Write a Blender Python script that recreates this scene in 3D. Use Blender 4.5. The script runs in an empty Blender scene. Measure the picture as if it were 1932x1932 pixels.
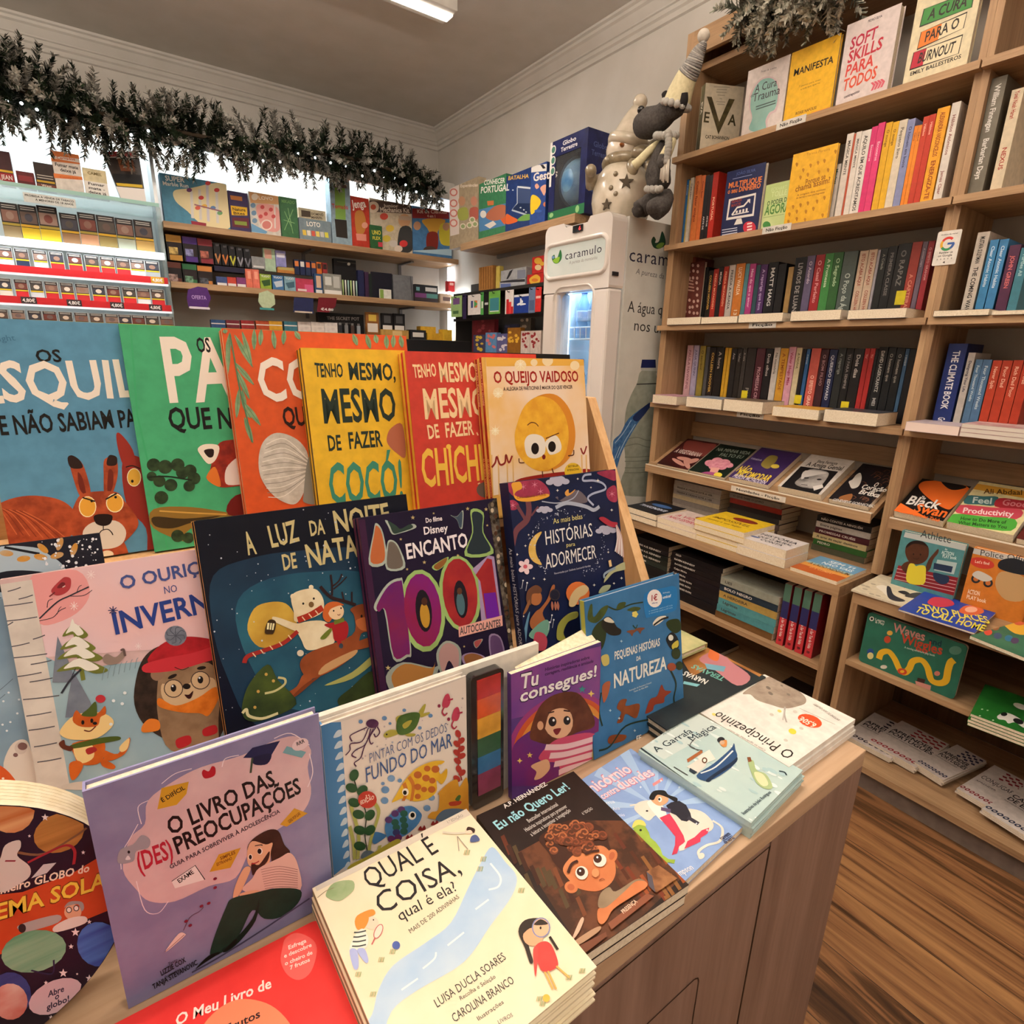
import bpy,math,random
from mathutils import Vector as V,Matrix,noise as mnoise
random.seed(7)
S=bpy.context.scene
COL=S.collection
# ------------------------------------------------------------------ camera
CAM=V((0,0,1.395))
FPX,YAW,PIT,ROL=1067.085,0.622419,0.272670,0.026304
_fw=V((-math.sin(YAW)*math.cos(PIT),-math.cos(YAW)*math.cos(PIT),-math.sin(PIT)))
_r=_fw.cross(V((0,0,1))).normalized();_u=_r.cross(_fw)
CR=_r*math.cos(ROL)+_u*math.sin(ROL);CU=_u*math.cos(ROL)-_r*math.sin(ROL);CB=-_fw
cd=bpy.data.cameras.new('camera');cam=bpy.data.objects.new('camera',cd);COL.objects.link(cam)
cd.sensor_width=36;cd.lens=FPX/1932*36;cd.clip_start=.01
m4=Matrix((CR,CU,CB)).transposed().to_4x4();m4.translation=CAM;cam.matrix_world=m4
S.camera=cam
# ------------------------------------------------------------------ world, exposure
w=bpy.data.worlds.new('world');S.world=w;w.use_nodes=True
w.node_tree.nodes['Background'].inputs[0].default_value=(1,.95,.9,1)
w.node_tree.nodes['Background'].inputs[1].default_value=.05
S.view_settings.view_transform='Standard';S.view_settings.look='None'
S.view_settings.exposure=0.0;S.view_settings.gamma=1;S.view_settings.use_curve_mapping=False
S.cycles.max_bounces=7;S.cycles.diffuse_bounces=4;S.cycles.glossy_bounces=3;S.cycles.transparent_max_bounces=6
S.cycles.sample_clamp_indirect=6
WARM=(1,.885,.765);COOL=(.86,.95,1)
def area(name,loc,sx,sy,power,col,rot=(0,0,0),parent=None):
 l=bpy.data.lights.new(name,'AREA');l.shape='RECTANGLE';l.size=sx;l.size_y=sy;l.energy=power;l.color=col
 o=bpy.data.objects.new(name,l);COL.objects.link(o);o.rotation_euler=rot
 o.location=V(loc)-(parent.location if parent else V((0,0,0)))
 if parent:o.parent=parent
 return o
# ------------------------------------------------------------------ photo-frame points onto real planes of the room
def ray(x,y):return CR*(x-966)+CU*(966-y)-CB*FPX
def PX(x,y,X):d=ray(x,y);return CAM+d*((X-CAM.x)/d.x)
def PY(x,y,Y):d=ray(x,y);return CAM+d*((Y-CAM.y)/d.y)
def PZ(x,y,Z):d=ray(x,y);return CAM+d*((Z-CAM.z)/d.z)
def PN(x,y,O,n):d=ray(x,y);return CAM+d*((O-CAM).dot(n)/d.dot(n))
# ------------------------------------------------------------------ materials
def lin(h):
 if not isinstance(h,str):return h
 c=[int(h[i:i+2],16)/255 for i in(0,2,4)]
 return tuple(x/12.92 if x<=.04045 else((x+.055)/1.055)**2.4 for x in c)
MC={}
def mat(c,rough=.55,metal=0,c2=None,scale=30,stretch=(1,1,1),emit=0,trans=0,alpha=1,coat=0,bump=0,lo=.35,hi=.65):
 key=(c,rough,metal,c2,scale,stretch,emit,trans,alpha,coat,bump,lo,hi)
 if key in MC:return MC[key]
 m=bpy.data.materials.new('m_%s'%(c if isinstance(c,str)else 'rgb'));m.use_nodes=True
 nt=m.node_tree;b=nt.nodes['Principled BSDF'];I=b.inputs
 a=lin(c);I['Base Color'].default_value=(*a,1);I['Roughness'].default_value=rough;I['Metallic'].default_value=metal
 I['Alpha'].default_value=alpha;I['Specular IOR Level'].default_value=.22 if rough>=.35 and not coat else .5;I['Transmission Weight'].default_value=trans
 if coat:I['Coat Weight'].default_value=coat;I['Coat Roughness'].default_value=.15
 if emit:I['Emission Color'].default_value=(*a,1);I['Emission Strength'].default_value=emit
 if c2 is not None or bump:
  tc=nt.nodes.new('ShaderNodeTexCoord');mp=nt.nodes.new('ShaderNodeMapping');mp.inputs['Scale'].default_value=stretch
  no=nt.nodes.new('ShaderNodeTexNoise');no.inputs['Scale'].default_value=scale;no.inputs['Detail'].default_value=4
  nt.links.new(tc.outputs['Object'],mp.inputs[0]);nt.links.new(mp.outputs[0],no.inputs['Vector'])
  if c2 is not None:
   r=nt.nodes.new('ShaderNodeValToRGB');r.color_ramp.elements[0].position=lo;r.color_ramp.elements[1].position=hi
   r.color_ramp.elements[0].color=(*a,1);r.color_ramp.elements[1].color=(*lin(c2),1)
   nt.links.new(no.outputs['Fac'],r.inputs[0]);nt.links.new(r.outputs[0],I['Base Color'])
  if bump:
   bp=nt.nodes.new('ShaderNodeBump');bp.inputs['Strength'].default_value=bump;bp.inputs['Distance'].default_value=.01
   nt.links.new(no.outputs['Fac'],bp.inputs['Height']);nt.links.new(bp.outputs[0],I['Normal'])
 MC[key]=m;return m
def shade(h,f):
 c=[int(h[i:i+2],16)for i in(0,2,4)]
 return '%02x%02x%02x'%tuple(max(0,min(255,int(x*f)))for x in c)
def cov(h,rough=.42):return mat(h,rough,c2=shade(h,.93),scale=60)
def wood(axis,c1='B4926E',c2='86674A',rough=.5,sc=18):
 st={'x':(.06,1,1),'y':(1,.06,1),'z':(1,1,.06)}[axis]
 key=('wood',axis,c1,c2,rough,sc)
 if key in MC:return MC[key]
 m=bpy.data.materials.new('oak');m.use_nodes=True;nt=m.node_tree;b=nt.nodes['Principled BSDF']
 tc=nt.nodes.new('ShaderNodeTexCoord');oi=nt.nodes.new('ShaderNodeObjectInfo')
 ad=nt.nodes.new('ShaderNodeVectorMath');ad.operation='ADD'
 mp=nt.nodes.new('ShaderNodeMapping');mp.inputs['Scale'].default_value=st
 nt.links.new(tc.outputs['Object'],ad.inputs[0]);nt.links.new(oi.outputs['Random'],ad.inputs[1]);nt.links.new(ad.outputs[0],mp.inputs[0])
 n1=nt.nodes.new('ShaderNodeTexNoise');n1.inputs['Scale'].default_value=sc;n1.inputs['Detail'].default_value=6;n1.inputs['Distortion'].default_value=.6
 n2=nt.nodes.new('ShaderNodeTexNoise');n2.inputs['Scale'].default_value=sc*9;n2.inputs['Detail'].default_value=3
 nt.links.new(mp.outputs[0],n1.inputs['Vector']);nt.links.new(mp.outputs[0],n2.inputs['Vector'])
 mx=nt.nodes.new('ShaderNodeMath');mx.operation='MULTIPLY_ADD';mx.inputs[1].default_value=.45
 nt.links.new(n2.outputs['Fac'],mx.inputs[0]);nt.links.new(n1.outputs['Fac'],mx.inputs[2])
 r=nt.nodes.new('ShaderNodeValToRGB');e=r.color_ramp.elements
 e[0].position=.5;e[1].position=.92;e[0].color=(*lin(c2),1);e[1].color=(*lin(c1),1)
 nt.links.new(mx.outputs[0],r.inputs[0]);nt.links.new(r.outputs[0],b.inputs['Base Color']);b.inputs['Roughness'].default_value=rough;b.inputs['Specular IOR Level'].default_value=.3
 bp=nt.nodes.new('ShaderNodeBump');bp.inputs['Strength'].default_value=.12;bp.inputs['Distance'].default_value=.002
 nt.links.new(n2.outputs['Fac'],bp.inputs['Height']);nt.links.new(bp.outputs[0],b.inputs['Normal'])
 MC[key]=m;return m
# ------------------------------------------------------------------ glyphs of the built-in font, as flat polygons
CH="ABCDEFGHIJKLMNOPQRSTUVWXYZabcdefghijklmnopqrstuvwxyz0123456789.,!?()'-&€ÃÇÕÓÁÉÊÚÍÀãçõóáéêúíàª:/%+"
GL={}
def _glyphs():
 T=[]
 def mk(s,off):
  c=bpy.data.curves.new('g','FONT');c.body=s;c.resolution_u=2;c.offset=off;c.size=1
  o=bpy.data.objects.new('g',c);COL.objects.link(o);return o
 for k,off in(('r',0),('b',.022),('t',-.012)):
  for ch in CH:T.append((k,ch,mk(ch,off),mk('I'+ch+'I',0)if k=='r' else None))
 base=mk('II',0)
 bpy.context.view_layer.update();dg=bpy.context.evaluated_depsgraph_get()
 def ev(o):
  me=o.evaluated_get(dg).to_mesh();r=([(v.co.x,v.co.y)for v in me.vertices],[tuple(p.vertices)for p in me.polygons]);o.evaluated_get(dg).to_mesh_clear();return r
 bx=max(v[0]for v in ev(base)[0]);cap=max(v[1]for v in ev(base)[0])
 for k,ch,o,o2 in T:
  vs,fs=ev(o)
  if o2:GL['adv',ch]=max(v[0]for v in ev(o2)[0])-bx
  GL[k,ch]=(vs,fs)
 GL['cap']=cap
 for k,ch,o,o2 in T:
  for q in(o,o2):
   if q:c=q.data;bpy.data.objects.remove(q);bpy.data.curves.remove(c)
 c=base.data;bpy.data.objects.remove(base);bpy.data.curves.remove(c)
_glyphs()
# ------------------------------------------------------------------ mesh builder
class MB:
 def __init__(s):s.v=[];s.f=[];s.m=[];s.mats=[];s.sm=[]
 def mi(s,m):
  if m not in s.mats:s.mats.append(m)
  return s.mats.index(m)
 def add(s,vs,fs,m,smooth=False):
  b=len(s.v);i=s.mi(m);s.v+=[V(p)for p in vs]
  for f in fs:s.f.append([b+k for k in f]);s.m.append(i);s.sm.append(smooth)
  return s
 def hexa(s,p,m):
  return s.add(p,[(3,2,1,0),(4,5,6,7),(0,1,5,4),(1,2,6,5),(2,3,7,6),(3,0,4,7)],m)
 def box(s,x0,x1,y0,y1,z0,z1,m):
  if x0>x1:x0,x1=x1,x0
  if y0>y1:y0,y1=y1,y0
  if z0>z1:z0,z1=z1,z0
  return s.hexa([(x0,y0,z0),(x1,y0,z0),(x1,y1,z0),(x0,y1,z0),(x0,y0,z1),(x1,y0,z1),(x1,y1,z1),(x0,y1,z1)],m)
 def frame(s,O,u,v,n,m):
  O,u,v,n=V(O),V(u),V(v),V(n)
  if u.cross(v).dot(n)<0:u,v=v,u
  return s.hexa([O,O+u,O+u+v,O+v,O+n,O+u+n,O+u+v+n,O+v+n],m)
 def rbox(s,O,u,v,n,r,m,k=4):
  O,u,v,n=V(O),V(u),V(v),V(n);lu,lv=u.length,v.length;U,W=u/lu,v/lv;pts=[]
  for cx,cy,a0 in((lu-r,r,-90),(lu-r,lv-r,0),(r,lv-r,90),(r,r,180)):
   for i in range(k+1):
    a=math.radians(a0+90*i/k);pts.append(O+U*(cx+r*math.cos(a))+W*(cy+r*math.sin(a)))
  return s.prism(pts,n,m)
 def prism(s,pts,n,m,msides=None,smooth=False):
  k=len(pts);n=V(n);a=[V(p)for p in pts]
  nn=sum((a[i].cross(a[(i+1)%k])for i in range(k)),V((0,0,0)))
  if nn.dot(n)<0:a.reverse()
  s.add(a+[p+n for p in a],[tuple(range(k-1,-1,-1)),tuple(range(k,2*k))],m)
  return s.add(a+[p+n for p in a],[(i,(i+1)%k,k+(i+1)%k,k+i)for i in range(k)],msides or m,smooth)
 def tube(s,pts,r,m,k=8,caps=True):
  pts=[V(p)for p in pts];n=len(pts);rs=r if isinstance(r,(list,tuple))else[r]*n;vs=[]
  up=V((0,0,1))if abs((pts[-1]-pts[0]).normalized().z)<.9 else V((1,0,0))
  for i in range(n):
   d=(pts[min(i+1,n-1)]-pts[max(i-1,0)]).normalized();a=d.cross(up)
   a=a.normalized()if a.length>1e-6 else V((1,0,0));b=a.cross(d)
   for j in range(k):t=2*math.pi*j/k;vs.append(pts[i]+(a*math.cos(t)+b*math.sin(t))*rs[i])
  fs=[(i*k+j,i*k+(j+1)%k,(i+1)*k+(j+1)%k,(i+1)*k+j)for i in range(n-1)for j in range(k)]
  if caps:fs+=[tuple(range(k-1,-1,-1)),tuple(range((n-1)*k,n*k))]
  return s.add(vs,fs,m,True)
 def lathe(s,prof,c,m,k=24,axis=(0,0,1),sx=1,sy=1):
  c=V(c);z=V(axis).normalized();x=z.orthogonal().normalized()if abs(z.z)<.99 else V((1,0,0));y=z.cross(x);vs=[]
  for r,h in prof:
   for j in range(k):t=2*math.pi*j/k;vs.append(c+x*(r*sx*math.cos(t))+y*(r*sy*math.sin(t))+z*h)
  n=len(prof);fs=[(i*k+j,i*k+(j+1)%k,(i+1)*k+(j+1)%k,(i+1)*k+j)for i in range(n-1)for j in range(k)]
  fs+=[tuple(range(k-1,-1,-1)),tuple(range((n-1)*k,n*k))]
  return s.add(vs,fs,m,True)
 def ball(s,c,r,m,k=16,q=10):
  r=r if isinstance(r,(tuple,list))else(r,r,r);vs=[V(c)+V((0,0,-r[2]))];fs=[]
  for i in range(1,q):
   a=-math.pi/2+math.pi*i/q
   for j in range(k):t=2*math.pi*j/k;vs.append(V(c)+V((r[0]*math.cos(a)*math.cos(t),r[1]*math.cos(a)*math.sin(t),r[2]*math.sin(a))))
  vs.append(V(c)+V((0,0,r[2])));L=len(vs)-1
  for j in range(k):
   fs.append((0,1+(j+1)%k,1+j));fs.append((L,L-k+j,L-k+(j+1)%k))
  for i in range(q-2):
   for j in range(k):fs.append((1+i*k+j,1+i*k+(j+1)%k,1+(i+1)*k+(j+1)%k,1+(i+1)*k+j))
  return s.add(vs,fs,m,True)
 def build(s,name,parent=None,label=None,cat=None,group=None,kind=None,bevel=0,base=None):
  me=bpy.data.meshes.new(name);lo=[min(p[i]for p in s.v)for i in range(3)];hi=[max(p[i]for p in s.v)for i in range(3)]
  o=bpy.data.objects.new(name,me);COL.objects.link(o)
  if parent:o.parent=parent;org=parent.matrix_world.translation if parent.parent is None else parent.matrix_world.translation;org=WLOC[parent.name];WLOC[o.name]=org
  else:org=V(base)if base is not None else V(((lo[0]+hi[0])/2,(lo[1]+hi[1])/2,lo[2]));o.location=org;WLOC[o.name]=org
  me.from_pydata([p-org for p in s.v],[],s.f);
  for m in s.mats:me.materials.append(m)
  me.polygons.foreach_set('material_index',s.m);me.polygons.foreach_set('use_smooth',s.sm)
  if bevel:
   b=o.modifiers.new('bevel','BEVEL');b.width=bevel;b.segments=2;b.limit_method='ANGLE'
  if label:o['label']=label
  if cat:o['category']=cat
  if group:o['group']=group
  if kind:o['kind']=kind
  return o
WLOC={}
def empty(name,loc,label,cat,group=None,kind=None):
 o=bpy.data.objects.new(name,None);COL.objects.link(o);o.location=V(loc);WLOC[o.name]=V(loc);o.empty_display_size=.02
 o['label']=label;o['category']=cat
 if group:o['group']=group
 if kind:o['kind']=kind
 return o
# ------------------------------------------------------------------ printed artwork on a flat face
def smooth(pts,k=4,closed=True):
 n=len(pts);out=[]
 for i in range(n if closed else n-1):
  p0,p1,p2,p3=(pts[(i-1)%n],pts[i],pts[(i+1)%n],pts[(i+2)%n])if closed else(pts[max(i-1,0)],pts[i],pts[i+1],pts[min(i+2,n-1)])
  for j in range(k):
   t=j/k
   out.append(tuple(.5*(2*p1[d]+(p2[d]-p0[d])*t+(2*p0[d]-5*p1[d]+4*p2[d]-p3[d])*t*t+(3*p1[d]-p0[d]-3*p2[d]+p3[d])*t**3)for d in(0,1)))
 if not closed:out.append(pts[-1])
 return out
class Art:
 """Prints on the rectangle O + a*w*u + b*h*v (normal n). px=True: points are photo pixels, carried onto that plane; else (a, b) in 0..1."""
 def __init__(s,mb,O,u,v,w,h,n,px=True):
  s.mb=mb;s.O=V(O);s.u=V(u).normalized();s.v=V(v).normalized();s.w=w;s.h=h;s.n=V(n).normalized();s.px=px;s.d=.0002
 def Z(s,x0,y0,k):s.zo=(x0,y0,k);return s
 zo=None
 def uv(s,p):
  if s.px:
   x,y=p
   if s.zo:x,y=s.zo[0]+x*s.zo[2],s.zo[1]+y*s.zo[2]
   q=PN(x,y,s.O,s.n)-s.O;return(q.dot(s.u),q.dot(s.v))
  return(p[0]*s.w,p[1]*s.h)
 def at(s,q):return s.O+s.u*q[0]+s.v*q[1]+s.n*s.d
 def poly(s,q,m):
  for ax,lim,sg in((0,0,1),(0,s.w,-1),(1,0,1),(1,s.h,-1)):
   out=[];n=len(q)
   for i in range(n):
    a,b=q[i],q[(i+1)%n];da,db=(a[ax]-lim)*sg,(b[ax]-lim)*sg
    if da>=0:out.append(a)
    if(da>=0)!=(db>=0):t=da/(da-db);out.append((a[0]+(b[0]-a[0])*t,a[1]+(b[1]-a[1])*t))
   q=out
   if len(q)<3:return
  if sum(q[i][0]*q[(i+1)%len(q)][1]-q[(i+1)%len(q)][0]*q[i][1]for i in range(len(q)))<0:q=q[::-1]
  if s.u.cross(s.v).dot(s.n)<0:q=q[::-1]
  s.mb.add([s.at(p)for p in q],[tuple(range(len(q)))],m);s.d+=.000012
 def p(s,pts,c,sm=True,k=4):
  q=[s.uv(p)for p in pts];s.poly(smooth(q,k)if sm else q,M(c));return s
 def q(s,pts,c):return s.p(pts,c,False)
 def o(s,x,y,rx,ry,c,rot=0,k=18):
  a=math.radians(rot);ca,sa=math.cos(a),math.sin(a);P=[]
  for i in range(k):t=2*math.pi*i/k;X,Y=rx*math.cos(t),ry*math.sin(t);P.append(s.uv((x+X*ca-Y*sa,y+X*sa+Y*ca)))
  s.poly(P,M(c));return s
 def l(s,pts,wd,c,sm=True):
  q=[s.uv(p)for p in pts]
  k=(V(s.uv((pts[0][0]+wd,pts[0][1])))-V(q[0])).length/2
  if sm and len(q)>2:q=smooth(q,5,False)
  m=M(c);vs=[];n=len(q)
  for i in range(n):
   a,b=q[max(i-1,0)],q[min(i+1,n-1)];d=V((b[0]-a[0],b[1]-a[1]));d=d.normalized()if d.length>0 else V((1,0))
   for sg in(1,-1):vs.append(s.at((min(max(q[i][0]-d.y*k*sg,0),s.w),min(max(q[i][1]+d.x*k*sg,0),s.h))))
  s.mb.add(vs,[(2*i,2*i+1,2*i+3,2*i+2)for i in range(n-1)],m);s.d+=.000012;return s
 def star(s,x,y,r,c,k=5,inner=.42,rot=-90):
  return s.q([(x+(r if i%2==0 else r*inner)*math.cos(math.radians(rot+i*180/k)),y+(r if i%2==0 else r*inner)*math.sin(math.radians(rot+i*180/k)))for i in range(2*k)],c)
 def t(s,txt,p0,p1,hgt,c,st='b',jit=0,shear=0,sp=0,halo=None):
  """Line of lettering: baseline from p0 to p1, cap height hgt (point units)."""
  a=V(s.uv(p0));b=V(s.uv(p1));X=(b-a);L=X.length;X.normalize()
  Y=V((-X.y,X.x));hh=(V(s.uv((p0[0],p0[1]+hgt)))-a).length
  if s.u.cross(s.v).dot(s.n)<0:Y=-Y
  adv=[(GL.get(('adv',ch),.3)if ch!=' ' else .28)+sp for ch in txt];tot=sum(adv)or 1;kx=L/tot;ky=hh/GL['cap']
  rnd=random.Random(len(txt)+ord(txt[0]))
  for pas in((halo,'h'),(c,st)):
   if not pas[0]:continue
   m=M(pas[0]);x=0
   for ch,ad in zip(txt,adv):
    if ch!=' ' and(st,ch)in GL:
     vs,fs=GL[st,ch];r=rnd.uniform(-jit,jit)if jit else 0;cr,sr=math.cos(r),math.sin(r);dy=rnd.uniform(-jit,jit)*.25
     P=[];g=1.14 if pas[1]=='h' else 1
     for vx,vy in vs:
      cx,cy=vx-ad/2,vy-.35;cx,cy=(cx*cr-cy*sr)*g,(cx*sr+cy*cr)*g;lx,ly=(x+ad/2+cx)*kx,(cy+.35+dy)*ky
      q=a+X*(lx+ly*shear)+Y*ly;P.append(s.at(q))
     s.mb.add(P,fs,m)
    x+=ad
   s.d+=.000012
  return s
def M(c):return c if not isinstance(c,str)else mat(c,.5)
# ------------------------------------------------------------------ a book
PAGES='EFE2CC'
def pagemat(axis_n):return mat(PAGES,.8,c2='D9C9AE',scale=260,lo=.3,hi=.7)
def book(name,label,cat,O,u,v,w,h,t,cover,spine=None,hard=True,group=None,art=None,back=None,side=-1,pages=None,kn='page_block',spine_text=None,copies=0,open_spine=False):
 """O = lower-left corner of the FRONT face, u right, v up, n = u x v out of the front; thickness runs along -n. side -1: spine on the u=0 edge."""
 O,u,v=V(O),V(u).normalized(),V(v).normalized();n=u.cross(v)
 c=cover if not isinstance(cover,str)else cov(cover);sc=(spine if not isinstance(spine,str)else cov(spine))if spine else c
 bt=.002 if hard else .0006;ins=.003 if hard else .0002
 if t<.006:bt=min(bt,t*.2)
 mb=MB();mb.frame(O-n*bt,u*w,v*h,n*bt,c);mb.frame(O-n*t,u*w,v*h,n*bt,back or c)
 if not open_spine:
  if side<0:mb.frame(O-n*(t-bt),u*bt,v*h,n*(t-2*bt),sc)
  else:mb.frame(O-n*(t-bt)+u*(w-bt),u*bt,v*h,n*(t-2*bt),sc)
 if art:A=Art(mb,O,u,v,w,h,n);art(A)
 if spine_text:
  B=Art(mb,O-n*t+v*h if side<0 else O+u*w,-v if side<0 else v,n if side<0 else-n,h,t,-u if side<0 else u,px=False)
  for tx,a,b,col,st in spine_text:
   need=sum(GL.get(('adv',ch),.3)for ch in tx)/GL['cap']*.36*t*1.25/h;b=min(b,a+need)
   B.t(tx,(a,.32),(b,.32),.36,col,st)
 o=mb.build(name,None,label,cat,group)
 pb=MB();a0=bt+.0003 if side<0 else ins;a1=ins if side<0 else bt+.0003
 pb.frame(O-n*(t-bt-.0002)+u*a0+v*ins,u*(w-a0-a1),v*(h-2*ins),n*(t-2*bt-.0004),pages or pagemat(0));pb.build(kn,o)
 return o
ORD='first second third fourth fifth sixth seventh eighth ninth tenth eleventh twelfth thirteenth fourteenth fifteenth sixteenth seventeenth eighteenth nineteenth twentieth'.split()
ORD+=['twenty-'+x for x in ORD[:9]]+['thirtieth']+['thirty-'+x for x in ORD[:9]]
XA,YA,ZA=V((1,0,0)),V((0,1,0)),V((0,0,1))
# ================================================================== ROOM
BX,WX,WY=-2.42,-2.44,-4.54
CEIL=3.07
plaster=mat('CDC8C1',.9,c2='C7C2BA',scale=6,bump=.02)
white=mat('D8D4CC',.7,c2='D0CBC3',scale=20)
def struct(name,mb):return mb.build(name,kind='structure')
def floor_mat():
 m=bpy.data.materials.new('plank_floor');m.use_nodes=True;nt=m.node_tree;b=nt.nodes['Principled BSDF']
 tc=nt.nodes.new('ShaderNodeTexCoord');mp=nt.nodes.new('ShaderNodeMapping');mp.inputs['Rotation'].default_value=(0,0,math.pi/2);mp.inputs['Location'].default_value=(.3,.035,0)
 br=nt.nodes.new('ShaderNodeTexBrick');br.offset=.37;br.inputs['Scale'].default_value=1
 br.inputs['Brick Width'].default_value=2.6;br.inputs['Row Height'].default_value=.19;br.inputs['Mortar Size'].default_value=.0012;br.inputs['Mortar Smooth'].default_value=.3
 br.inputs['Color1'].default_value=(.2,.2,.2,1);br.inputs['Color2'].default_value=(.8,.8,.8,1)
 nt.links.new(tc.outputs['Object'],mp.inputs[0]);nt.links.new(mp.outputs[0],br.inputs['Vector'])
 off=nt.nodes.new('ShaderNodeVectorMath');off.operation='ADD';sc=nt.nodes.new('ShaderNodeVectorMath');sc.operation='SCALE';sc.inputs['Scale'].default_value=5
 nt.links.new(br.outputs['Color'],sc.inputs[0]);nt.links.new(tc.outputs['Object'],off.inputs[0]);nt.links.new(sc.outputs[0],off.inputs[1])
 m2=nt.nodes.new('ShaderNodeMapping');m2.inputs['Scale'].default_value=(1,.085,1);nt.links.new(off.outputs[0],m2.inputs[0])
 n1=nt.nodes.new('ShaderNodeTexNoise');n1.inputs['Scale'].default_value=15;n1.inputs['Detail'].default_value=9;n1.inputs['Roughness'].default_value=.62;n1.inputs['Distortion'].default_value=1.8
 nt.links.new(m2.outputs[0],n1.inputs['Vector'])
 n2=nt.nodes.new('ShaderNodeTexNoise');n2.inputs['Scale'].default_value=2.2;n2.inputs['Detail'].default_value=3;nt.links.new(m2.outputs[0],n2.inputs['Vector'])
 r=nt.nodes.new('ShaderNodeValToRGB');e=r.color_ramp.elements;e[0].position=.30;e[0].color=(*lin('301C10'),1);e[1].position=.74;e[1].color=(*lin('A67A4E'),1)
 x=e.new(.49);x.color=(*lin('7E5636'),1);x=e.new(.41);x.color=(*lin('553820'),1)
 ma=nt.nodes.new('ShaderNodeMath');ma.operation='MULTIPLY_ADD';ma.inputs[1].default_value=.5;nt.links.new(n2.outputs['Fac'],ma.inputs[0])
 sb=nt.nodes.new('ShaderNodeMath');sb.operation='SUBTRACT';sb.inputs[1].default_value=.25;nt.links.new(n1.outputs['Fac'],sb.inputs[0]);nt.links.new(sb.outputs[0],ma.inputs[2])
 nt.links.new(ma.outputs[0],r.inputs[0])
 mix=nt.nodes.new('ShaderNodeMix');mix.data_type='RGBA';mix.inputs[7].default_value=(*lin('24140A'),1)
 nt.links.new(br.outputs['Fac'],mix.inputs[0]);nt.links.new(r.outputs[0],mix.inputs[6]);nt.links.new(mix.outputs[2],b.inputs['Base Color'])
 b.inputs['Roughness'].default_value=.42
 bp=nt.nodes.new('ShaderNodeBump');bp.inputs['Strength'].default_value=.25;bp.inputs['Distance'].default_value=.003
 nt.links.new(n1.outputs['Fac'],bp.inputs['Height']);nt.links.new(bp.outputs[0],b.inputs['Normal'])
 return m
struct('floor',MB().box(WX-.1,2.7,WY-.1,2.7,-.1,0,floor_mat()))
struct('ceiling',MB().box(WX-.1,2.7,WY-.1,2.7,CEIL,CEIL+.1,plaster))
struct('wall_back',MB().box(WX-.1,2.7,WY-.1,WY,0,CEIL,plaster))
struct('wall_right',MB().box(WX-.1,WX,WY,2.7,0,CEIL,plaster))
struct('wall_left',MB().box(2.6,2.7,WY,2.7,0,CEIL,plaster))
struct('wall_front',MB().box(WX,2.6,2.6,2.7,0,CEIL,plaster))
# stepped plaster cornice: profile (out from wall, down from ceiling)
PR=[(0,0),(.075,0),(.075,.012),(.062,.018),(.062,.032),(.05,.04),(.03,.075),(.03,.082),(.022,.086),(.022,.104),(.012,.112),(.012,.135),(0,.14)]
struct('trim_1',MB().prism([V((WX,WY+a,CEIL-b))for a,b in PR],V((5.04,0,0)),plaster))
struct('trim_2',MB().prism([V((WX+a,WY,CEIL-b))for a,b in PR],V((0,7.14,0)),plaster))
# ================================================================== CEILING BATTENS
def batten(x,y,label,power,ln=1.25,along='x'):
 o=empty('ceiling_light',(x,y,CEIL),label,'ceiling light','ceiling battens')
 dx,dy=(ln/2,.075)if along=='x' else(.075,ln/2)
 MB().box(x-dx,x+dx,y-dy,y+dy,CEIL-.055,CEIL-.0005,white).build('housing',o,bevel=.004)
 ex,ey=(dx-.005,.03)if along=='x' else(.03,dy-.005)
 MB().box(x-ex,x+ex,y-ey,y+ey,CEIL-.062,CEIL-.0555,mat('FFF6EA',.5,emit=14)).build('diffuser',o)
 area('batten_light',(x,y,CEIL-.075),2*ex,2*ey,power,WARM,(0,0,0),o)
L0=PZ(850,34,CEIL-.06)
batten(L0.x+.62,L0.y-.01,'white ceiling batten lamp in view above the back of the shop',22)
batten(-.55,-.75,'ceiling batten lamp above the display counter',12)
batten(.7,.9,'ceiling batten lamp behind the photographer',16)
batten(-1.0,.95,'ceiling batten lamp above the aisle by the bookcases',20)
def fill(x,y,label,up,ln=1.4):  # unseen hanging lamps, added to brighten the ceiling from below
 o=empty('fill_lamp',(x,y,CEIL-.42),label,'pendant lamp','suspended linear lamps')
 MB().box(x-ln/2,x+ln/2,y-.04,y+.04,CEIL-.46,CEIL-.42,white).build('housing',o,bevel=.003)
 for s in(-1,1):MB().tube([(x+s*ln*.4,y,CEIL-.4205),(x+s*ln*.4,y,CEIL-.0005)],.003,white,6).build('suspension_wire',o)
 MB().box(x-ln/2+.01,x+ln/2-.01,y-.03,y+.03,CEIL-.4195,CEIL-.415,mat('FFF6EA',.5,emit=6)).build('diffuser',o)
 area('pendant_light',(x,y,CEIL-.40),ln,.07,up,WARM,(math.pi,0,0),o)
fill(1.5,-2.4,'suspended linear lamp left of the view, shining on the ceiling',135)
fill(-.9,-1.15,'suspended linear lamp over the aisle end of the display counter',65)
fill(.9,-1.15,'suspended linear lamp over the left part of the display counter',55)
fill(-.4,1.5,'suspended linear lamp behind the photographer near the bookcases',15)
fill(1.6,.4,'suspended linear lamp behind the photographer on the left',12)
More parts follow.
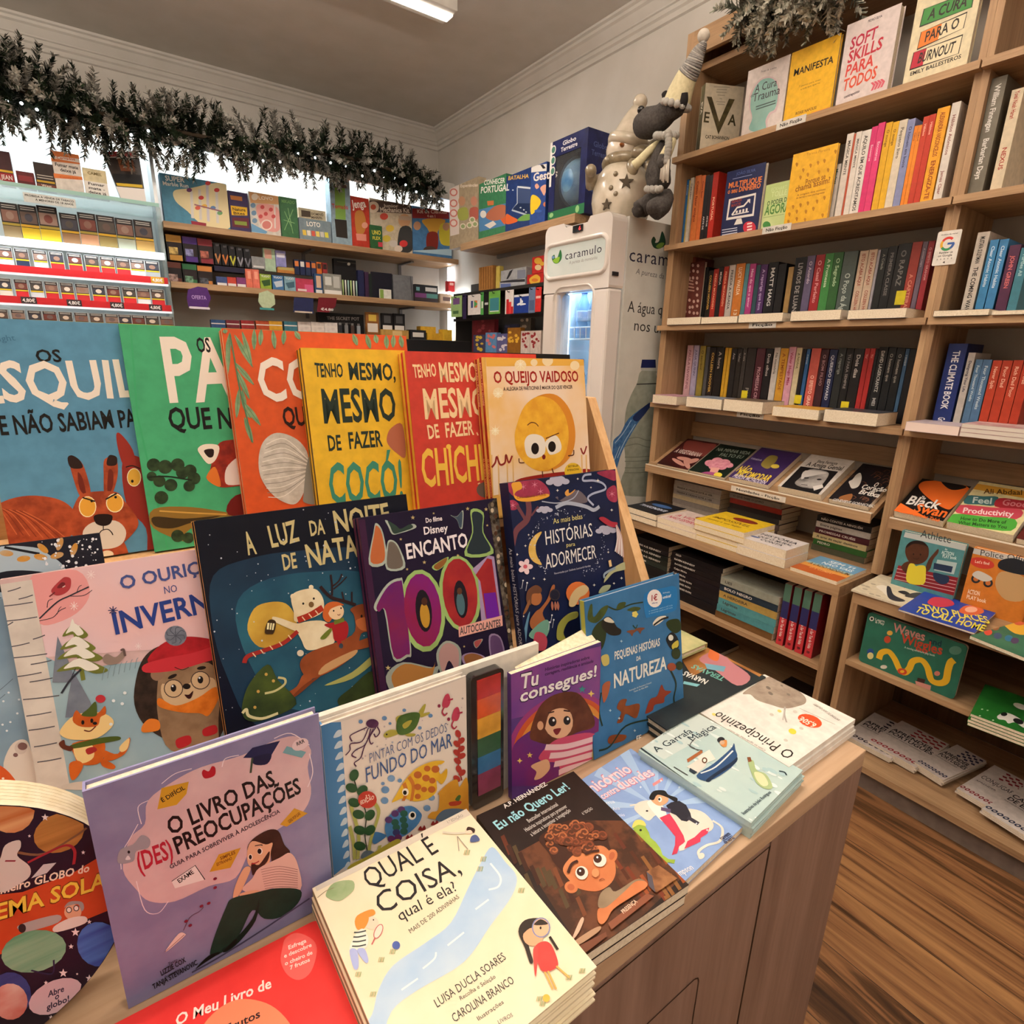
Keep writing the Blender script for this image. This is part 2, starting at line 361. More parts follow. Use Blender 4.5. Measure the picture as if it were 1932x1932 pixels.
# ================================================================== BOOKCASES
OAK,OAKZ,OAKX=wood('y'),wood('z'),wood('x')
R0=1.395
def zz(r):return r+R0
S1,S2,S3,S4,LIP,S6=zz(.815),zz(.475),zz(.140),zz(-.203),zz(-.498),zz(-.714)
SF,PF=-2.10,-2.13
SLA=math.radians(26)
def bookcase(y0,y1,label,pl,pr,z_slip):
 o=empty('bookcase',(-2.3,(y0+y1)/2,S6+.001),label,'bookcase')
 MB().box(BX,PF,y0,y0+pl,S6+.001,zz(1.262),OAKZ).build('side_panel',o)
 MB().box(BX,PF,y1-pr,y1,S6+.001,zz(1.262),OAKZ).build('side_panel',o)
 a,b=y0+pl,y1-pr
 MB().box(BX,BX+.012,a,b,S6+.001,zz(1.24),mat('A79F96',.8)).build('back_panel',o)
 MB().box(BX+.012,PF,a,b,zz(1.24),zz(1.262),OAK).build('top_board',o)
 MB().box(PF-.02,PF,a,b,zz(1.176),zz(1.24),OAK).build('header_board',o)
 MB().box(BX+.012,PF-.06,a,b,zz(1.14),zz(1.165),OAK).build('rail',o)
 for z in(S1,S2,S3,S4):
  MB().box(PF+.0005,SF,y0 if pl>.02 else y0+.004,y1-.05+(0 if pr>.02 else .05),z-.021,z,OAK).box(BX+.012,PF+.0005,a,b,z-.021,z,OAK).build('shelf',o)
 ca,sa=math.cos(SLA),math.sin(SLA);ao=.02 if pl>.02 else 0;q=V((SF,a-ao,LIP-.022));dn=V((-ca,0,sa))
 m=MB();m.frame(q,V((0,b-a,0)),dn*.245,V((sa,0,ca))*.018,OAK);m.box(SF,SF+.008,a-ao,b-ao,LIP-.033,LIP+.0005,OAK).box(SF,SF+.008,a-ao,b-ao,LIP+.0005,LIP+.004,mat('E4DACA',.3));m.build('display_shelf',o)
 MB().box(BX+.0125,BX+.03,a,b,S4-.17,S4-.1,OAK).build('back_rail',o)
 return o
bookcase(-1.832,-.766,'tall oak bookcase beside the fridge, with a lower row of face-up novels',.032,.018,0)
bookcase(-.7655,.29,'tall oak bookcase cut off by the right edge of the photo',.018,.018,0)
def base_unit(y0,y1,label,shelves,back=True):
 o=empty('base_cabinet',(-2.1,(y0+y1)/2,0),label,'cabinet');F=-1.9
 MB().box(BX,F,y0,y1,S6-.038,S6,OAK).build('top_board',o)
 MB().box(BX,F,y0,y0+.02,.0775,S6-.0385,OAKZ).build('side_panel',o)
 MB().box(BX,F,y1-.02,y1,.0775,S6-.0385,OAKZ).build('side_panel',o)
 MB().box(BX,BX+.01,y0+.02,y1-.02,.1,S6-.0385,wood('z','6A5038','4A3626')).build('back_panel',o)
 for z in shelves:MB().box(BX+.01,F,y0+.0202,y1-.0202,z-.018,z,OAK).build('shelf',o)
 MB().box(BX+.01,F,y0,y1,.077,.099,OAK).build('bottom_board',o)
 MB().box(BX+.02,F-.03,y0,y1,0,.0765,mat('7A6C64',.6,c2='6D6059',scale=30)).build('plinth',o)
 return o
base_unit(-1.80,-.779,'oak base cabinet under the novels, beside the gap to its neighbour',(zz(-1.017),))
base_unit(-.737,.29,'oak base cabinet at the right edge holding picture books',(zz(-.951),))
# ================================================================== COUNTER
CT=zz(-.58);CFY=-.284;CX0,CX1=-.895,1.1
CW=wood('z','96786A','775C4E',.5,14);CWT=wood('x','C6A688','A88868',.45,14)  # front wood darker and greyer than the top: its shade is in the colour
o=empty('display_counter',(.1,-.7,0),'oak display counter with grooved front, covered in picture books','counter')
MB().box(CX0,CX1,-1.08,CFY,CT-.03,CT,CWT).build('worktop',o,bevel=.0015)
MB().box(CX0+.001,CX1-.001,-1.07,CFY-.004,.05,CT-.0305,CW).build('carcass',o)
MB().box(CX0+.03,CX1-.03,-1.05,CFY-.03,0,.0495,mat('4A3B30',.6)).build('plinth',o)
fp=MB();gd=mat('3A2617',.8)
xg=PY(1453,1596,CFY);xg2=PY(1320,1838,CFY)
fp.box(CX0+.001,xg.x-.002,CFY-.0038,CFY,.05,CT-.0305,CW)
fp.box(xg.x+.002,CX1-.002,CFY-.0038,CFY,xg.z,CT-.0305,CW)
# door leaf with a routed frame line
fp.box(xg.x+.002,CX1-.002,CFY-.0038,CFY-.0002,.05,xg.z-.003,CW)
fp.build('front_panel',o)
gr=MB();d=CFY+.0003
def groove(p,q,wdt=.0022):
 a,b=V(p),V(q);t=(b-a).normalized();nrm=V((t.z,0,-t.x));gr.add([a+nrm*wdt/2,b+nrm*wdt/2,b-nrm*wdt/2,a-nrm*wdt/2],[(0,1,2,3)],gd)
Q=[V((xg2.x+.45,d,xg2.z)),V((xg2.x+.01,d,xg2.z)),V((xg2.x+.003,d,xg2.z-.004)),V((xg2.x,d,xg2.z-.012)),V((xg2.x,d,.12))]
for a,b in zip(Q,Q[1:]):groove(a,b)
groove((xg.x,d,xg.z),(xg.x,d,.06),.003);groove((xg.x,d,xg.z),(CX1-.01,d,xg.z),.0025)
gr.build('routed_groove',o)
# ================================================================== EASEL ON THE COUNTER
o=empty('book_easel',(-.2,-.9,CT+.0005),'pale wooden easel with sloped cheeks holding the standing picture books','book stand')
PINE=wood('z','E0B685','C08E5C',.5,22)
def cheek(x):
 pts=[(x,-.563,CT+.0005),(x,-.563,zz(-.455)),(x,-.771,zz(-.073)),(x,-.98,zz(-.073)),(x,-1.0,CT+.0005)]
 MB().prism([V(p)for p in pts],V((-.02,0,0)),PINE).build('cheek',o,bevel=.0015)
cheek(-.715);cheek(.62)
MB().box(-.7145,.5995,-.985,-.972,CT+.001,zz(-.08),wood('x','C89A6A','A87848')).build('back_board',o)
MB().box(-.7145,.5995,-.9715,-.60+.02,zz(-.470),zz(-.456),PINE).build('ledge',o)
MB().box(-.7145,.5995,-.9715,-.715,zz(-.268),zz(-.2555),PINE).build('ledge',o)
# ================================================================== STANDING BOOKS
def plane(yb,zb,deg,off=0):
 t=math.radians(deg);n=V((0,math.cos(t),math.sin(t)));v=V((0,-math.sin(t),math.cos(t)))
 return V((0,yb,zz(zb)))+n*off,v,n,zz(zb)+.0008
def stand(name,label,pl,tl,tr,t,cover,art=None,copies=0,clab=None,group=None,z_base=None,**k):
 P,v,n,zb=pl;a=PN(*tl,P,n)-P;b=PN(*tr,P,n)-P;xl,xr=a.x,b.x;h=(a.dot(v)+b.dot(v))/2
 u=V((-1,0,0));O=P+u*(-xl)
 def up(Q):d=(zb-(Q.z-n.z*t))/v.z;return Q+v*d,d
 O1,d=up(O);bk=book(name,label,'book',O1,u,v,xl-xr,h-d,t,cover,art=art,group=group,**k)
 for i in range(copies):
  k2={q:k[q]for q in k if q not in('kn',)}
  O1,d=up(O-n*(t+.0008)*(i+1)-u*.001*(i+1));book(name,(clab or label+', copy behind the front one')if i==0 else(clab or label)+', rearmost copy','book',O1,u,v,xl-xr,h-.001-d,t,cover,group=group,**k2)
 return bk
R1=lambda off:plane(-.735,-.2555,10,off)
R2=lambda off:plane(-.600,-.4555,13,off)
BLK,INK='14100E','191417'
CREAM='F1E4D6'
# --- row 1
def a_squirrel(A):
 A.Z(0,580,.3623)
 A.t('ight',(-2,178),(82,172),30,'3E6E8C','r')
 A.t('OS',(190,284),(325,282),62,BLK,'b',.08)
 A.t('ESQUILOS',(-125,500),(1010,452),205,CREAM,'b',.09)
 A.t('QUE NÃO SABIAM PARTILHAR',(-150,675),(1010,600),98,BLK,'b',.06)
 f,fd=mat('B4502A',.6,c2='8E3A1E',scale=90),'7E3018'
 A.p([(-20,1250),(-60,1080),(20,1010),(150,980),(290,995),(370,1040),(400,1110),(360,1200),(250,1240),(100,1240)],f)
 for i in range(9):A.l([(360-i*34,1215-i*4),(250-i*30,1130-i*8),(120-i*18,1060-i*2)],5,fd if i%2 else 'C8683C')
 A.p([(640,790),(745,800),(760,1000),(830,1300),(770,1310),(760,1150),(660,1030)],'8E2A20')
 A.p([(605,665),(630,660),(690,740),(705,830),(650,830),(620,760)],'9A2E22')
 A.o(698,885,37,48,'F3E7C0').o(698,885,33,44,'E0A83C').o(689,905,7,8,BLK).l([(655,832),(690,825),(730,840)],7,BLK)
 A.p([(365,800),(420,800),(460,900),(470,980),(420,985),(385,900)],f).p([(545,790),(605,790),(612,880),(580,980),(545,985),(540,880)],f)
 A.p([(352,785),(375,770),(415,795),(430,835),(370,835)],'2A1712').p([(560,785),(575,768),(608,780),(605,820),(558,822)],'2A1712')
 A.p([(405,860),(430,890),(448,975),(415,945)],'6E2415').p([(565,850),(590,860),(585,940),(560,965)],'6E2415')
 A.p([(430,1340),(500,1190),(600,1180),(655,1240),(660,1350)],f)
 A.p([(395,1010),(450,965),(600,960),(650,1010),(720,1110),(690,1180),(600,1250),(480,1250),(380,1190),(355,1140)],f)
 A.p([(430,1180),(480,1120),(600,1110),(655,1160),(640,1225),(580,1255),(490,1250)],'D9CDBE')
 A.o(456,1038,46,55,'F6E6B8').o(456,1038,41,50,'E2A43A').o(598,1018,46,50,'F6E6B8').o(598,1018,41,45,'E2A43A')
 A.o(478,1008,7,7,BLK).o(602,988,7,7,BLK).l([(430,990),(495,1010)],9,BLK).l([(550,1000),(608,968)],9,BLK)
 A.p([(490,1085),(540,1075),(585,1085),(575,1125),(540,1138),(500,1125)],'1E0F0C')
 A.l([(538,1135),(538,1160)],5,'2A1A18').l([(515,1182),(530,1162),(560,1155),(580,1170),(588,1185)],6,'2A1A18')
 A.o(560,1285,32,20,'E9D6B4').l([(530,1312),(600,1305),(615,1300)],7,'4A1A10')
stand('picture_book','blue picture book with a red squirrel, at the rear of the counter easel',R1(-.0845),(-66,599),(375,616),.011,'5B93B4',a_squirrel)
def a_panda(A):
 A.Z(0,580,.3623)
 A.l([(678,80),(715,560),(880,1300)],10,'3FA66E',False)
 A.t('PANDAS',(862,480),(1900,470),318,CREAM,'b',.05)
 A.t('OS',(1028,232),(1100,232),72,BLK,'b',.06)
 A.t('QUE NÃO SABIAM',(880,632),(1700,620),108,BLK,'b',.06)
 A.p([(800,1050),(1000,1040),(1200,1070),(1320,1080),(1100,1100),(960,1180),(980,1225),(800,1150)],'8A6A2A')
 A.p([(800,1090),(960,1100),(1150,1085),(1000,1120),(900,1150),(810,1140)],'3A2C14').l([(830,1060),(1000,1070),(1180,1078)],9,'C79A48')
 g=mat('22301C',.7,c2='34482A',scale=120)
 for x,y,r in((800,820,36),(860,830,38),(925,820,36),(990,850,34),(1010,890,34),(985,930,30),(890,925,34),(830,905,32),(790,880,26),(840,990,36),(925,1190,34),(980,1200,30),(950,860,34)):A.o(x,y,r,r*.95,g)
 A.l([(770,885),(870,880),(1000,900)],9,'1A2214')
 r=mat('A8321E',.6,c2='7A1F16',scale=80)
 A.p([(1090,860),(1130,720),(1200,690),(1300,700),(1400,800),(1380,900),(1200,935),(1130,930),(1075,890)],r)
 A.p([(1030,735),(1070,712),(1140,722),(1125,790),(1085,815),(1045,770)],'EFE2D0').p([(1062,745),(1110,738),(1110,775),(1085,780)],'2A1614')
 A.p([(1075,880),(1120,830),(1150,930),(1100,915)],'D8742A').p([(1170,880),(1190,820),(1260,780),(1300,900),(1190,925)],'E3D3CC')
 A.p([(1190,1080),(1225,980),(1400,960),(1400,1080)],'6A1712')
stand('picture_book','green picture book with a red panda peeping out, second from the back on the easel',R1(-.0718),(223,611),(650,628),.011,'49AC78',a_panda)
def a_coala(A):
 A.Z(380,590,.20704)
 lf,lf2=mat('6F8F68',.6,c2='8FA67E',scale=90),'557A58'
 def leaf(a,b,w=26):
  mx,my=(a[0]+b[0])/2,(a[1]+b[1])/2;dx,dy=b[0]-a[0],b[1]-a[1];L=math.hypot(dx,dy)
  A.p([a,(mx-dy/L*w,my+dx/L*w),b,(mx+dy/L*w,my-dx/L*w)],lf).l([a,b],5,lf2)
 for a,b in(((260,180),(230,420)),((255,250),(220,640)),((300,200),(470,500)),((370,170),(460,480)),((300,450),(480,660)),((320,520),(440,790)),((340,700),(320,960)),((370,700),(400,900)),((390,820),(540,1030)),((390,950),(470,1190)),((400,880),(450,960)),((480,150),(480,340)),((545,150),(535,300)),((650,160),(670,330)),((755,160),(745,290)),((850,170),(900,245)),((1380,195),(1420,300)),((1500,200),(1540,330)),((1580,200),(1600,280)),((1680,205),(1690,330)),((1750,205),(1745,320)),((1810,210),(1830,320)),((210,150),(220,190))):leaf(a,b,24)
 A.l([(260,200),(300,420),(350,700),(400,900),(460,1180)],14,lf2)
 A.t('COALAS',(530,800),(1800,760),372,CREAM,'b',.05)
 A.t('QUE NÃO SABIAM',(745,1030),(1800,1000),165,'2A120C','b',.06)
 A.p([(520,1330),(560,1180),(660,1100),(780,1110),(900,1180),(970,1300),(960,1480),(930,1640),(860,1740),(760,1730),(640,1650),(540,1500)],mat('D4CABE',.8,c2='BDB2A4',scale=100))
 for i in range(13):y=1180+i*40;A.l([(545+abs(i-5)*9,y+20),(760,y-30+i*3),(965,1330+i*14)],6,'8E857A' if i%2 else 'EFE7DC')
 A.p([(930,1640),(970,1330),(1060,1250),(1080,1700),(940,1730)],'8F897F')
stand('picture_book','orange picture book with eucalyptus leaves and a fluffy white tail',R1(-.0512),(418,619),(766,634),.009,'DC5A2A',a_coala,1,'orange picture book tucked right behind its twin, only its edge showing',spine='E3B08A')
def a_coco(A):
 A.Z(380,590,.20704)
 D='26332A'
 A.t('TENHO',(1040,582),(1295,588),120,D,'b',.05).t('MESMO,',(1345,610),(1775,610),150,D,'b',.05)
 A.t('MESMO',(1110,1005),(1785,975),295,D,'b',.04).t('DE',(1155,1258),(1280,1250),135,D,'b').t('FAZER',(1345,1240),(1650,1215),145,D,'b')
 A.p([(1690,1130),(1730,1050),(1830,1020),(1860,1310),(1780,1280),(1700,1200)],'B4694E')
 A.t('COCÓ!',(1170,1745),(1850,1690),360,'3F8A72','b',.03)
stand('picture_book','yellow picture book with dark green lettering, standing on the rear ledge',R1(-.0305),(567,656),(763,661),.009,'F0BE33',a_coco,1,'dark-spined twin right behind the yellow picture book',spine='2B2A26')
def a_chichi(A):
 A.Z(740,620,.3663)
 Y,P='F2C04A','F6D3A0'
 A.t('TENHO',(112,252),(230,245),64,P,'b',.05).t('MESMO,',(245,275),(455,268),96,P,'b',.04)
 A.t('MESMO',(165,465),(490,445),148,P,'b',.04).t('DE',(185,568),(245,560),68,P).t('FAZER',(275,560),(420,545),72,P)
 A.t('CHICHI!',(158,815),(500,770),185,Y,'b',.03).o(290,608,13,13,Y)
 A.l([(435,535),(442,550)],6,P).l([(440,800),(452,795)],5,P).o(480,830,46,40,'6A5A50')
stand('picture_book','black-backed picture book behind the red one, only its top corner showing',R1(-.0278),(850,664),(1075,668),.006,'1C1A1B')
stand('picture_book','red picture book with cream and yellow lettering, next to the grumpy cheese',R1(-.0032),(764,662),(1011,669),.011,'D24436',a_chichi,1,'yellow-spined twin right behind the red picture book',spine='E9B93C')
def a_queijo(A):
 A.Z(740,620,.3663)
 A.q([(480,140),(1000,150),(1020,760),(520,860)],mat('F3D9C0',.5,c2='EFBE74',scale=7,lo=.4,hi=.62))
 A.q([(480,140),(1000,150),(1000,190),(485,195)],'E9B04A')
 for x,y,r in((660,190,30),(545,330,26),(800,165,28),(530,530,20),(940,190,24),(730,175,18)):A.o(x,y,r,r,'F5DDB0')
 for x,y in((545,335),(660,185),(530,525)):A.star(x,y,34,'FFF3D8',8,.12)
 A.t('O QUEIJO VAIDOSO',(523,280),(960,272),58,'A02016','b',.02).t('A ALEGRIA DE PARTICIPAR É MAIOR DO QUE VENCER',(573,320),(928,308),18,'3A1814','b')
 A.p([(640,780),(760,752),(900,735),(1020,725),(1020,800),(640,830)],'9A241C')
 for x in(512,545,590,620,975,998):A.l([(x,650),(x+6,860)],7,'E6B878')
 A.l([(512,715),(530,690),(538,660),(555,700),(580,690),(585,650),(600,690),(617,655)],9,'8E2A22').l([(970,615),(985,645),(1000,605)],7,'8E2A22')
 A.p([(650,480),(690,390),(770,340),(850,345),(915,420),(942,530),(930,630),(880,700),(800,735),(720,720),(650,650),(632,570)],'D98A2C')
 A.p([(640,500),(680,400),(750,350),(830,370),(890,450),(908,560),(880,670),(800,728),(720,720),(650,650),(630,570)],mat('F2B93A',.5,c2='E2A02E',scale=50))
 A.p([(680,590),(700,550),(745,545),(783,570),(785,640),(740,668),(695,655)],'EFE3D4').p([(790,580),(840,550),(868,590),(865,630),(815,650),(795,620)],'EFE3D4')
 A.o(735,618,20,30,'1E120E').o(822,608,20,28,'1E120E').o(780,661,9,13,'7A1A14')
 A.l([(695,498),(715,484),(738,488),(752,504)],4,'5A2A14').l([(790,566),(858,538)],4,'5A2A14').l([(680,690),(655,690),(652,668)],5,'5A2A14').l([(905,655),(932,650),(934,625)],5,'5A2A14')
 A.l([(772,735),(775,765)],5,'5A2A14').l([(822,720),(830,745)],5,'5A2A14')
 A.o(930,735,44,44,'E8BC2E').t('BESTSELLER',(905,715),(958,710),10,'6A4A14').t('INTERNACIONAL',(900,735),(962,728),10,'6A4A14')
stand('picture_book','golden picture book with a frowning round cheese',R1(.0200),(909,674),(1101,678),.010,'EDB45A',a_queijo,1,'red-spined twin right behind the golden cheese book',spine='9E241E',spine_text=[('Jory John - Pete Oswald',.03,.40,'F4B49A','b'),('O QUEIJO VAIDOSO',.62,.98,'F2A070','b')])
# --- row 2
def a_leafnight(A):
 A.Z(0,960,.20704)
 A.p([(-60,380),(300,350),(450,420),(560,500),(600,600),(400,700),(-60,800)],'A9BAC8').p([(-40,600),(200,560),(480,600),(460,700),(-40,760)],'1A1A26')
 A.l([(40,350),(200,380),(360,410)],30,'14141C')
 for x,y,a in((60,405,5),(215,455,-8),(390,360,40),(370,440,10),(520,425,-15),(545,320,-70),(675,370,-70)):A.o(x,y,62,28,mat('C48A3A',.4,c2='B9A88E',scale=60),a)
 rr=random.Random(3)
 for i in range(60):A.o(rr.uniform(380,900),rr.uniform(270,560),*(2*[rr.choice((4,6,9,14))]),'E8E8EE')
stand('picture_book','dark winter picture book with golden leaves, peeking up behind the hedgehog book',R2(-.057),(-200,1052),(188,1008),.010,'1B1B28',a_leafnight)
def a_bear(A):
 A.Z(0,1300,.3271)
 A.p([(20,460),(60,330),(130,290),(175,340),(215,560),(100,580)],'D8CFC8').o(120,340,36,36,'C9BDB8').o(130,330,28,22,'7A5A5A').o(90,380,14,12,'7A5A5A')
 A.p([(-60,440),(0,440),(70,500),(110,590),(-60,620)],'D0592A').o(18,515,8,6,'F2E6DC')
 A.l([(-40,40),(30,-20),(75,-60)],4,'5A6A78').l([(-40,90),(30,30)],4,'5A6A78')
 for x,y in((20,70),(50,20),(100,140),(15,205),(60,190),(110,60),(40,240)):A.o(x,y,7,6,'DDE6EC')
stand('picture_book','pale blue picture book at the left edge showing a white paw',R2(-.0450),(-190,1160),(30,1128),.010,mat('8FAABF',.4,c2='6E8CA6',scale=12),a_bear)
def a_ourico(A):
 A.Z(0,960,.20704)
 sky=mat('E9B9B8',.45,c2='DFC3CB',scale=8)
 A.q([(290,560),(1900,300),(2000,1240),(420,1350)],sky).p([(300,600),(700,560),(820,760),(700,950),(440,1060),(330,1000),(310,800)],'E49A9A')
 A.p([(420,1350),(700,1480),(1000,1420),(1300,1390),(2000,1300),(2100,2700),(300,2700)],mat('9FB8C2',.45,c2='87A5B4',scale=14),False)
 A.q([(0,690),(290,645),(640,2550),(330,2620)],mat('D9CFC6',.5,c2='C9BEB6',scale=40))
 for y,x0,x1 in((745,70,190),(815,170,300),(880,20,300),(1015,60,340),(1060,50,120),(1180,300,410),(1250,90,270),(1350,120,430),(1410,280,470),(1520,160,380),(1570,270,480),(1730,210,540),(1880,240,470),(2010,260,500),(2160,310,520),(2300,340,560)):A.l([(x0,y+8),((x0+x1)/2,y-8),(x1,y-30)],13,'55525A')
 br='2E2E38'
 A.l([(360,1000),(520,850),(640,790),(810,710)],16,br).l([(640,795),(760,790),(840,740)],7,br).l([(430,900),(440,840),(480,820)],7,br).l([(700,760),(720,710),(745,695)],6,br)
 A.l([(360,1020),(480,990),(540,930),(600,900)],8,br).l([(520,960),(540,910),(560,890)],6,br)
 A.p([(470,760),(480,720),(560,640),(600,620),(645,640),(640,720),(590,770),(520,790)],'A8383E').p([(520,720),(560,670),(595,680),(570,715)],'6E2228').l([(450,800),(500,760)],14,'6E2228').l([(570,715),(595,700)],8,'EBD5D0')
 for x,y,s in((830,600,40),(675,885,40),(1260,1250,30)):
  for a in range(4):c,q=math.cos(a*.785)*s,math.sin(a*.785)*s;A.l([(x-c,y-q),(x+c,y+q)],7,'F4DCDC')
 T='3A4A86'
 A.t('O OURIÇO',(1100,735),(1960,560),118,'44528E','b').t('NO',(1495,775),(1620,752),65,T,'r').t('INVERNO',(1040,1145),(2120,880),195,'263C86','b',.03)
 for a in range(4):c,q=math.cos(a*.785)*45,math.sin(a*.785)*38;A.l([(1030-c,925-q),(1030+c,925+q)],9,'222C5A')
 for cx,top,bot,wd in((555,1160,1580,110),(700,1480,1900,150)):
  A.p([(cx-30,top),(cx+wd*.8,(top+bot)/2+60),(cx+wd*1.2,bot),(cx-wd*.7,bot),(cx-wd*.5,(top+bot)/2)],mat('7A818F',.7,c2='686F80',scale=60),False)
 fg,sn='6E7430','E8E2D8'
 A.l([(680,1080),(760,1560)],40,fg,False)
 for y,wx in((1120,130),(1240,180),(1330,230),(1440,260)):x=665+(y-1080)*.16;A.p([(x-wx*.8,y+40),(x,y-70),(x+wx,y+20),(x+wx*.6,y+60),(x,y+20)],fg).p([(x-wx*.55,y+15),(x,y-80),(x+wx*.7,y+5),(x+wx*.3,y+35),(x-10,y-5)],sn)
 A.p([(640,1080),(660,1000),(690,1060),(730,1060),(680,1110)],sn)
 A.l([(560,1680),(640,1560),(740,1460)],22,br).l([(640,1560),(690,1450)],7,br)
 A.p([(940,1350),(980,1320),(1050,1350),(1110,1300),(1120,1270),(1145,1330),(1080,1400),(1000,1420),(950,1400)],'8F7A70').l([(1100,1290),(1125,1280),(1140,1340)],22,'5C4A48')
 for i in range(7):x=930+i*50;A.l([(x,1560-i*18),(x+15,1480-i*18),(x+30,1440-i*14)],6,'7E949C')
 A.p([(1250,1500),(1330,1330),(1480,1240),(1700,1230),(2000,1350),(2080,1800),(1950,2150),(1650,2150),(1350,2000),(1225,1780)],mat('3A2A22',.7,c2='261A15',scale=120))
 A.p([(1440,1560),(1500,1460),(1900,1400),(2000,1600),(1990,1900),(1950,2200),(1560,2200),(1440,1900)],mat('9A7C5E',.6,c2='86694E',scale=60))
 A.o(1430,1510,58,55,'8F6E58').p([(1480,1590),(1600,1640),(1830,1540),(1960,1560),(1950,1740),(1800,1830),(1600,1820),(1480,1720)],'CFB08A')
 A.p([(1350,1400),(1460,1240),(1640,1170),(1830,1170),(2000,1220),(1990,1330),(1700,1400)],mat('B8202A',.7,c2='9A1A22',scale=90)).p([(1310,1420),(1500,1360),(1760,1310),(2000,1240),(2020,1340),(1850,1400),(1600,1470),(1330,1490)],'C4303A')
 A.o(1600,1155,100,92,mat('7E8290',.8,c2='656A78',scale=120))
 for i in range(8):a=i*.785;A.l([(1600,1155),(1600+70*math.cos(a),1150+62*math.sin(a)),(1600+88*math.cos(a+.4),1150+80*math.sin(a+.4))],7,'4C505E')
 for x,y in((1580,1635),(1825,1560)):A.o(x,y,88,84,'3A2A26').o(x,y,80,76,'CDAE88').o(x,y-5,26,34,'1A1210').o(x-8,y-22,9,9,'FFFFFF')
 A.o(1570,1525,45,16,'241814',-25).o(1835,1448,42,16,'241814',-8).o(1700,1615,36,26,'1E1614').p([(1680,1690),(1720,1690),(1760,1655),(1740,1720),(1710,1725)],'3A1614').l([(1590,1440),(1660,1465),(1720,1440)],7,'3A1410')
 A.p([(1450,1720),(1600,1790),(1800,1720),(1960,1620),(1990,1720),(1900,1880),(1820,1860),(1640,1850),(1450,1800)],mat('DE7A22',.7,c2='C46414',scale=90))
 A.Z(0,1300,.3271)
 A.p([(820,210),(860,170),(915,180),(920,230),(870,245),(820,245)],'D97A2A').p([(1015,290),(1090,265),(1100,310),(1030,340)],'B0242A').p([(1170,230),(1240,205),(1250,250),(1180,270)],'B0242A')
 fx,fy=mat('C8601E',.6,c2='B04E16',scale=60),'E9C98A'
 A.p([(350,230),(430,150),(560,130),(640,160),(650,210),(560,280),(430,290),(360,270)],fy).p([(420,180),(440,120),(480,150),(560,140),(605,95),(610,140),(580,160),(560,210),(470,215)],fx)
 A.p([(470,150),(510,110),(550,70),(560,120),(550,155)],'4A5A24').o(580,54,29,23,'B8303A').o(478,190,9,13,BLK).o(530,180,9,13,BLK).o(548,195,13,9,BLK).l([(485,235),(520,240),(553,212)],8,'5A1A14')
 A.p([(420,310),(590,290),(600,380),(560,430),(460,430),(430,380)],fx).p([(430,330),(530,320),(540,390),(480,425),(440,400)],fy).p([(410,320),(570,280),(680,270),(690,290),(590,310),(430,340)],'48581E')
 A.p([(600,350),(680,370),(740,280),(750,300),(720,370),(640,410),(600,395)],fx).p([(690,330),(745,280),(735,340),(700,360)],fy)
 A.p([(400,430),(450,410),(480,440),(440,510),(410,515)],fx).p([(580,390),(620,410),(665,440),(650,460),(590,440)],fx).p([(340,310),(370,290),(380,320),(420,330),(410,355),(360,340)],'5A2A1A').p([(495,345),(540,330),(560,350),(510,375)],'A02A2A')
 for x,y in((655,65),(705,82),(30,70),(720,20),(640,200)):A.o(x,y,10,9,'E4EAEC')
 A.o(520,550,170,26,'C6BBB2',-4)
stand('picture_book','pink and white winter picture book with a hedgehog in a red hat',R2(-.0328),(0,1101),(445,1020),.010,'DDB9B8',a_ourico)
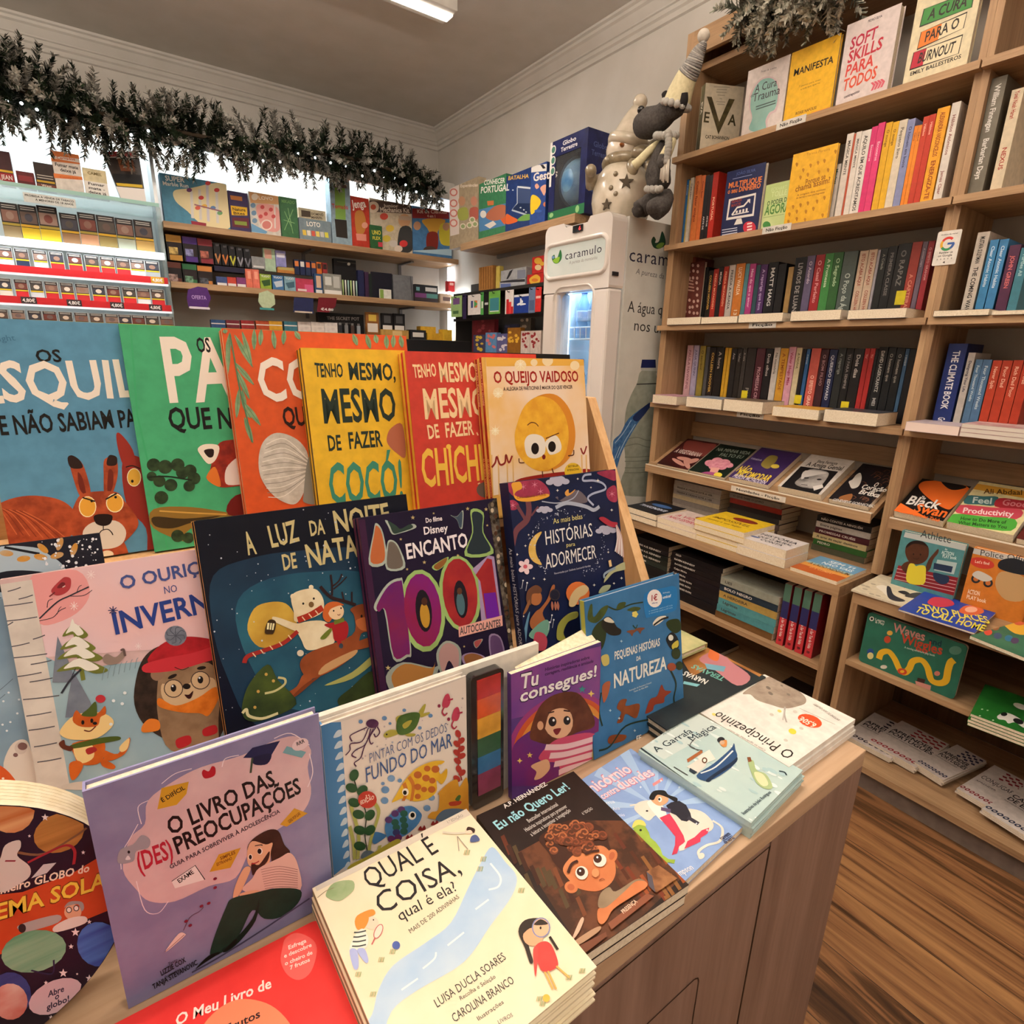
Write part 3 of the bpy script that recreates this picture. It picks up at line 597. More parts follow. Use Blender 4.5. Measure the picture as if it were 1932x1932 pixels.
def a_luz(A):
 A.Z(340,900,.24845)
 n1=mat('16203A',.4,c2='10162A',scale=10)
 A.p([(250,750),(520,620),(900,560),(1420,560),(1560,900),(1600,1700),(1200,1900),(600,1900),(350,1500),(240,1100)],mat('1E3C54',.4,c2='17293F',scale=9)).p([(420,1000),(600,800),(1000,720),(1450,760),(1520,1200),(1300,1700),(800,1750),(520,1400)],mat('2C6478',.4,c2='1F4860',scale=12))
 gl=mat('D9B24A',.4,c2='B98E34',scale=20)
 A.p([(510,1160),(560,1000),(680,950),(800,960),(870,1050),(880,1180),(760,1270),(600,1290)],gl)
 G=mat('D6C68E',.3,.3)
 for tx,a,b,hh in(('A',(520,592),(580,575),170),('LUZ',(690,535),(905,480),160),('DA',(985,445),(1100,428),110),('NOITE',(1175,430),(1600,350),165),('DE',(780,705),(890,685),115),('NATAL',(970,690),(1420,580),170)):A.t(tx,a,b,hh,G,'b',.05)
 rr=random.Random(5)
 for i in range(90):x,y=rr.uniform(150,1500),rr.uniform(230,1800);A.o(x,y,*(2*[rr.choice((3,4,5,7))]),'C8CCD6')
 bear=mat('EADAB8',.6,c2='D8C299',scale=40)
 A.p([(880,1130),(1000,1090),(1120,1110),(1170,1250),(1060,1300),(960,1310),(920,1240)],bear).p([(840,920),(880,870),(1000,845),(1060,880),(1090,960),(1060,1040),(880,1100),(860,1020)],bear).o(852,906,18,20,bear).o(992,836,18,18,bear)
 A.p([(700,1060),(760,1070),(880,1110),(960,1100),(960,1170),(880,1170),(760,1120),(705,1090)],bear).o(932,960,8,9,BLK).o(1012,922,8,9,BLK).o(993,967,20,22,'7A5A34')
 A.l([(890,1085),(980,1050),(1080,990)],50,'A8301E').l([(890,1170),(780,1260),(620,1320),(510,1360),(485,1410)],32,'A02A24')
 for x,y in((935,1075),(985,1052),(1035,1028),(830,1215),(760,1265),(690,1295),(620,1325),(560,1350)):A.l([(x-12,y-16),(x+12,y+14)],8,'E9C9A0')
 A.p([(640,1180),(660,1100),(690,1080),(725,1100),(710,1180),(680,1190)],'3A2612').q([(660,1105),(715,1110),(705,1160),(655,1155)],'F2E6B0').l([(680,1105),(673,1158)],7,'3A2612').l([(698,1107),(690,1160)],7,'3A2612')
 dr=mat('A0522A',.6,c2='84401E',scale=30)
 A.p([(910,1400),(1000,1320),(1300,1200),(1320,1060),(1290,1000),(1400,960),(1500,1000),(1500,1130),(1440,1170),(1370,1190),(1330,1330),(1200,1440),(1000,1530),(930,1490)],dr).p([(930,1500),(1000,1530),(880,1640),(770,1705),(740,1690),(760,1660),(880,1590)],dr).p([(1060,1510),(1000,1560),(880,1660),(860,1650),(960,1560)],'7A3A1C')
 A.p([(1100,1420),(1330,1310),(1300,1370),(1060,1500)],'C79A6A').p([(1300,1270),(1460,1210),(1500,1260),(1340,1310)],dr)
 A.p([(1330,1090),(1420,1060),(1500,1090),(1460,1160),(1370,1160)],'BF6A3A').o(1374,1055,8,12,BLK).o(745,1690,30,18,'2A1A14',-20).o(910,1335,26,24,'D8C8B0')
 hz='2E1A1C'
 A.l([(1330,970),(1240,940),(1140,910),(1060,830)],22,hz).l([(1150,900),(1150,820),(1140,740)],14,hz).l([(1150,830),(1200,790),(1225,735)],12,hz).l([(1160,850),(1220,800),(1262,755)],10,hz).l([(1240,935),(1225,870)],12,hz).l([(1300,950),(1300,870)],12,hz)
 A.p([(1080,1060),(1100,970),(1170,945),(1180,1000),(1130,1100)],'C8622A').o(1180,1020,60,62,'EBC9A0').p([(1120,1030),(1110,970),(1180,945),(1240,970),(1200,975),(1140,1000)],'C8622A').o(1162,1014,6,7,BLK).o(1218,994,6,7,BLK).l([(1190,1042),(1203,1048),(1212,1038)],5,'7A2A1A')
 A.p([(1090,1120),(1170,1100),(1250,1090),(1275,1150),(1250,1230),(1170,1240),(1150,1160)],'A41E24').l([(1165,1105),(1240,1080)],32,'6E7A2A').p([(1060,1220),(1130,1150),(1150,1160),(1100,1225)],'6E7A2A').l([(1195,1230),(1215,1280)],26,'A41E24').o(1218,1280,16,20,'3A4450')
 A.p([(510,1590),(660,1420),(740,1540),(880,1720),(600,1850),(470,1800)],mat('28381E',.6,c2='4A5A24',scale=30)).l([(640,1640),(720,1620),(790,1570),(790,1530),(740,1520)],18,'C9C088').l([(470,1790),(500,1760),(520,1810),(620,1830),(740,1790)],22,'D6CC9A')
 A.p([(1090,1580),(1300,1480),(1470,1340),(1470,1400),(1300,1530)],'A8A860').p([(1190,1700),(1290,1600),(1460,1470),(1500,1700),(1300,1800)],mat('26341A',.6,c2='3C4C22',scale=30))
 for x,y in((650,1495),(590,1625),(705,1545),(565,1745)):A.o(x,y,12,12,'C9A050')
stand('picture_book','midnight blue picture book with gold lettering, a polar bear and a reindeer',R2(-.0092),(366,986),(766,930),.010,mat('121626',.35,c2='0D101C',scale=10),a_luz,1,'golden-spined twin right behind the polar bear book',spine=mat('D9983E',.5,c2='B97A2A',scale=90))
def a_1001(A):
 A.Z(660,900,.2174)
 A.q([(75,370),(130,365),(330,1932),(270,1932)],'3A1A3A')
 for tx,a,b,hh,st in(('Do filme',(658,398),(802,375),40,'b'),('Disney',(640,500),(850,470),64,'b'),('ENCANTO',(492,715),(1028,600),128,'b')):A.t(tx,a,b,hh,'F0E6EA',st,.04)
 hl=[mat('C9D8D0',.15,.6),mat('B8E08A',.15,.6),mat('C8B0E0',.15,.6)]
 def sticker(pts,c,h=0):
  cx=sum(p[0]for p in pts)/len(pts);cy=sum(p[1]for p in pts)/len(pts);A.p([(cx+(x-cx)*1.24,cy+(y-cy)*1.14)for x,y in pts],hl[h]).p(pts,c)
 sticker([(330,380),(400,420),(440,450),(520,410),(545,440),(440,480),(380,490),(350,430)],'2E4038')
 sticker([(885,335),(930,345),(975,300),(970,430),(950,430),(930,370)],'3A4A5A');sticker([(730,770),(840,700),(820,760),(760,805)],'8A5A2A',1)
 for pts,c,h in(([(230,420),(280,500),(300,720),(180,735),(210,500)],'B9663A',0),([(350,560),(410,600),(460,770),(330,785),(330,620)],'6A6058',0),([(1060,310),(1150,330),(1150,480),(1220,640),(1020,660),(1070,480)],'243038',1),([(770,1540),(840,1440),(940,1500),(930,1690),(860,1590),(810,1700)],'B08A88',0),([(990,1560),(1060,1530),(1150,1560),(1160,1620),(1030,1640)],'8A5A34',2),([(1220,1390),(1300,1400),(1330,1560),(1240,1580)],'5A4068',2),([(360,1730),(480,1620),(700,1660),(740,1600),(700,1740),(540,1790),(430,1880)],'A8743A',0),([(1080,1430),(1145,1410),(1100,1480)],'A04A4A',0)):sticker(pts,c,h)
 one=[(235,1110),(330,950),(430,900),(460,960),(520,1480),(490,1540),(380,1555),(310,1160),(250,1170)]
 pr=mat('7E2050',.35,c2='5E1E6A',scale=14);rd=mat('8E1E2C',.35,c2='A8302E',scale=30)
 A.p([(x+(x-390)*.12-4,y+(y-1230)*.07)for x,y in one],hl[0]).o(630,1160,195,360,hl[1],-6).o(955,1010,180,330,hl[1],-6)
 A.q([(1060,800),(1200,680),(1250,690),(1320,1230),(1140,1250),(1110,870)],hl[2])
 A.p(one,pr).o(632,1155,160,320,mat('7A1E78',.35,c2='8E1E34',scale=9),-6).o(640,1160,70,185,'1B1420',-6).o(955,1005,150,300,rd,-6).o(962,1060,58,165,'1B1420',-6)
 A.q([(1090,850),(1190,705),(1230,715),(1300,1215),(1180,1228),(1130,905)],rd).q([(1160,1010),(1262,1000),(1298,1215),(1185,1228)],'6A1E9A')
 A.o(650,1200,42,110,'B88A2E',-6).o(645,1080,26,36,'4A2A1E').o(960,1100,36,100,'4A6A74',-6).o(950,990,22,30,'5A3624')
 A.q([(940,1300),(1320,1200),(1325,1290),(945,1390)],'E2A59A').t('AUTOCOLANTES',(955,1368),(1308,1292),62,'4A4348','b',.04)
 for x,y,r in((545,352,20),(1020,275,18),(1180,280,18),(645,740,18),(935,680,14),(330,1655,24),(1190,420,12),(990,1470,12),(440,540,14),(725,315,12),(495,800,14)):A.star(x,y,r,'BBA672')
 A.q([(1195,235),(1270,180),(1450,1540),(1395,1560)],mat('8F8478',.2,.7,c2='3E372F',scale=120))
 rr=random.Random(9)
 for i in range(26):f=i/26;A.o(1235+f*185+rr.uniform(-20,20),240+f*1290,14,20,rr.choice(('4A3020','B8A890','7A6A58','2E221A')))
stand('sticker_book','dark purple sticker book with a huge shiny 1001',R2(.0130),(676,980),(937,938),.009,'1E1430',a_1001,1,'white-edged twin right behind the purple sticker book',spine='5A1E40')
def a_hist(A):
 A.Z(900,860,.2174)
 pk=mat('A83A56',.5,c2='8C2E48',scale=60)
 A.p([(250,260),(320,215),(500,200),(600,260),(625,350),(480,380),(330,360)],pk).p([(265,400),(320,385),(365,430),(330,470),(270,460)],pk).p([(1040,150),(1100,130),(1200,130),(1200,215),(1120,190)],pk).p([(1130,290),(1200,260),(1215,390),(1160,395),(1125,350)],pk)
 for x,y in((400,270),(500,250),(550,310),(310,430),(1170,330)):A.star(x,y,34,'D98AA0',6,.15)
 A.l([(440,380),(450,470),(430,560),(340,650),(305,780)],46,'6E4048').l([(345,430),(400,520),(420,560)],26,'6E4048').l([(530,440),(470,520)],14,'6E4048')
 A.p([(300,240),(370,225),(390,280),(340,310),(330,345),(430,365),(600,330),(620,355),(500,392),(380,395),(325,365),(310,300)],'E2A23A').t('Contos de todo o mundo',(345,372),(600,345),18,'8A4A14')
 for cx,cy,s in((700,215,1),(585,465,.7),(1120,640,.9)):
  for dx,dy,r in((-70,15,34),(-30,-10,42),(20,-8,46),(65,8,36),(0,22,40)):A.o(cx+dx*s,cy+dy*s,r*s,r*.7*s,'B4B2C6')
 A.p([(680,365),(700,355),(720,385),(850,300),(920,330),(955,400),(840,415),(740,400)],'6A6068').p([(760,320),(790,290),(800,325),(850,290),(830,320),(780,350)],'D89A4A').l([(680,450),(780,410),(940,440),(1010,470),(1060,440)],26,'A8AEC0').l([(560,395),(700,410),(830,370),(880,300)],8,'A8AEC0')
 A.l([(990,160),(930,170),(920,215),(1010,215),(1090,240),(1110,290),(1000,330),(960,370),(1010,430)],14,'A8AEC8')
 W,Yl='EEE9E4','E2D68A'
 A.t('As mais belas',(660,590),(915,545),46,Yl,'r',.03).t('HISTÓRIAS',(590,775),(1005,695),120,W,'r').t('para',(772,790),(850,780),34,Yl,'r',.04).t('ADORMECER',(595,980),(1035,885),122,W,'r').t('Recontadas por Stefania Leonardi Hartley',(668,1030),(985,960),17,'C9C8D6','r')
 A.p([(560,660),(500,690),(450,770),(450,860),(490,920),(560,945),(515,860),(510,760)],mat('E4C06A',.4,c2='D0A850',scale=50))
 rr=random.Random(2)
 for i in range(130):
  a=rr.uniform(2.2,5.2)if i%3 else rr.uniform(-.6,1.2);r=rr.gauss(1,.06);A.o(790+310*r*math.cos(a),770-290*r*math.sin(-a)*1,*(2*[rr.choice((2,3,5))]),'C6CAD8')
 for x,y,r in((690,300,14),(980,275,10),(1160,470,14),(440,685,10),(412,780,12),(340,855,14),(485,1062,12),(577,1070,14),(1130,835,12),(1180,1105,12),(1008,1120,14),(1245,1060,14),(395,1390,10),(865,200,12),(1040,215,16)):A.star(x,y,r,'F2EDE2',4,.35)
 A.p([(1050,545),(1090,530),(1160,570),(1210,580),(1190,620),(1120,600)],'A83040')
 for i in range(6):A.l([(1200,600),(1210+i*8,720),(1190+i*14,830+i*10)],12,'C9A8A0' if i%2 else 'E4DADA')
 for a in range(5):A.o(410+36*math.cos(a*1.257),960+40*math.sin(a*1.257),30,22,'E8CCD2',a*72)
 A.o(410,960,18,18,'C85A6A')
 A.p([(470,1500),(450,1430),(500,1350),(540,1320),(600,1240),(640,1130),(665,1120),(660,1170),(620,1260),(560,1360),(600,1460),(560,1520)],'A0603A').o(500,1230,54,66,'A8683E').p([(420,1260),(430,1170),(500,1120),(550,1150),(540,1190),(470,1200),(460,1290)],'6A4430').p([(390,1370),(440,1250),(450,1280),(420,1350)],'8A5A38')
 A.o(665,1205,46,50,'3A3238').o(665,1205,36,40,'1E1E30')
 for dx in(-20,8,30):A.p([(660+dx,1260),(675+dx,1300),(665+dx,1340),(652+dx,1300)],'A86A58')
 A.p([(440,1560),(520,1460),(600,1420),(620,1500),(560,1600)],'6FA08E').p([(380,1620),(420,1420),(450,1350),(430,1480),(410,1640)],'5E8AA8').p([(480,1620),(500,1530),(570,1540),(600,1600),(580,1680),(500,1680)],'B8485A')
 A.o(865,1190,102,100,'D9743A').p([(790,1300),(800,1220),(850,1150),(920,1120),(960,1150),(930,1200),(880,1230),(840,1300)],'D8BC8A')
 A.p([(680,1560),(700,1450),(780,1370),(860,1350),(860,1400),(780,1440),(740,1530),(760,1590),(700,1600)],'A8A84E').p([(1045,1190),(1080,1130),(1150,1120),(1120,1170)],'A8B08A').p([(1090,1100),(1110,1040),(1190,960),(1280,920),(1285,980),(1180,1010),(1120,1070)],'B4B48A').l([(1150,960),(1140,905)],22,'E4C08A').l([(1095,1060),(1100,1020),(1190,970)],16,'8FA0B0')
 for x,y in((390,1080),(425,1100),(360,1150),(640,1380),(620,1440),(655,1420)):A.l([(x,y),(x-12,y+70)],4,'C8CCD6').o(x,y,7,7,'E6E8EC')
stand('picture_book','navy blue bedtime story book with a crescent moon and pink trees',R2(.0330),(958,909),(1161,887),.022,mat('1A2348',.42,c2='151C3A',scale=20),a_hist,spine='161C3C',spine_text=[('As mais belas HISTÓRIAS para ADORMECER',.33,.93,'D8D4DA','r')])
# --- row 3
def a_preoc(A):
 A.Z(140,1320,.31686)
 pu=mat('D5B7BC',.5,c2='C8A8B0',scale=30)
 A.p([(290,1010),(330,830),(420,740),(440,600),(600,480),(760,400),(1000,330),(1200,240),(1330,220),(1410,300),(1390,400),(1410,560),(1350,680),(1200,780),(1050,900),(960,1060),(800,1110),(600,1200),(450,1200),(370,1130)],pu)
 for pts in([(380,740),(330,830),(280,920),(280,1010)],[(370,1080),(420,1250),(500,1270),(560,1200)],[(440,600),(380,640),(400,740)],[(700,410),(600,440),(520,500)],[(980,330),(900,350),(880,400)],[(1400,320),(1420,430),(1390,520)],[(1190,230),(1290,200),(1400,270)]):A.l(pts,5,'E9DCE4')
 A.t('O LIVRO DAS',(570,808),(1200,505),102,INK,'b',.02).t('(DES)',(385,1025),(596,930),112,'B0243A','b',.04).t('PREOCUPAÇÕES',(610,922),(1355,550),104,INK,'b',.02).t('GUIA PARA SOBREVIVER À ADOLESCÊNCIA',(572,1008),(1225,672),26,'3A2A36','b')
 A.q([(520,525),(682,487),(668,560),(610,625),(495,652)],'C99A2C').t('É DIFÍCIL',(525,612),(662,530),26,INK,'b',.06)
 A.q([(860,920),(992,880),(930,1000),(805,1025)],'C9962C').t('SIMPLES',(870,955),(960,915),20,'6A3A14').t('ESTRANHO',(848,990),(940,950),18,'6A3A14')
 A.q([(1310,645),(1390,675),(1265,755),(1225,742)],'C9962C').t('GEREI POPULAR!',(1280,735),(1350,680),20,'6A3A14')
 A.q([(580,1080),(720,985),(778,1070),(600,1122)],'E4DADC').t('EXAME',(625,1092),(715,1030),28,INK,'b').l([(580,1080),(720,985),(778,1070)],5,INK,False)
 A.p([(760,440),(770,415),(800,425),(820,395),(840,405),(835,450),(780,468)],'AC1E2E')
 A.q([(1005,345),(1060,285),(1225,243),(1170,335),(1060,345)],'20244E').p([(1060,345),(1170,320),(1150,380),(1075,385)],'181C40').l([(1060,345),(1050,435)],12,'3A4A3A')
 A.q([(1240,315),(1265,275),(1380,310),(1355,345)],'6FA0AC').o(1345,265,52,34,'DCC6CC',-25).t('RRR',(1325,275),(1372,252),22,INK)
 A.p([(262,970),(275,890),(350,860),(400,805),(450,830),(440,880),(370,900),(350,960)],'9A96A2').o(325,905,8,9,INK).p([(305,950),(320,925),(335,948)],'D8D2DA')
 hr=mat('3E241E',.6,c2='2E1A16',scale=60);sk='D9A98A'
 A.p([(1030,890),(1060,830),(1150,775),(1215,780),(1250,860),(1285,910),(1230,980),(1180,990),(1160,900),(1090,1000),(1060,1040),(1060,950)],hr)
 A.p([(1030,900),(1060,840),(1140,860),(1180,850),(1170,900),(1160,970),(1110,990),(1040,985)],sk).p([(1055,970),(1100,980),(1160,900),(1150,960),(1080,1030),(1060,1040)],hr)
 A.o(1048,935,13,18,'F0E6E0').o(1048,935,9,14,INK).o(1105,900,16,20,'F0E6E0').o(1102,900,12,16,INK).l([(1075,868),(1110,862),(1120,866)],6,INK).l([(1055,975),(1080,970),(1100,958)],8,'A02A34')
 st=mat('D9B4AC',.6)
 A.p([(1060,1060),(1100,1000),(1220,940),(1285,910),(1330,980),(1345,1130),(1180,1120),(1110,1150),(1000,1130)],st)
 for i in range(9):A.l([(1110+i*3,1010+i*14),(1220,990+i*15),(1330,1010+i*13)],3,'8A5A5A')
 A.p([(945,1180),(960,1100),(1010,1000),(1050,1000),(1020,1080),(980,1160)],sk).p([(990,1150),(1080,1130),(1110,1150),(1000,1170)],sk)
 gr=mat('1E3A30',.6,c2='162C24',scale=40)
 A.p([(900,1240),(940,1180),(1060,1150),(1200,1120),(1345,1130),(1330,1210),(1230,1290),(1130,1300),(1060,1250),(980,1400),(880,1500),(810,1520),(830,1420)],gr).p([(1100,1180),(1060,1300),(940,1440),(880,1480),(900,1500),(980,1440),(1080,1310)],'12241E').p([(800,1520),(870,1500),(780,1560),(720,1600)],BLK).p([(900,1480),(960,1420),(960,1450),(890,1500)],BLK)
 A.l([(700,1620),(860,1530),(1100,1380),(1400,1180)],12,'4A4460')
 A.p([(540,1500),(620,1390),(660,1390),(650,1410)],'E2CCC8').l([(540,1498),(655,1395)],4,'6A4A50').l([(650,1370),(690,1290),(740,1260),(770,1230)],4,'5A3A4A')
 for x,y in((665,1315),(690,1340),(757,1225),(800,1208),(838,1062),(838,1115)):A.o(x,y,12,8,'7A1E34',-30)
 A.t('Texto',(560,1578),(615,1550),18,INK,'r').t('LIZZIE COX',(518,1640),(665,1555),32,INK,'b').t('Ilustrações',(540,1655),(632,1605),18,INK,'r').t('TANJA STEVANOVIC',(472,1720),(735,1570),32,INK,'b')
PL3=plane(-.4945,-.58+.0005,0.5)
stand('hardback_book','lilac hardback with a thought cloud above a seated girl',PL3,(158,1510),(600,1333),.014,mat('8A86AC',.45,c2='7E7AA2',scale=30),a_preoc)
def a_fundo(A):
 A.Z(580,1200,.2381)
 A.q([(100,690),(265,680),(340,1790),(205,1900)],'4A80B4').q([(265,680),(1260,325),(1260,1420),(340,1800)],'E2D6CC')
 for i in range(13):y=770+i*87;A.p([(205+i*7,y+30),(235+i*6.4,y-20),(268+i*5.4,y-25),(268+i*5.4,y+15),(225+i*6.4,y+35)],'C4D2DE')
 rr=random.Random(4)
 for i in range(40):x=rr.uniform(350,1230);A.o(x,760-(x-300)*.36+rr.uniform(20,260),*(2*[rr.choice((5,8,6))]),rr.choice(('A8A0A0','C4B4B4','B0B4C4')))
 for x,y,r in((608,648,20),(765,585,15),(420,675,17),(973,628,17),(888,725,15),(652,690,12),(662,1125,30),(615,1215,32),(610,1300,30),(730,1142,18),(595,1165,15),(982,1278,26),(945,1360,28)):A.o(x,y,r,r*.9,mat('7A9CC4',.5,c2='5A84B4',scale=60))
 pu='4E2A4C'
 A.o(512,690,50,36,mat('5A3052',.5,c2='48264A',scale=60))
 for pts in([(470,720),(380,760),(335,790),(350,830)],[(480,725),(430,830),(340,850),(335,900),(300,940)],[(500,730),(460,850),(380,900),(350,940),(385,960)],[(520,730),(450,870),(420,960),(370,1000),(385,1030)],[(540,720),(490,800),(500,850),(520,840)],[(550,715),(570,760),(540,795),(525,770)]):A.l(pts,9,pu)
 tg=mat('4E6E34',.5,c2='3A5828',scale=60)
 A.p([(605,770),(650,740),(720,745),(720,770),(640,800),(605,795)],'A8A044').p([(700,640),(760,620),(750,660),(710,690)],'A8A044').p([(880,600),(920,540),(935,545),(910,620)],'A8A044').p([(890,620),(960,600),(960,615),(900,640)],'A8A044').p([(770,770),(850,770),(840,790),(790,790)],'A8A044')
 A.p([(700,720),(720,640),(800,605),(880,605),(885,650),(850,730),(780,775),(720,775)],tg).p([(750,700),(790,670),(825,665),(800,710),(765,730)],'A8A044').o(625,775,7,7,BLK)
 for dx,dy in((0,0),(75,105)):A.p([(1065+dx,530+dy),(1085+dx,470+dy),(1115+dx,455+dy),(1130+dx,510+dy),(1110+dx,560+dy),(1070+dx,560+dy)],'B8405A').l([(1080+dx,560+dy),(1065+dx,600+dy),(1085+dx,625+dy),(1105+dx,605+dy)],11,'A8304A').l([(1110+dx,505+dy),(1150+dx,495+dy)],12,'A8304A').o(1040+dx,550+dy,12,14,'8A2A48')
 B='3E5A8E'
 A.t('PINTAR COM OS DEDOS',(488,1005),(1105,752),78,B,'t').t('FUNDO DO MAR',(458,1160),(1145,868),118,B,'r')
 A.l([(1195,760),(1200,880),(1190,1000),(1220,1140)],8,'8E2A24')
 for x,y,a in((1190,770,70),(1215,825,-40),(1180,850,40),(1215,890,-40),(1180,920,40),(1220,945,-30),(1185,985,40),(1195,1050,70),(1222,1078,-40),(1180,1125,40)):A.o(x,y,32,22,'A83A32',a)
 yl=mat('E2B634',.5,c2='D4A22A',scale=60)
 A.p([(665,1310),(700,1250),(760,1150),(850,1050),(980,990),(1080,985),(1060,1010),(1030,1020),(1050,1090),(1100,1045),(1100,1110),(1060,1170),(1020,1140),(1020,1220),(960,1280),(850,1305),(760,1280),(690,1305)],yl)
 A.l([(760,1160),(780,1230),(755,1300)],26,'C0722C').l([(800,1110),(835,1180),(820,1300)],24,'C0722C')
 for x,y,r in((870,1095,32),(1010,1050,32),(945,1045,26),(935,1120,30),(985,1140,26),(870,1190,28),(920,1210,24),(980,1210,30),(870,1265,24)):A.o(x,y,r,r*.9,'B4602A')
 A.o(772,1230,26,30,'F0E8DC').o(768,1235,15,18,BLK)
 A.p([(610,1500),(640,1420),(720,1360),(820,1340),(890,1390),(900,1430),(860,1500),(760,1580),(650,1600),(620,1570)],mat('4E86BE',.5,c2='3A70A8',scale=40)).p([(600,1560),(540,1545),(505,1570),(520,1640),(570,1620),(620,1580)],'3E74AA')
 for x,y,c in((640,1450,'5A3A6E'),(690,1400,'5A3A6E'),(740,1370,'5A3A6E'),(760,1400,'2E5E52'),(690,1470,'2E5E52'),(755,1450,'2E5E52'),(700,1510,'2E5E52'),(765,1495,'2E5E52'),(700,1550,'3A3A6E'),(760,1540,'2E5E52'),(660,1600,'5A2A5E'),(715,1590,'5A2A5E')):A.o(x,y,30,27,c)
 A.o(826,1416,30,34,'F2ECE2',20).o(828,1412,17,20,BLK)
 A.p([(1110,1160),(1180,1130),(1200,1190),(1260,1120),(1260,1420),(970,1440),(975,1390),(1030,1370),(1040,1260),(1030,1240)],mat('D49A34',.5,c2='C4862A',scale=30)).p([(1010,1450),(1060,1380),(1140,1360),(1240,1370),(1260,1420),(1100,1460)],'5A7088').p([(1120,1310),(1210,1300),(1200,1330),(1130,1340)],'B0402A').p([(1165,1290),(1190,1255),(1210,1260),(1195,1300)],'4A6A34')
 for pts in([(340,1340),(400,1560),(395,1760)],[(530,1320),(560,1400),(500,1600),(480,1720)],[(330,1500),(360,1620),(370,1760)],[(570,1650),(560,1700)]):A.l(pts,24,'A8A85A')
 A.l([(365,1130),(400,1240),(460,1400),(450,1560),(470,1700)],8,'1E2A1E')
 for x,y,a in((365,1095,-70),(345,1195,20),(430,1215,-40),(365,1312,20),(400,1405,15),(490,1410,-50),(410,1530,15),(490,1530,-40),(410,1655,10)):A.o(x,y,48,36,mat('2E5434',.5,c2='244828',scale=60),a)
 A.o(470,1288,74,68,'B83A2E').t('3.ª',(450,1280),(482,1272),24,'F0D8C8').t('EDIÇÃO',(415,1328),(524,1282),30,'F0D8C8','b')
 A.p([(420,1750),(440,1700),(490,1690),(540,1715),(500,1740)],'5A6A78').p([(340,1800),(480,1730),(700,1600),(700,1660),(345,1830)],'A8A03A')
 for x,y in((900,1510),(800,1580),(1000,1470)):A.p([(x-26,y+20),(x-10,y-14),(x+4,y+4),(x+20,y-20),(x+30,y+16)],'8E2A2A')
PLF=plane(-.5180,-.58+.0005,2)
P,v,n,_z=PLF;a=PN(605,1366,P,n)-P;b=PN(879,1278,P,n)-P
fb=book('activity_book','finger painting book with sea creatures, with a paint palette fixed beside its cover','book',P+V((a.x,0,0)),V((-1,0,0)),v,a.x-b.x,(a.dot(v)+b.dot(v))/2,.010,'DCD2CA',art=a_fundo,spine='4A80B4')
W2=.300;H2=(a.dot(v)+b.dot(v))/2+.004
MB().frame(P+V((a.x+.004,0,0))-n*.0185,V((-W2,0,0)),v*H2,n*.008,cov('E8E0D4')).build('back_board',fb)
pq=[PN(*q,P,n)for q in((882,1290),(965,1255),(965,1500),(890,1540))]
px0,px1=pq[0].x-.003,pq[0].x-.052
hp=H2-.012
cs=MB();O3=P+V((px0,0,0))-n*.0102+v*.004;cs.rbox(O3,V((px1-px0,0,0)),v*hp,n*.013,.007,mat('1C1A1C',.12,coat=1));pal=cs.build('paint_palette',fb,bevel=.001)
for i,(c,f0)in enumerate((('C0302A',.83),('D9592A',.69),('E2A43A',.54),('2F5A3A',.40),('2A6AA0',.27),('8A3A5A',.10))):
 f1=(.97,.83,.69,.54,.40,.27)[i]
 MB().frame(O3+V((-.0085,0,0))+v*hp*f0+n*.0131,V((px1-px0+.014,0,0)),v*hp*(f1-f0)*.99,n*.0012,mat(c,.25,c2=shade(c,.85),scale=40,coat=.6)).build('paint',pal)
def a_tu(A):
 A.Z(860,1180,.42125)
 A.q([(240,190),(660,90),(650,330),(245,420)],mat('6A3A8A',.4,c2='8A4A8E',scale=12))
 for i,c in enumerate(('9A3A7A','C8562A','D98A3A','C8A84A','5A8A5A','3A6A8A')):r=250-i*24;A.p([(470+r*math.cos(math.radians(a))*.95,520-r*math.sin(math.radians(a))*.85-(math.cos(math.radians(a))*55))for a in range(-10,200,15)]+[(470,560)],c)
 A.p([(250,560),(320,480),(480,400),(640,420),(650,640),(250,720)],mat('7A2A6A',.4,c2='5A2A7A',scale=14))
 A.t('Histórias inspiradoras sobre',(398,205),(598,148),14,'3A1A4A','b').t('coragem, resiliência e amizade',(398,225),(615,165),14,'3A1A4A','b')
 A.t('Tu',(287,285),(370,262),62,'F2ECEA','b',.02,halo='241238').t('consegues!',(285,345),(632,225),52,'F2ECEA','b',.02,halo='241238')
 hr=mat('6A3A24',.6,c2='522A1A',scale=40)
 A.p([(330,490),(370,370),(440,310),(540,300),(600,370),(620,450),(540,480),(440,530),(360,520)],hr).o(458,430,66,76,'E2B08A',-5).p([(380,430),(420,340),(500,340),(540,400),(480,370),(420,390),(395,470)],hr)
 A.o(378,448,14,20,'D9A27C').o(432,430,18,22,'20120E').o(497,425,16,20,'20120E').o(437,424,5,6,'FFFFFF').o(501,418,5,6,'FFFFFF').p([(436,466),(470,460),(458,486),(446,488)],'7A1E24').l([(412,392),(440,385)],5,'3A1E14').l([(482,380),(510,384)],5,'3A1E14')
 pk=mat('C84A6A',.5)
 A.p([(370,590),(420,530),(480,500),(600,480),(645,520),(640,640),(480,700),(460,620),(400,610)],pk)
 for i in range(4):A.l([(400+i*20,545+i*38),(500,540+i*34),(640,500+i*34)],20,'EAC4C8')
 A.p([(335,630),(370,610),(410,600),(420,640),(385,680),(350,690),(360,655)],'E2B08A')
 for x,y,r in((605,305,16),(285,605,13),(565,285,18),(330,580,14)):A.star(x,y,r,'E8C86A' if x!=565 else '3A8A8A',4 if x<300 or x>600 else 5,.4)
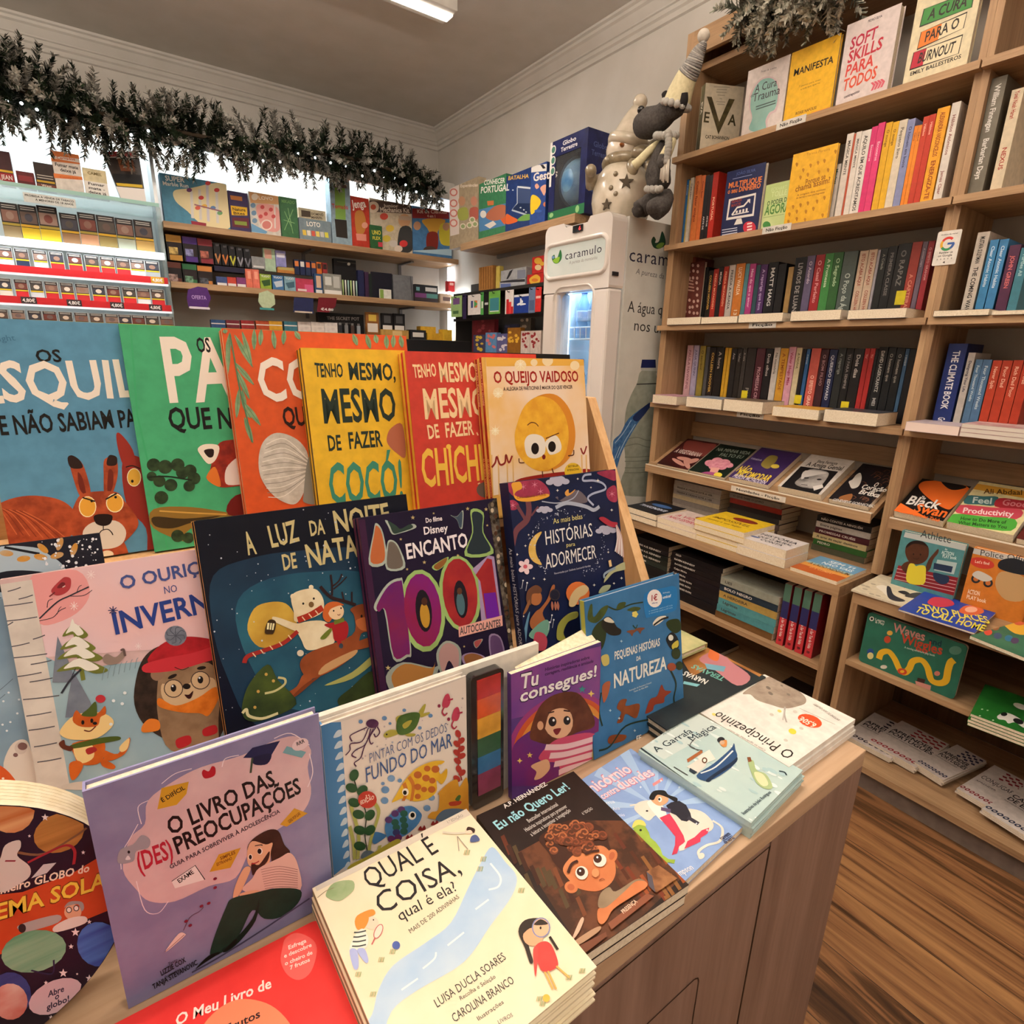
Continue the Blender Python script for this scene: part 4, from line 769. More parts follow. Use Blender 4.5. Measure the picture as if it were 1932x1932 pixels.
tub=stand('paperback','purple paperback with a waving girl and a rainbow, its pages fanned open',plane(-.5045,-.58+.0005,3.2),(964,1262),(1134,1221),.0085,'5A3A80',a_tu,hard=False,pages=mat('F2E4C8',.8,c2='E2D0AC',scale=200))
P,v,n,_z=plane(-.5045,-.58+.0005,3.2);a=PN(966,1258,P,n)-P;b=PN(1133,1222,P,n)-P;hT=(a.dot(v)+b.dot(v))/2-.001
xa,xb=a.x-.012,b.x+.001;q=lambda x,h,d:P+V((x,0,0))+v*h-n*d
MB().hexa([q(xa,.06,.0087),q(xb,.02,.0087),q(xb,.02,.0095),q(xa,.06,.0095),q(xa,hT,.0087),q(xb,hT,.0087),q(xb,hT+.012,.030),q(xa,hT+.002,.0105)],mat('F2E4C8',.8,c2='E2D0AC',scale=200)).build('loose_pages',tub)
def a_nat(A):
 A.Z(900,860,.2174)
 gr,gd2=mat('4E5A2A',.5,c2='3A4722',scale=50),'2E3A20'
 A.p([(960,1420),(975,1310),(1000,1290),(1010,1400),(1080,1320),(1140,1300),(1100,1390),(1030,1450)],gr).p([(990,1640),(1000,1520),(1060,1440),(1110,1430),(1120,1560),(1080,1680),(1000,1700)],gd2)
 A.p([(1080,1480),(1100,1410),(1160,1400),(1210,1480),(1250,1510),(1240,1550),(1180,1560),(1130,1540)],'26221E').p([(1100,1420),(1140,1400),(1190,1440),(1170,1450),(1120,1440)],'D8D0BC')
 A.l([(1140,1310),(1220,1335),(1330,1290),(1440,1270)],9,gd2).p([(1210,1330),(1230,1280),(1290,1270),(1270,1320)],gr).p([(1300,1340),(1360,1310),(1420,1320),(1380,1350)],gr)
 for a in range(5):A.o(1370+14*math.cos(a*1.257),1375+16*math.sin(a*1.257),14,12,'E2D06A')
 A.p([(1445,1230),(1480,1180),(1640,1140),(1700,1130),(1735,1160),(1735,1290),(1700,1350),(1500,1400),(1460,1390)],'2878B8')
 A.o(1540,1237,64,78,'EFE6E2').t('1€',(1503,1262),(1565,1250),50,'A01E2A','b').t('oferta',(1515,1285),(1565,1278),12,'3A4A8A').t('Este livro ajuda a',(1612,1195),(1672,1185),10,'C8DCEC').t('unicef',(1610,1240),(1680,1225),24,'E8F0F4','b')
 for y in(1355,1375):A.t('a reverter para a infância',(1490,y),(1695,y-55),13,'A8CCE4','r')
 A.p([(1525,1450),(1570,1400),(1640,1390),(1600,1440),(1540,1475)],'E4DCCC').l([(1530,1470),(1600,1420),(1660,1400)],12,'24201C').p([(1640,1450),(1680,1420),(1750,1420),(1770,1500),(1720,1540),(1660,1500)],gd2).p([(1640,1580),(1690,1530),(1740,1580),(1750,1660),(1690,1680),(1650,1630)],'1E2226').o(1680,1578,22,26,'E2E0D4').p([(1690,1640),(1740,1600),(1745,1650),(1700,1680)],'C8B848')
 for x,y in((1340,1530),(1410,1510)):A.p([(x-45,y-5),(x,y-20),(x+45,y-15),(x+15,y+10),(x+5,y+35),(x-15,y+10)],'7A4A34')
 A.l([(1350,1470),(1375,1495),(1390,1465)],8,'2A4A3A')
 W='E4E2DA'
 A.t('PEQUENAS HISTÓRIAS',(1190,1770),(1585,1645),68,W,'b',.02).t('DA',(1380,1780),(1418,1768),36,W,'b')
 A.Z(860,1180,.42125)
 A.t('NATUREZA',(705,280),(942,195),62,W,'b',.02).t('Ilustração de Francesca Cosanti',(775,295),(875,258),7,'B8C4CC').t('Texto de Alba Milla',(795,300),(860,275),7,'B8C4CC')
 fxc=mat('8A4A24',.6,c2='74381C',scale=40)
 A.p([(850,380),(870,330),(900,315),(920,265),(935,290),(965,295),(935,320),(930,345),(890,355),(880,380),(850,395)],'8E3A24').p([(720,370),(735,335),(765,330),(760,360),(820,350),(815,400),(800,415),(760,395),(745,430),(720,435),(740,390)],fxc).p([(680,510),(700,490),(760,490),(750,515),(690,530)],fxc).p([(920,420),(940,380),(970,365),(965,395),(935,425)],fxc)
 for pts in([(640,560),(690,540),(760,450),(870,420)],[(960,200),(985,260),(975,330),(990,380)],[(650,300),(640,380),(655,450)],[(880,440),(950,430),(985,390)]):A.l(pts,6,'24342A')
 A.p([(650,140),(680,130),(685,170),(660,180)],'C8B868').p([(655,270),(690,250),(680,310),(660,345)],'A85A3A').o(965,185,20,18,'9A4A30').o(985,125,20,26,gd2).o(1000,180,16,20,gd2)
 for x,y in((740,70),(850,100),(690,380),(730,415),(800,470),(975,440)):A.star(x,y,7,'B8D0DC',4,.4)
 A.t('FF',(805,520),(828,512),24,'E4E2DA','b')
stand('hardback_book','blue nature book with foxes, birds and leaves and a round price sticker',plane(-.4990,-.58+.0005,10),(1103,1131),(1281,1086),.013,mat('3F76A6',.45,c2='356A98',scale=30),a_nat,spine=mat('A8A84A',.5))
# ================================================================== BOOKS LYING ON THE COUNTER
def flat(name,label,quad,ztop,t,cover,art=None,n=1,clab=None,group=None,yaw=None,hard=False,**k):
 """quad = photo points of top-left, top-right, bottom-left of the top cover, as it is seen; n copies below."""
 z=zz(ztop);tl,tr,bl=[PZ(*q,z)for q in quad[:3]]
 u=tr-tl;wd=u.length;u.normalize();v=ZA.cross(u);h=abs((tl-bl).dot(v));O=tl-v*h
 b=book(name,label,'book',O,u,v,wd,h,t,cover,art=art,hard=hard,group=group,**k)
 rr=random.Random(len(label))
 for i in range(1,n):
  d=u*rr.uniform(-.004,.004)+v*rr.uniform(-.003,.001)-ZA*(t+.0006)*i
  book(name,(clab or label+', copy below')+(', '+('second' if i==1 else 'third' if i==2 else 'fourth')+' from the top of the stack'),'book',O+d,u,v,wd,h,t,cover,hard=hard,group=group,**k)
 return b
Z3=-.58+.001
def a_eu(A):
 A.Z(880,1400,.4945)
 A.q([(200,420),(420,300),(640,300),(820,520),(480,850),(440,800)],mat('3E2416',.5,c2='5E3620',scale=40,lo=.45,hi=.6))
 rr=random.Random(6)
 for i in range(34):
  x,y=rr.uniform(520,800),rr.uniform(280,620)
  if y>620-(800-x)*.1 or x-520<(y-280)*.3-60:continue
  A.q([(x,y),(x+12,y-6),(x+52,y+52),(x+40,y+60)],rr.choice(('6A2E18','8A4420','4A2412','7A5028','5A2A1A')))
 for i in range(14):x,y=130+i*22,400+rr.uniform(-40,70)+i*10;A.q([(x,y),(x+14,y-8),(x+44,y+62),(x+30,y+72)],rr.choice(('5A2A18','6A3A20','3A1E12','4A3A24')))
 A.t('A.P. HERNÁNDEZ',(148,255),(310,165),15,'E6DED8','b').t('Eu não Quero Ler!',(122,338),(398,178),36,'9AD0DC','b',.03)
 for i,tx in enumerate(('Bestseller internacional','Histórias inspiradoras para promover','a leitura e incentivar a imaginação')):A.t(tx,((238,228,250)[i],(310,345,362)[i]),((352,386,400)[i],(243,250,265)[i]),15,'D8D0CA','r')
 A.t('6.ª EDIÇÃO',(446,280),(484,258),10,'C8C0BA','r')
 hr,hd,hl='4E2A18','3A1E12','985834'
 A.Z(1000,1532,.20704)
 sk=mat('C87E50',.5,c2='B86A40',scale=20)
 A.p([(80,250),(180,160),(300,100),(420,70),(560,100),(680,170),(720,300),(740,400),(600,420),(400,480),(330,560),(230,480),(170,380)],hd)
 A.p([(300,540),(340,450),(450,360),(640,310),(730,370),(770,450),(780,560),(740,650),(650,715),(560,728),(440,700),(370,640)],sk).o(745,405,50,62,sk,20).o(375,690,62,55,sk,20).o(745,405,26,38,'A85A38',20).o(372,690,34,30,'A85A38',20)
 for i in range(64):
  a=rr.uniform(0,6.28);r=rr.uniform(.2,1);x,y=400+270*r*math.cos(a),250+150*r*math.sin(a)
  s=rr.uniform(26,44);s*=1.15;A.o(x,y,s,s*.9,rr.choice((hr,'5A2E1A','6A3820')));A.l([(x-s*.9,y+4),(x-s*.6,y-s*.6),(x+s*.2,y-s*.75),(x+s*.75,y-s*.1),(x+s*.2,y+s*.3),(x-s*.3,y)],15,rr.choice((hl,'A05E38','7A3E24')))
 A.o(470,570,58,62,'E4D8CC',-15).o(635,455,60,60,'E8DCD0',-15).o(462,560,38,40,'3A1E12').o(615,440,38,40,'3A1E12').o(455,552,9,10,'FFFFFF').o(612,428,9,10,'FFFFFF')
 A.l([(345,570),(380,490),(435,460)],26,'3A1C10').l([(500,400),(560,375),(630,365)],24,'3A1C10').o(595,570,34,40,'D08A5C').l([(560,600),(590,618),(620,600)],6,'8A4A2C').l([(630,640),(655,622),(680,635)],8,'7A3A24')
 A.p([(620,880),(640,760),(720,700),(780,740),(960,630),(1040,640),(1060,690),(960,760),(760,880),(700,900)],mat('8E7A62',.6,c2='7A6650',scale=30)).p([(620,900),(700,880),(860,740),(960,650),(1050,650),(1060,700),(940,780),(760,900),(700,1000),(650,1040),(615,1000)],sk)
 A.q([(710,1030),(1060,760),(1130,780),(740,1090)],'7E4A34').t('PRESENÇA',(850,945),(978,838),34,'D8B8A0','b')
 A.q([(1060,560),(1170,500),(1340,620),(1150,750),(1080,680)],mat('9A6A44',.6,c2='6A4228',scale=60)).q([(1060,560),(1110,600),(1140,750),(1080,690)],'4E4850')
 A.p([(380,1180),(460,990),(490,1000),(440,1120)],'C8A890').p([(400,1200),(560,1090),(640,1060),(620,1110),(440,1230)],'A88468').q([(440,1240),(690,1110),(700,1150),(480,1320)],'6A3E2A')
flat('paperback','dark paperback with a curly-haired boy, lying near the counter edge',((899,1539),(1082,1455),(1108,1800)),-.552,.0125,mat('2A1C17',.4,c2='221612',scale=30),a_eu,2,'dark paperback under the curly-haired boy')
def a_unic(A):
 A.Z(1160,1150,.4048)
 for i in range(8):
  a=math.radians(150+i*28);A.q([(200,920),(200+330*math.cos(a),920+330*math.sin(a)),(200+330*math.cos(a+.16),920+330*math.sin(a+.16))],'A4BEDE')
 wh,ln=mat('E6DED0',.5,c2='DCD2C2',scale=30),'5A4A4A'
 A.Z(860,1180,.42125)
 A.t('Unicórnio',(575,775),(792,652),46,'ECD2D8','b',.03,halo='C86A86').t('contra',(660,780),(735,740),26,'ECD2D8','b',.03,halo='C86A86').t('duendes',(738,738),(892,668),38,'ECD2D8','b',.03,halo='C86A86')
 for i,tx in enumerate(('mais uma','aventura de Ana','e o seu unicórnio')):A.t(tx,(585+i*14,820+i*24),(715+i*22,795+i*30),14,'E4E8F0','r')
 A.q([(880,710),(925,682),(928,695),(885,722)],'D88A8A')
 A.Z(1160,1150,.4048)
 A.p([(250,960),(310,930),(400,940),(455,990),(450,1030),(380,1060),(340,1110),(300,1120),(280,1040)],wh).p([(90,930),(110,900),(160,890),(200,900),(230,960),(190,960),(160,985),(130,970)],wh).p([(150,900),(200,890),(240,950),(230,990),(200,970)],'F2ECE4').l([(130,905),(70,915)],8,'E4D8C8')
 A.o(150,940,6,4,BLK)
 A.q([(208,972),(255,952),(282,990),(320,1055),(328,1085),(300,1105),(290,1138),(265,1146),(280,1100),(282,1060),(250,1020)],'C23A54').q([(322,1118),(330,1085),(372,1062),(405,1030),(440,1018),(432,1045),(400,1066),(398,1084),(345,1108)],'C23A54').q([(300,1120),(320,1090),(345,1065),(322,1120),(300,1128)],wh)
 A.l([(455,985),(500,1020),(490,1080),(430,1100),(390,1130),(400,1165)],11,wh).o(403,1150,16,14,wh,-40)
 A.q([(238,915),(262,900),(300,893),(332,912),(352,950),(358,975),(335,990),(310,985),(285,960),(262,950)],'26242E').l([(340,970),(390,1000)],22,'33313C').l([(215,930),(260,940)],22,'5A4A6A')
 A.p([(165,880),(190,850),(230,855),(250,890),(220,915),(190,910)],'D9A27A').p([(160,880),(180,848),(230,845),(250,865),(290,880),(285,900),(250,880),(200,865),(180,890)],'1A1618').o(210,887,9,12,'F2ECE4').o(207,886,5,6,BLK)
 gg=mat('9AB44A',.5,c2='86A03A',scale=40)
 A.q([(60,1035),(90,1050),(85,1015),(110,1000),(140,1010),(158,1040),(165,1062),(145,1078),(110,1068)],gg).q([(120,1075),(160,1060),(190,1085),(212,1115),(222,1145),(250,1165),(282,1168),(276,1186),(250,1180),(232,1190),(205,1150),(180,1132),(150,1130),(128,1108)],gg).l([(135,1085),(105,1110),(95,1130)],10,gg).p([(80,1020),(95,985),(130,985),(145,1010),(110,1005)],'D8D06A').o(120,1030,6,5,BLK)
 A.t('navem',(498,1078),(542,1050),16,'2A2E4A','b',.03).l([(505,1080),(545,1056)],3,'2A2E4A').t('de letras',(515,1095),(560,1068),14,'2A2E4A','b',.03).t('Dana Simpson',(225,1285),(370,1210),26,'DCE0EA','b',.02)
 for x,y in((215,800),(300,830),(380,1000),(60,1060),(430,1030),(120,830)):A.star(x,y,7,'E4ECF4',4,.35)
flat('paperback','light blue paperback with a unicorn, overhanging the counter edge',((1056,1497),(1190,1412),(1240,1712)),-.5685,.0095,mat('8FA9D6',.4,c2='849ECC',scale=30),a_unic,1)
def a_garr(A):
 A.Z(1160,1150,.4048)
 A.q([(110,630),(370,470),(500,545),(230,700)],'C8D4CE')
 rr=random.Random(8)
 for i in range(60):x,y=rr.uniform(130,840),rr.uniform(500,990);A.o(x,y,rr.uniform(8,40),rr.uniform(3,9),rr.choice(('E2EAE6','A8C4C6','D4E0DC')),28)
 A.t('André Letria',(228,588),(298,543),10,'8A9A98','r').t('A Garrafa',(195,668),(368,572),23,'22303A','r',.05).t('Mágica',(362,618),(476,552),23,'22303A','r',.05)
 A.p([(380,775),(460,720),(540,650),(555,625),(562,655),(570,690),(540,740),(440,800)],'2C4A72').p([(430,790),(540,715),(570,690),(560,720),(470,780),(440,805)],'1C2A40').l([(400,765),(470,735),(550,660)],7,'D8E0E0')
 A.q([(335,735),(420,680),(425,730),(385,765)],'DAD4C8').q([(380,690),(440,655),(470,700),(420,720)],'E4E0D4').q([(335,700),(405,655),(410,668),(340,715)],'9A5A34').o(418,705,13,14,'5A3A28').o(418,705,7,8,'E4E0D4').l([(340,630),(390,660)],4,'4A4A4A').l([(375,600),(350,640),(410,660)],4,'4A4A4A').l([(275,735),(340,775)],6,'3A3A3A').q([(350,740),(385,760),(370,770),(345,755)],'26323E')
 A.o(495,610,18,14,'2A2A2E').p([(490,620),(520,610),(520,640),(500,640)],'D08A4A').o(500,622,12,10,'C8A88A')
 A.p([(622,712),(645,706),(660,750),(705,770),(735,830),(700,838),(660,810),(635,760)],mat('A8BC8A',.3,c2='9AB07C',scale=30)).p([(650,760),(690,770),(715,815),(690,825),(660,795)],'D8D8AC').q([(616,690),(632,690),(638,710),(622,714)],'7A4A30')
 A.l([(765,755),(790,760),(800,775)],7,'22303A').t('Ilustrações de João Rodrigues',(600,960),(730,855),11,'3A4A52','b')
 A.l([(112,642),(330,800),(608,1012)],10,'26343A',False)
flat('picture_book','pale green picture book with a fishing boat and a bottle, topmost of its stack',((1205,1415),(1311,1343),(1408,1562)),-.553,.0085,mat('BFD2CC',.4,c2='B0C8C6',scale=12),a_garr,3,'pale green picture book under the fishing boat',hard=True)
# small white classic, lying turned sideways
z=zz(-.552);A_,B_,C_=PZ(1614,1357,z),PZ(1327,1345,z),PZ(1497,1452,z)
def a_princ(A):
 A.Z(1180,1180,.42125)
 A.p([(525,305),(580,265),(650,230),(740,270),(800,315),(808,345),(780,360),(715,372),(650,355),(590,335),(560,310)],mat('A09080',.7,c2='8A7A6C',scale=60))
 for x,y,r in((640,280,12),(650,305,12),(730,310,9),(700,270,7)):A.o(x,y,r,r*.5,'6E6258',30)
 A.l([(715,365),(712,400),(722,435)],7,'A8A098').l([(712,380),(705,425)],5,'B8B0A8')
 for x,y,c in((397,399,'E8D070'),(690,384,'E8D070'),(748,475,'E8CC4A'),(655,400,'C8C0B4'),(760,387,'C8C0B4'),(718,515,'C8C0B4'),(788,462,'C8C0B4')):A.o(x,y,*((18,12)if c=='E8CC4A' else(10,6)),c,20)
 A.o(826,428,56,27,'E2502A',18)
 A.t('6,50€',(860,445),(790,408),22,'F6E4D4','b').t('O Principezinho',(765,573),(418,385),44,'26221E','r',.02).t('Com as aguarelas do autor',(630,560),(460,462),8,'8A847A','r').t('ANTOINE DE SAINT-EXUPÉRY',(965,425),(850,350),9,'6A645C','r')
 A.l([(940,445),(780,372)],2,'8A847A',False)
u_=(V((B_.x,B_.y,0))-V((A_.x,A_.y,0)));u_=(V((C_.x,0,0))-V((A_.x,0,0)))
uu=V((0,-1,0));vv=V((1,0,0));wd=abs(A_.y-B_.y)*1.0;hh=C_.x-A_.x
wd=.158
for i in range(3):
 book('paperback',['white paperback turned sideways, with a grey planet and an orange price oval','white paperback turned sideways, middle of the stack with the grey planet','white paperback turned sideways, bottom of the stack with the grey planet'][i],'book',V((A_.x+(0,.004,-.002)[i],A_.y+(0,.002,.003)[i],z-.0092*i)),uu,vv,wd,hh,.0088,'EFE8DE',hard=False,art=a_princ if i==0 else None)
def a_qual(A):
 A.Z(540,1480,.31056)
 A.q([(165,600),(1090,140),(1120,185),(185,650)],'D6CABA')
 A.p([(1250,380),(1330,470),(1400,560),(1370,680),(1240,860),(1080,1080),(800,1250),(640,1380),(560,1600),(420,1560),(520,1400),(560,1250),(650,1100),(850,960),(1000,840),(1100,640),(1180,480)],mat('A8C2DE',.5,c2='C2D2E0',scale=16))
 for pts in([(1240,480),(1300,560),(1290,620),(1230,640)],[(830,1120),(900,1060),(910,1020)],[(700,1250),(800,1180)],[(1150,760),(1230,700)],[(980,980),(1080,900)]):A.l(pts,12,'DDE6EC')
 K='201C1E'
 A.t('QUAL É',(500,640),(930,405),142,K,'r',.1).t('COISA,',(570,800),(1070,530),150,K,'r',.1).t('qual é ela?',(690,835),(1045,640),74,K,'r',.06).t('MAIS DE 200 ADIVINHAS',(755,908),(1055,690),30,'4A4440','r',.05)
 A.t('LUISA DUCLA SOARES',(915,1360),(1340,1060),58,'3A3634','r',.07).t('Recolha e Seleção',(1058,1315),(1275,1175),28,'4A4440','r',.05).t('CAROLINA BRANCO',(1020,1450),(1390,1205),58,'3A3634','r',.07).t('Ilustrações',(1165,1440),(1325,1330),28,'4A4440','r',.05)
 A.t('1.ª EDIÇÃO',(980,240),(1078,195),16,'8A8074','r').t('LIVROS',(1290,1460),(1380,1410),26,'6A6460','r')
 gr=mat('8AA070',.6,c2='A8B48A',scale=40)
 A.p([(240,670),(290,600),(400,585),(412,640),(360,690),(320,710),(270,700)],gr).l([(190,690),(240,650),(290,630)],4,'8A7A5A')
 A.p([(420,860),(430,800),(520,760),(540,790),(480,820),(460,870)],'DE8A3A').o(520,845,42,40,'F0CDB4').p([(430,880),(420,820),(490,790),(500,830),(470,880)],'DE8A3A').o(530,825,4,5,BLK)
 A.p([(385,990),(430,900),(470,880),(500,940),(480,1000),(400,1010)],'EDE4D4')
 for i in range(4):A.l([(400+i*4,985-i*28),(440,985-i*28),(485,975-i*28)],9,'3A4240')
 A.p([(385,1010),(430,1010),(440,1110),(410,1120)],'A8B0DA').p([(430,1010),(475,1000),(500,1070),(480,1085)],'A8B0DA').o(560,895,24,48,'B85A5A',25).o(560,895,19,43,'E8D8C4',25).l([(540,935),(520,975)],8,'B85A5A').o(668,980,24,26,'4A5A9A')
 for cx,cy in((560,1070),(630,1020),(510,1280),(420,1160),(1410,650),(1180,460),(1160,520),(1080,420),(1520,1310),(1700,1180),(1780,1140),(1540,1340)):
  for i in range(4):A.l([(cx+i*9,cy+12),(cx+i*9+8,cy-18)],5,'8A9A6A' if i%2 else 'B8A878')
 A.o(1110,285,24,22,'F0CDB4').p([(1095,285),(1105,262),(1145,275),(1140,300),(1120,282)],'3A2620').p([(1125,320),(1155,312),(1175,345),(1120,355)],'4A5680').l([(950,295),(1020,302),(1090,298)],14,'D6CCB8').l([(1040,320),(1105,400)],4,'8A8276').l([(1040,320),(1050,410)],4,'8A8276').l([(1040,320),(1010,435)],0.01,'8A8276')
 hr='2E241E'
 A.p([(1410,900),(1450,830),(1550,820),(1590,870),(1560,900),(1500,880),(1460,920),(1480,1010),(1500,1080),(1480,1090),(1450,1000)],hr).o(1500,930,62,58,'D9A27C').p([(1430,920),(1450,850),(1540,830),(1560,870),(1480,880)],hr).l([(1600,930),(1650,1010)],16,hr).o(1548,876,56,62,'7A7EA0').o(1548,876,48,54,'E8B08E').p([(1505,860),(1545,825),(1590,855)],hr).o(1545,878,6,9,BLK)
 A.p([(1510,1000),(1560,960),(1610,980),(1650,1080),(1640,1120),(1580,1145),(1540,1120)],mat('D84A44',.6,c2='C83E3A',scale=40)).p([(1500,1010),(1530,1000),(1520,1150),(1510,1160)],'D84A44').l([(1590,1140),(1640,1250)],11,'E0A85A').l([(1570,1145),(1620,1250)],11,'E0A85A').l([(1640,1110),(1720,1180)],11,'E0A85A').o(1580,1305,22,24,'E2B04A')
flat('hardback_book','cream riddle book with a painted river, topmost of its stack',((589,1676),(880,1526),(842,2060)),-.539,.0098,mat('F0E2C4',.5,c2='EADAB8',scale=20),a_qual,4,'cream riddle book under the painted river cover',hard=True,spine=mat('8A9070',.6))
z=zz(-.5685);q0=PZ(215,1932,z);q1=PZ(600,1733,z);q2=PZ(663,1932,z)
u_=(q1-q0);u_=u_.normalized();v_=ZA.cross(u_)
def a_red(A):
 A.Z(140,1320,.31686)
 A.p([(1240,1480),(1260,1420),(1330,1390),(1420,1430),(1445,1500),(1410,1620),(1340,1670),(1270,1640),(1230,1560)],'E8605A')
 for i,(tx,a,b)in enumerate((('Esfrega',(1275,1490),(1383,1445)),('e descobre',(1250,1540),(1415,1470)),('o cheiro de',(1255,1585),(1420,1515)),('7 frutos',(1285,1610),(1405,1558)))):A.t(tx,a,b,24,'F8D4CA','b')
 A.t('O Meu Livro de',(600,1945),(1175,1715),66,'F8DCD2','b',.03)
 A.p([(760,1960),(850,1850),(960,1790),(1080,1790),(1200,1840),(1300,1960),(1300,2100),(760,2100)],'F0825E').t('Frutos',(900,1990),(1110,1890),50,'2A1A1A','b')
mb=MB();wr=(q1-q0).length+.22;O_=q1+u_*.004-u_*wr-v_*.20
mb.rbox(O_-ZA*.010,u_*wr,v_*.20,ZA*.010,.012,mat('E23A36',.4,c2='D8322F',scale=20),5)
a_red(Art(mb,O_,u_,v_,wr,.20,ZA));rb=mb.build('board_book',None,'red scratch-and-sniff board book with rounded corners at the bottom edge','book')
pm=MB();pm.rbox(O_-ZA*.0112+u_*.002+v_*.002,u_*(wr-.004),v_*.196,ZA*.0011,.011,pagemat(0),5);pm.build('page_block',rb)
# round board book about the solar system
cx,cz,rr_=.1672,zz(-.4555),.1262
Yd=-.5145-.0007
def circ(r,y,k=64):return[V((cx+r*math.cos(2*math.pi*i/k),y,cz+r*math.sin(2*math.pi*i/k)))for i in range(k)]
mb=MB();mb.prism(circ(rr_,Yd),V((0,-.004,0)),mat('1A1622',.4,c2='221C30',scale=20),mat('E9DCC0',.7))
A=Art(mb,V((cx-2*rr_+rr_*3,Yd,cz-rr_)),V((-1,0,0)),ZA,rr_*4,2*rr_,V((0,1,0)))
class Disc(Art):
 def poly(s,q,m):
  out=[]
  for a,b in q:
   x,y=a-(s.O.x-cx),b-rr_;r=math.hypot(x,y);f=min(1,(rr_*.993)/r)if r>0 else 1;out.append((x*f+(s.O.x-cx),y*f+rr_))
  super().poly(out,m)
D_=Disc(mb,A.O,A.u,A.v,A.w,A.h,A.n);D_.Z(0,1300,.3271)
pl=lambda a,b:mat(a,.5,c2=b,scale=14,stretch=(.5,1,6))
D_.o(60,700,140,130,pl('B86A3A','D8A878')).o(340,830,150,110,pl('C08A4A','9A6A34'),-20).l([(90,940),(250,950),(430,850),(500,800)],18,'7A5A40')
D_.q([(-400,1230),(130,1170),(420,1060),(560,975),(640,1270),(320,1400),(0,1530),(-400,1640)],mat('C8502A',.5,c2='B84422',scale=30))
D_.t('O Meu Primeiro GLOBO do',(-330,1265),(515,1050),48,'F0DCC8','b',.04).t('SISTEMA SOLAR',(-300,1420),(680,1115),92,'E8C84A','b',.04,halo='7A3A1A')
D_.p([(30,900),(110,870),(120,910),(100,960),(170,1020),(170,1080),(100,1130),(0,1170),(-50,1050),(0,980)],'D0C8C4').l([(30,990),(90,990)],12,'8A2A3A').l([(160,1000),(260,950),(380,900),(430,930),(425,1010)],18,'9A2A34').q([(180,1090),(250,1010),(325,1000),(270,1060)],'C8C4C8')
D_.p([(110,1390),(120,1355),(330,1300),(335,1345),(150,1400)],'A8A4A4').o(128,1378,22,26,'2A2628').o(420,1285,50,46,'D8A88A').p([(370,1260),(400,1225),(470,1225),(485,1260),(470,1280),(450,1240),(390,1250)],'9A9494').p([(310,1370),(400,1320),(490,1310),(490,1350),(330,1400)],'DCD6D2').o(398,1272,17,18,'3A3030').o(398,1272,12,13,'E8E0DA').o(440,1262,17,18,'3A3030').o(440,1262,12,13,'E8E0DA')
D_.o(195,1510,190,120,pl('5A9A7A','8AB89A'),-12).o(570,1470,125,130,pl('2A4AA0','4A7AC8'),-20).o(60,1760,120,130,pl('2A3A7A','3A4A8A')).o(60,1800,100,105,mat('B8483A',.5,c2='D8C8C0',scale=20)).l([(180,1620),(300,1640),(310,1560)],10,'2A2A4A')
D_.o(320,1770,165,90,'CDB6C2',-25)
for tx,a,b in(('Abre',(278,1775),(370,1740)),('o',(315,1790),(340,1782)),('globo!',(270,1850),(402,1795))):D_.t(tx,a,b,34,'2A2440','b')
for x,y,r in((260,738,22),(480,940,13),(170,845,10),(435,1400,26),(515,1340,14),(410,1482,16),(365,1635,26),(515,1665,22),(265,1690,13),(295,1890,14),(445,1640,8)):D_.star(x,y,r,'E8E0E4')
D_.o(410,1910,60,60,'B8A04A')
gb=mb.build('board_book',None,'round board book with planets on black, standing at the left edge','book')
for i in range(7):MB().prism(circ(rr_-.0008,Yd-.0042-.0042*i),V((0,-.0038,0)),mat('E9DCC0',.7,c2='DCCBA8',scale=80)).build('board_page',gb)
# books on the far side of the counter end
z=zz(-.549);a_,b_=PZ(1350,1347,z),PZ(1445,1277,z)
def a_narval(A):
 A.Z(1180,1180,.42125)
 A.q([(250,150),(380,80),(640,200),(600,230),(450,150),(300,230)],mat('8A5A2E',.5,c2='A8743E',scale=20)).p([(330,150),(420,110),(470,160),(560,230),(500,270),(400,200)],'B0747A').p([(370,140),(390,95),(420,130),(410,160)],'C8683A').q([(355,170),(450,185),(440,208),(365,195)],'6A98A8')
 A.t('NARVAS',(375,248),(270,205),22,'E4E2DA','b',.03).t('TERAVAS',(450,235),(310,175),20,'6AA89A','b',.03).q([(262,250),(335,265),(320,275),(258,262)],'7AB4BC')
uu=V((1,0,0));vv=V((0,1,0))
for i in range(2):book('picture_book',['dark picture book with pink clouds lying behind the blue nature book','dark picture book under the one with pink clouds'][i],'book',V((b_.x-.001*i,b_.y-.168,z-.0138*i)),uu,vv,.27,.168,.0132,mat('20262A',.4,c2='2A3234',scale=20),hard=True,art=a_narval if i==0 else None,spine='2A4A44')
z=zz(-.53);c_=PZ(1335,1213,z)
book('picture_book','cream picture book peeking out behind the blue nature book','book',V((c_.x,c_.y-.2,z-.0)),uu,vv,.17,.2,.012,mat('C8BE8A',.5,c2='9AA070',scale=20),hard=True,spine='B8AE6A')
MB().box(c_.x+.01,c_.x+.155,c_.y-.19,c_.y-.012,CT+.001,z-.0125,cov('6A5A3A')).build('book_pile',None,'brown boxed set under the cream picture book','book')
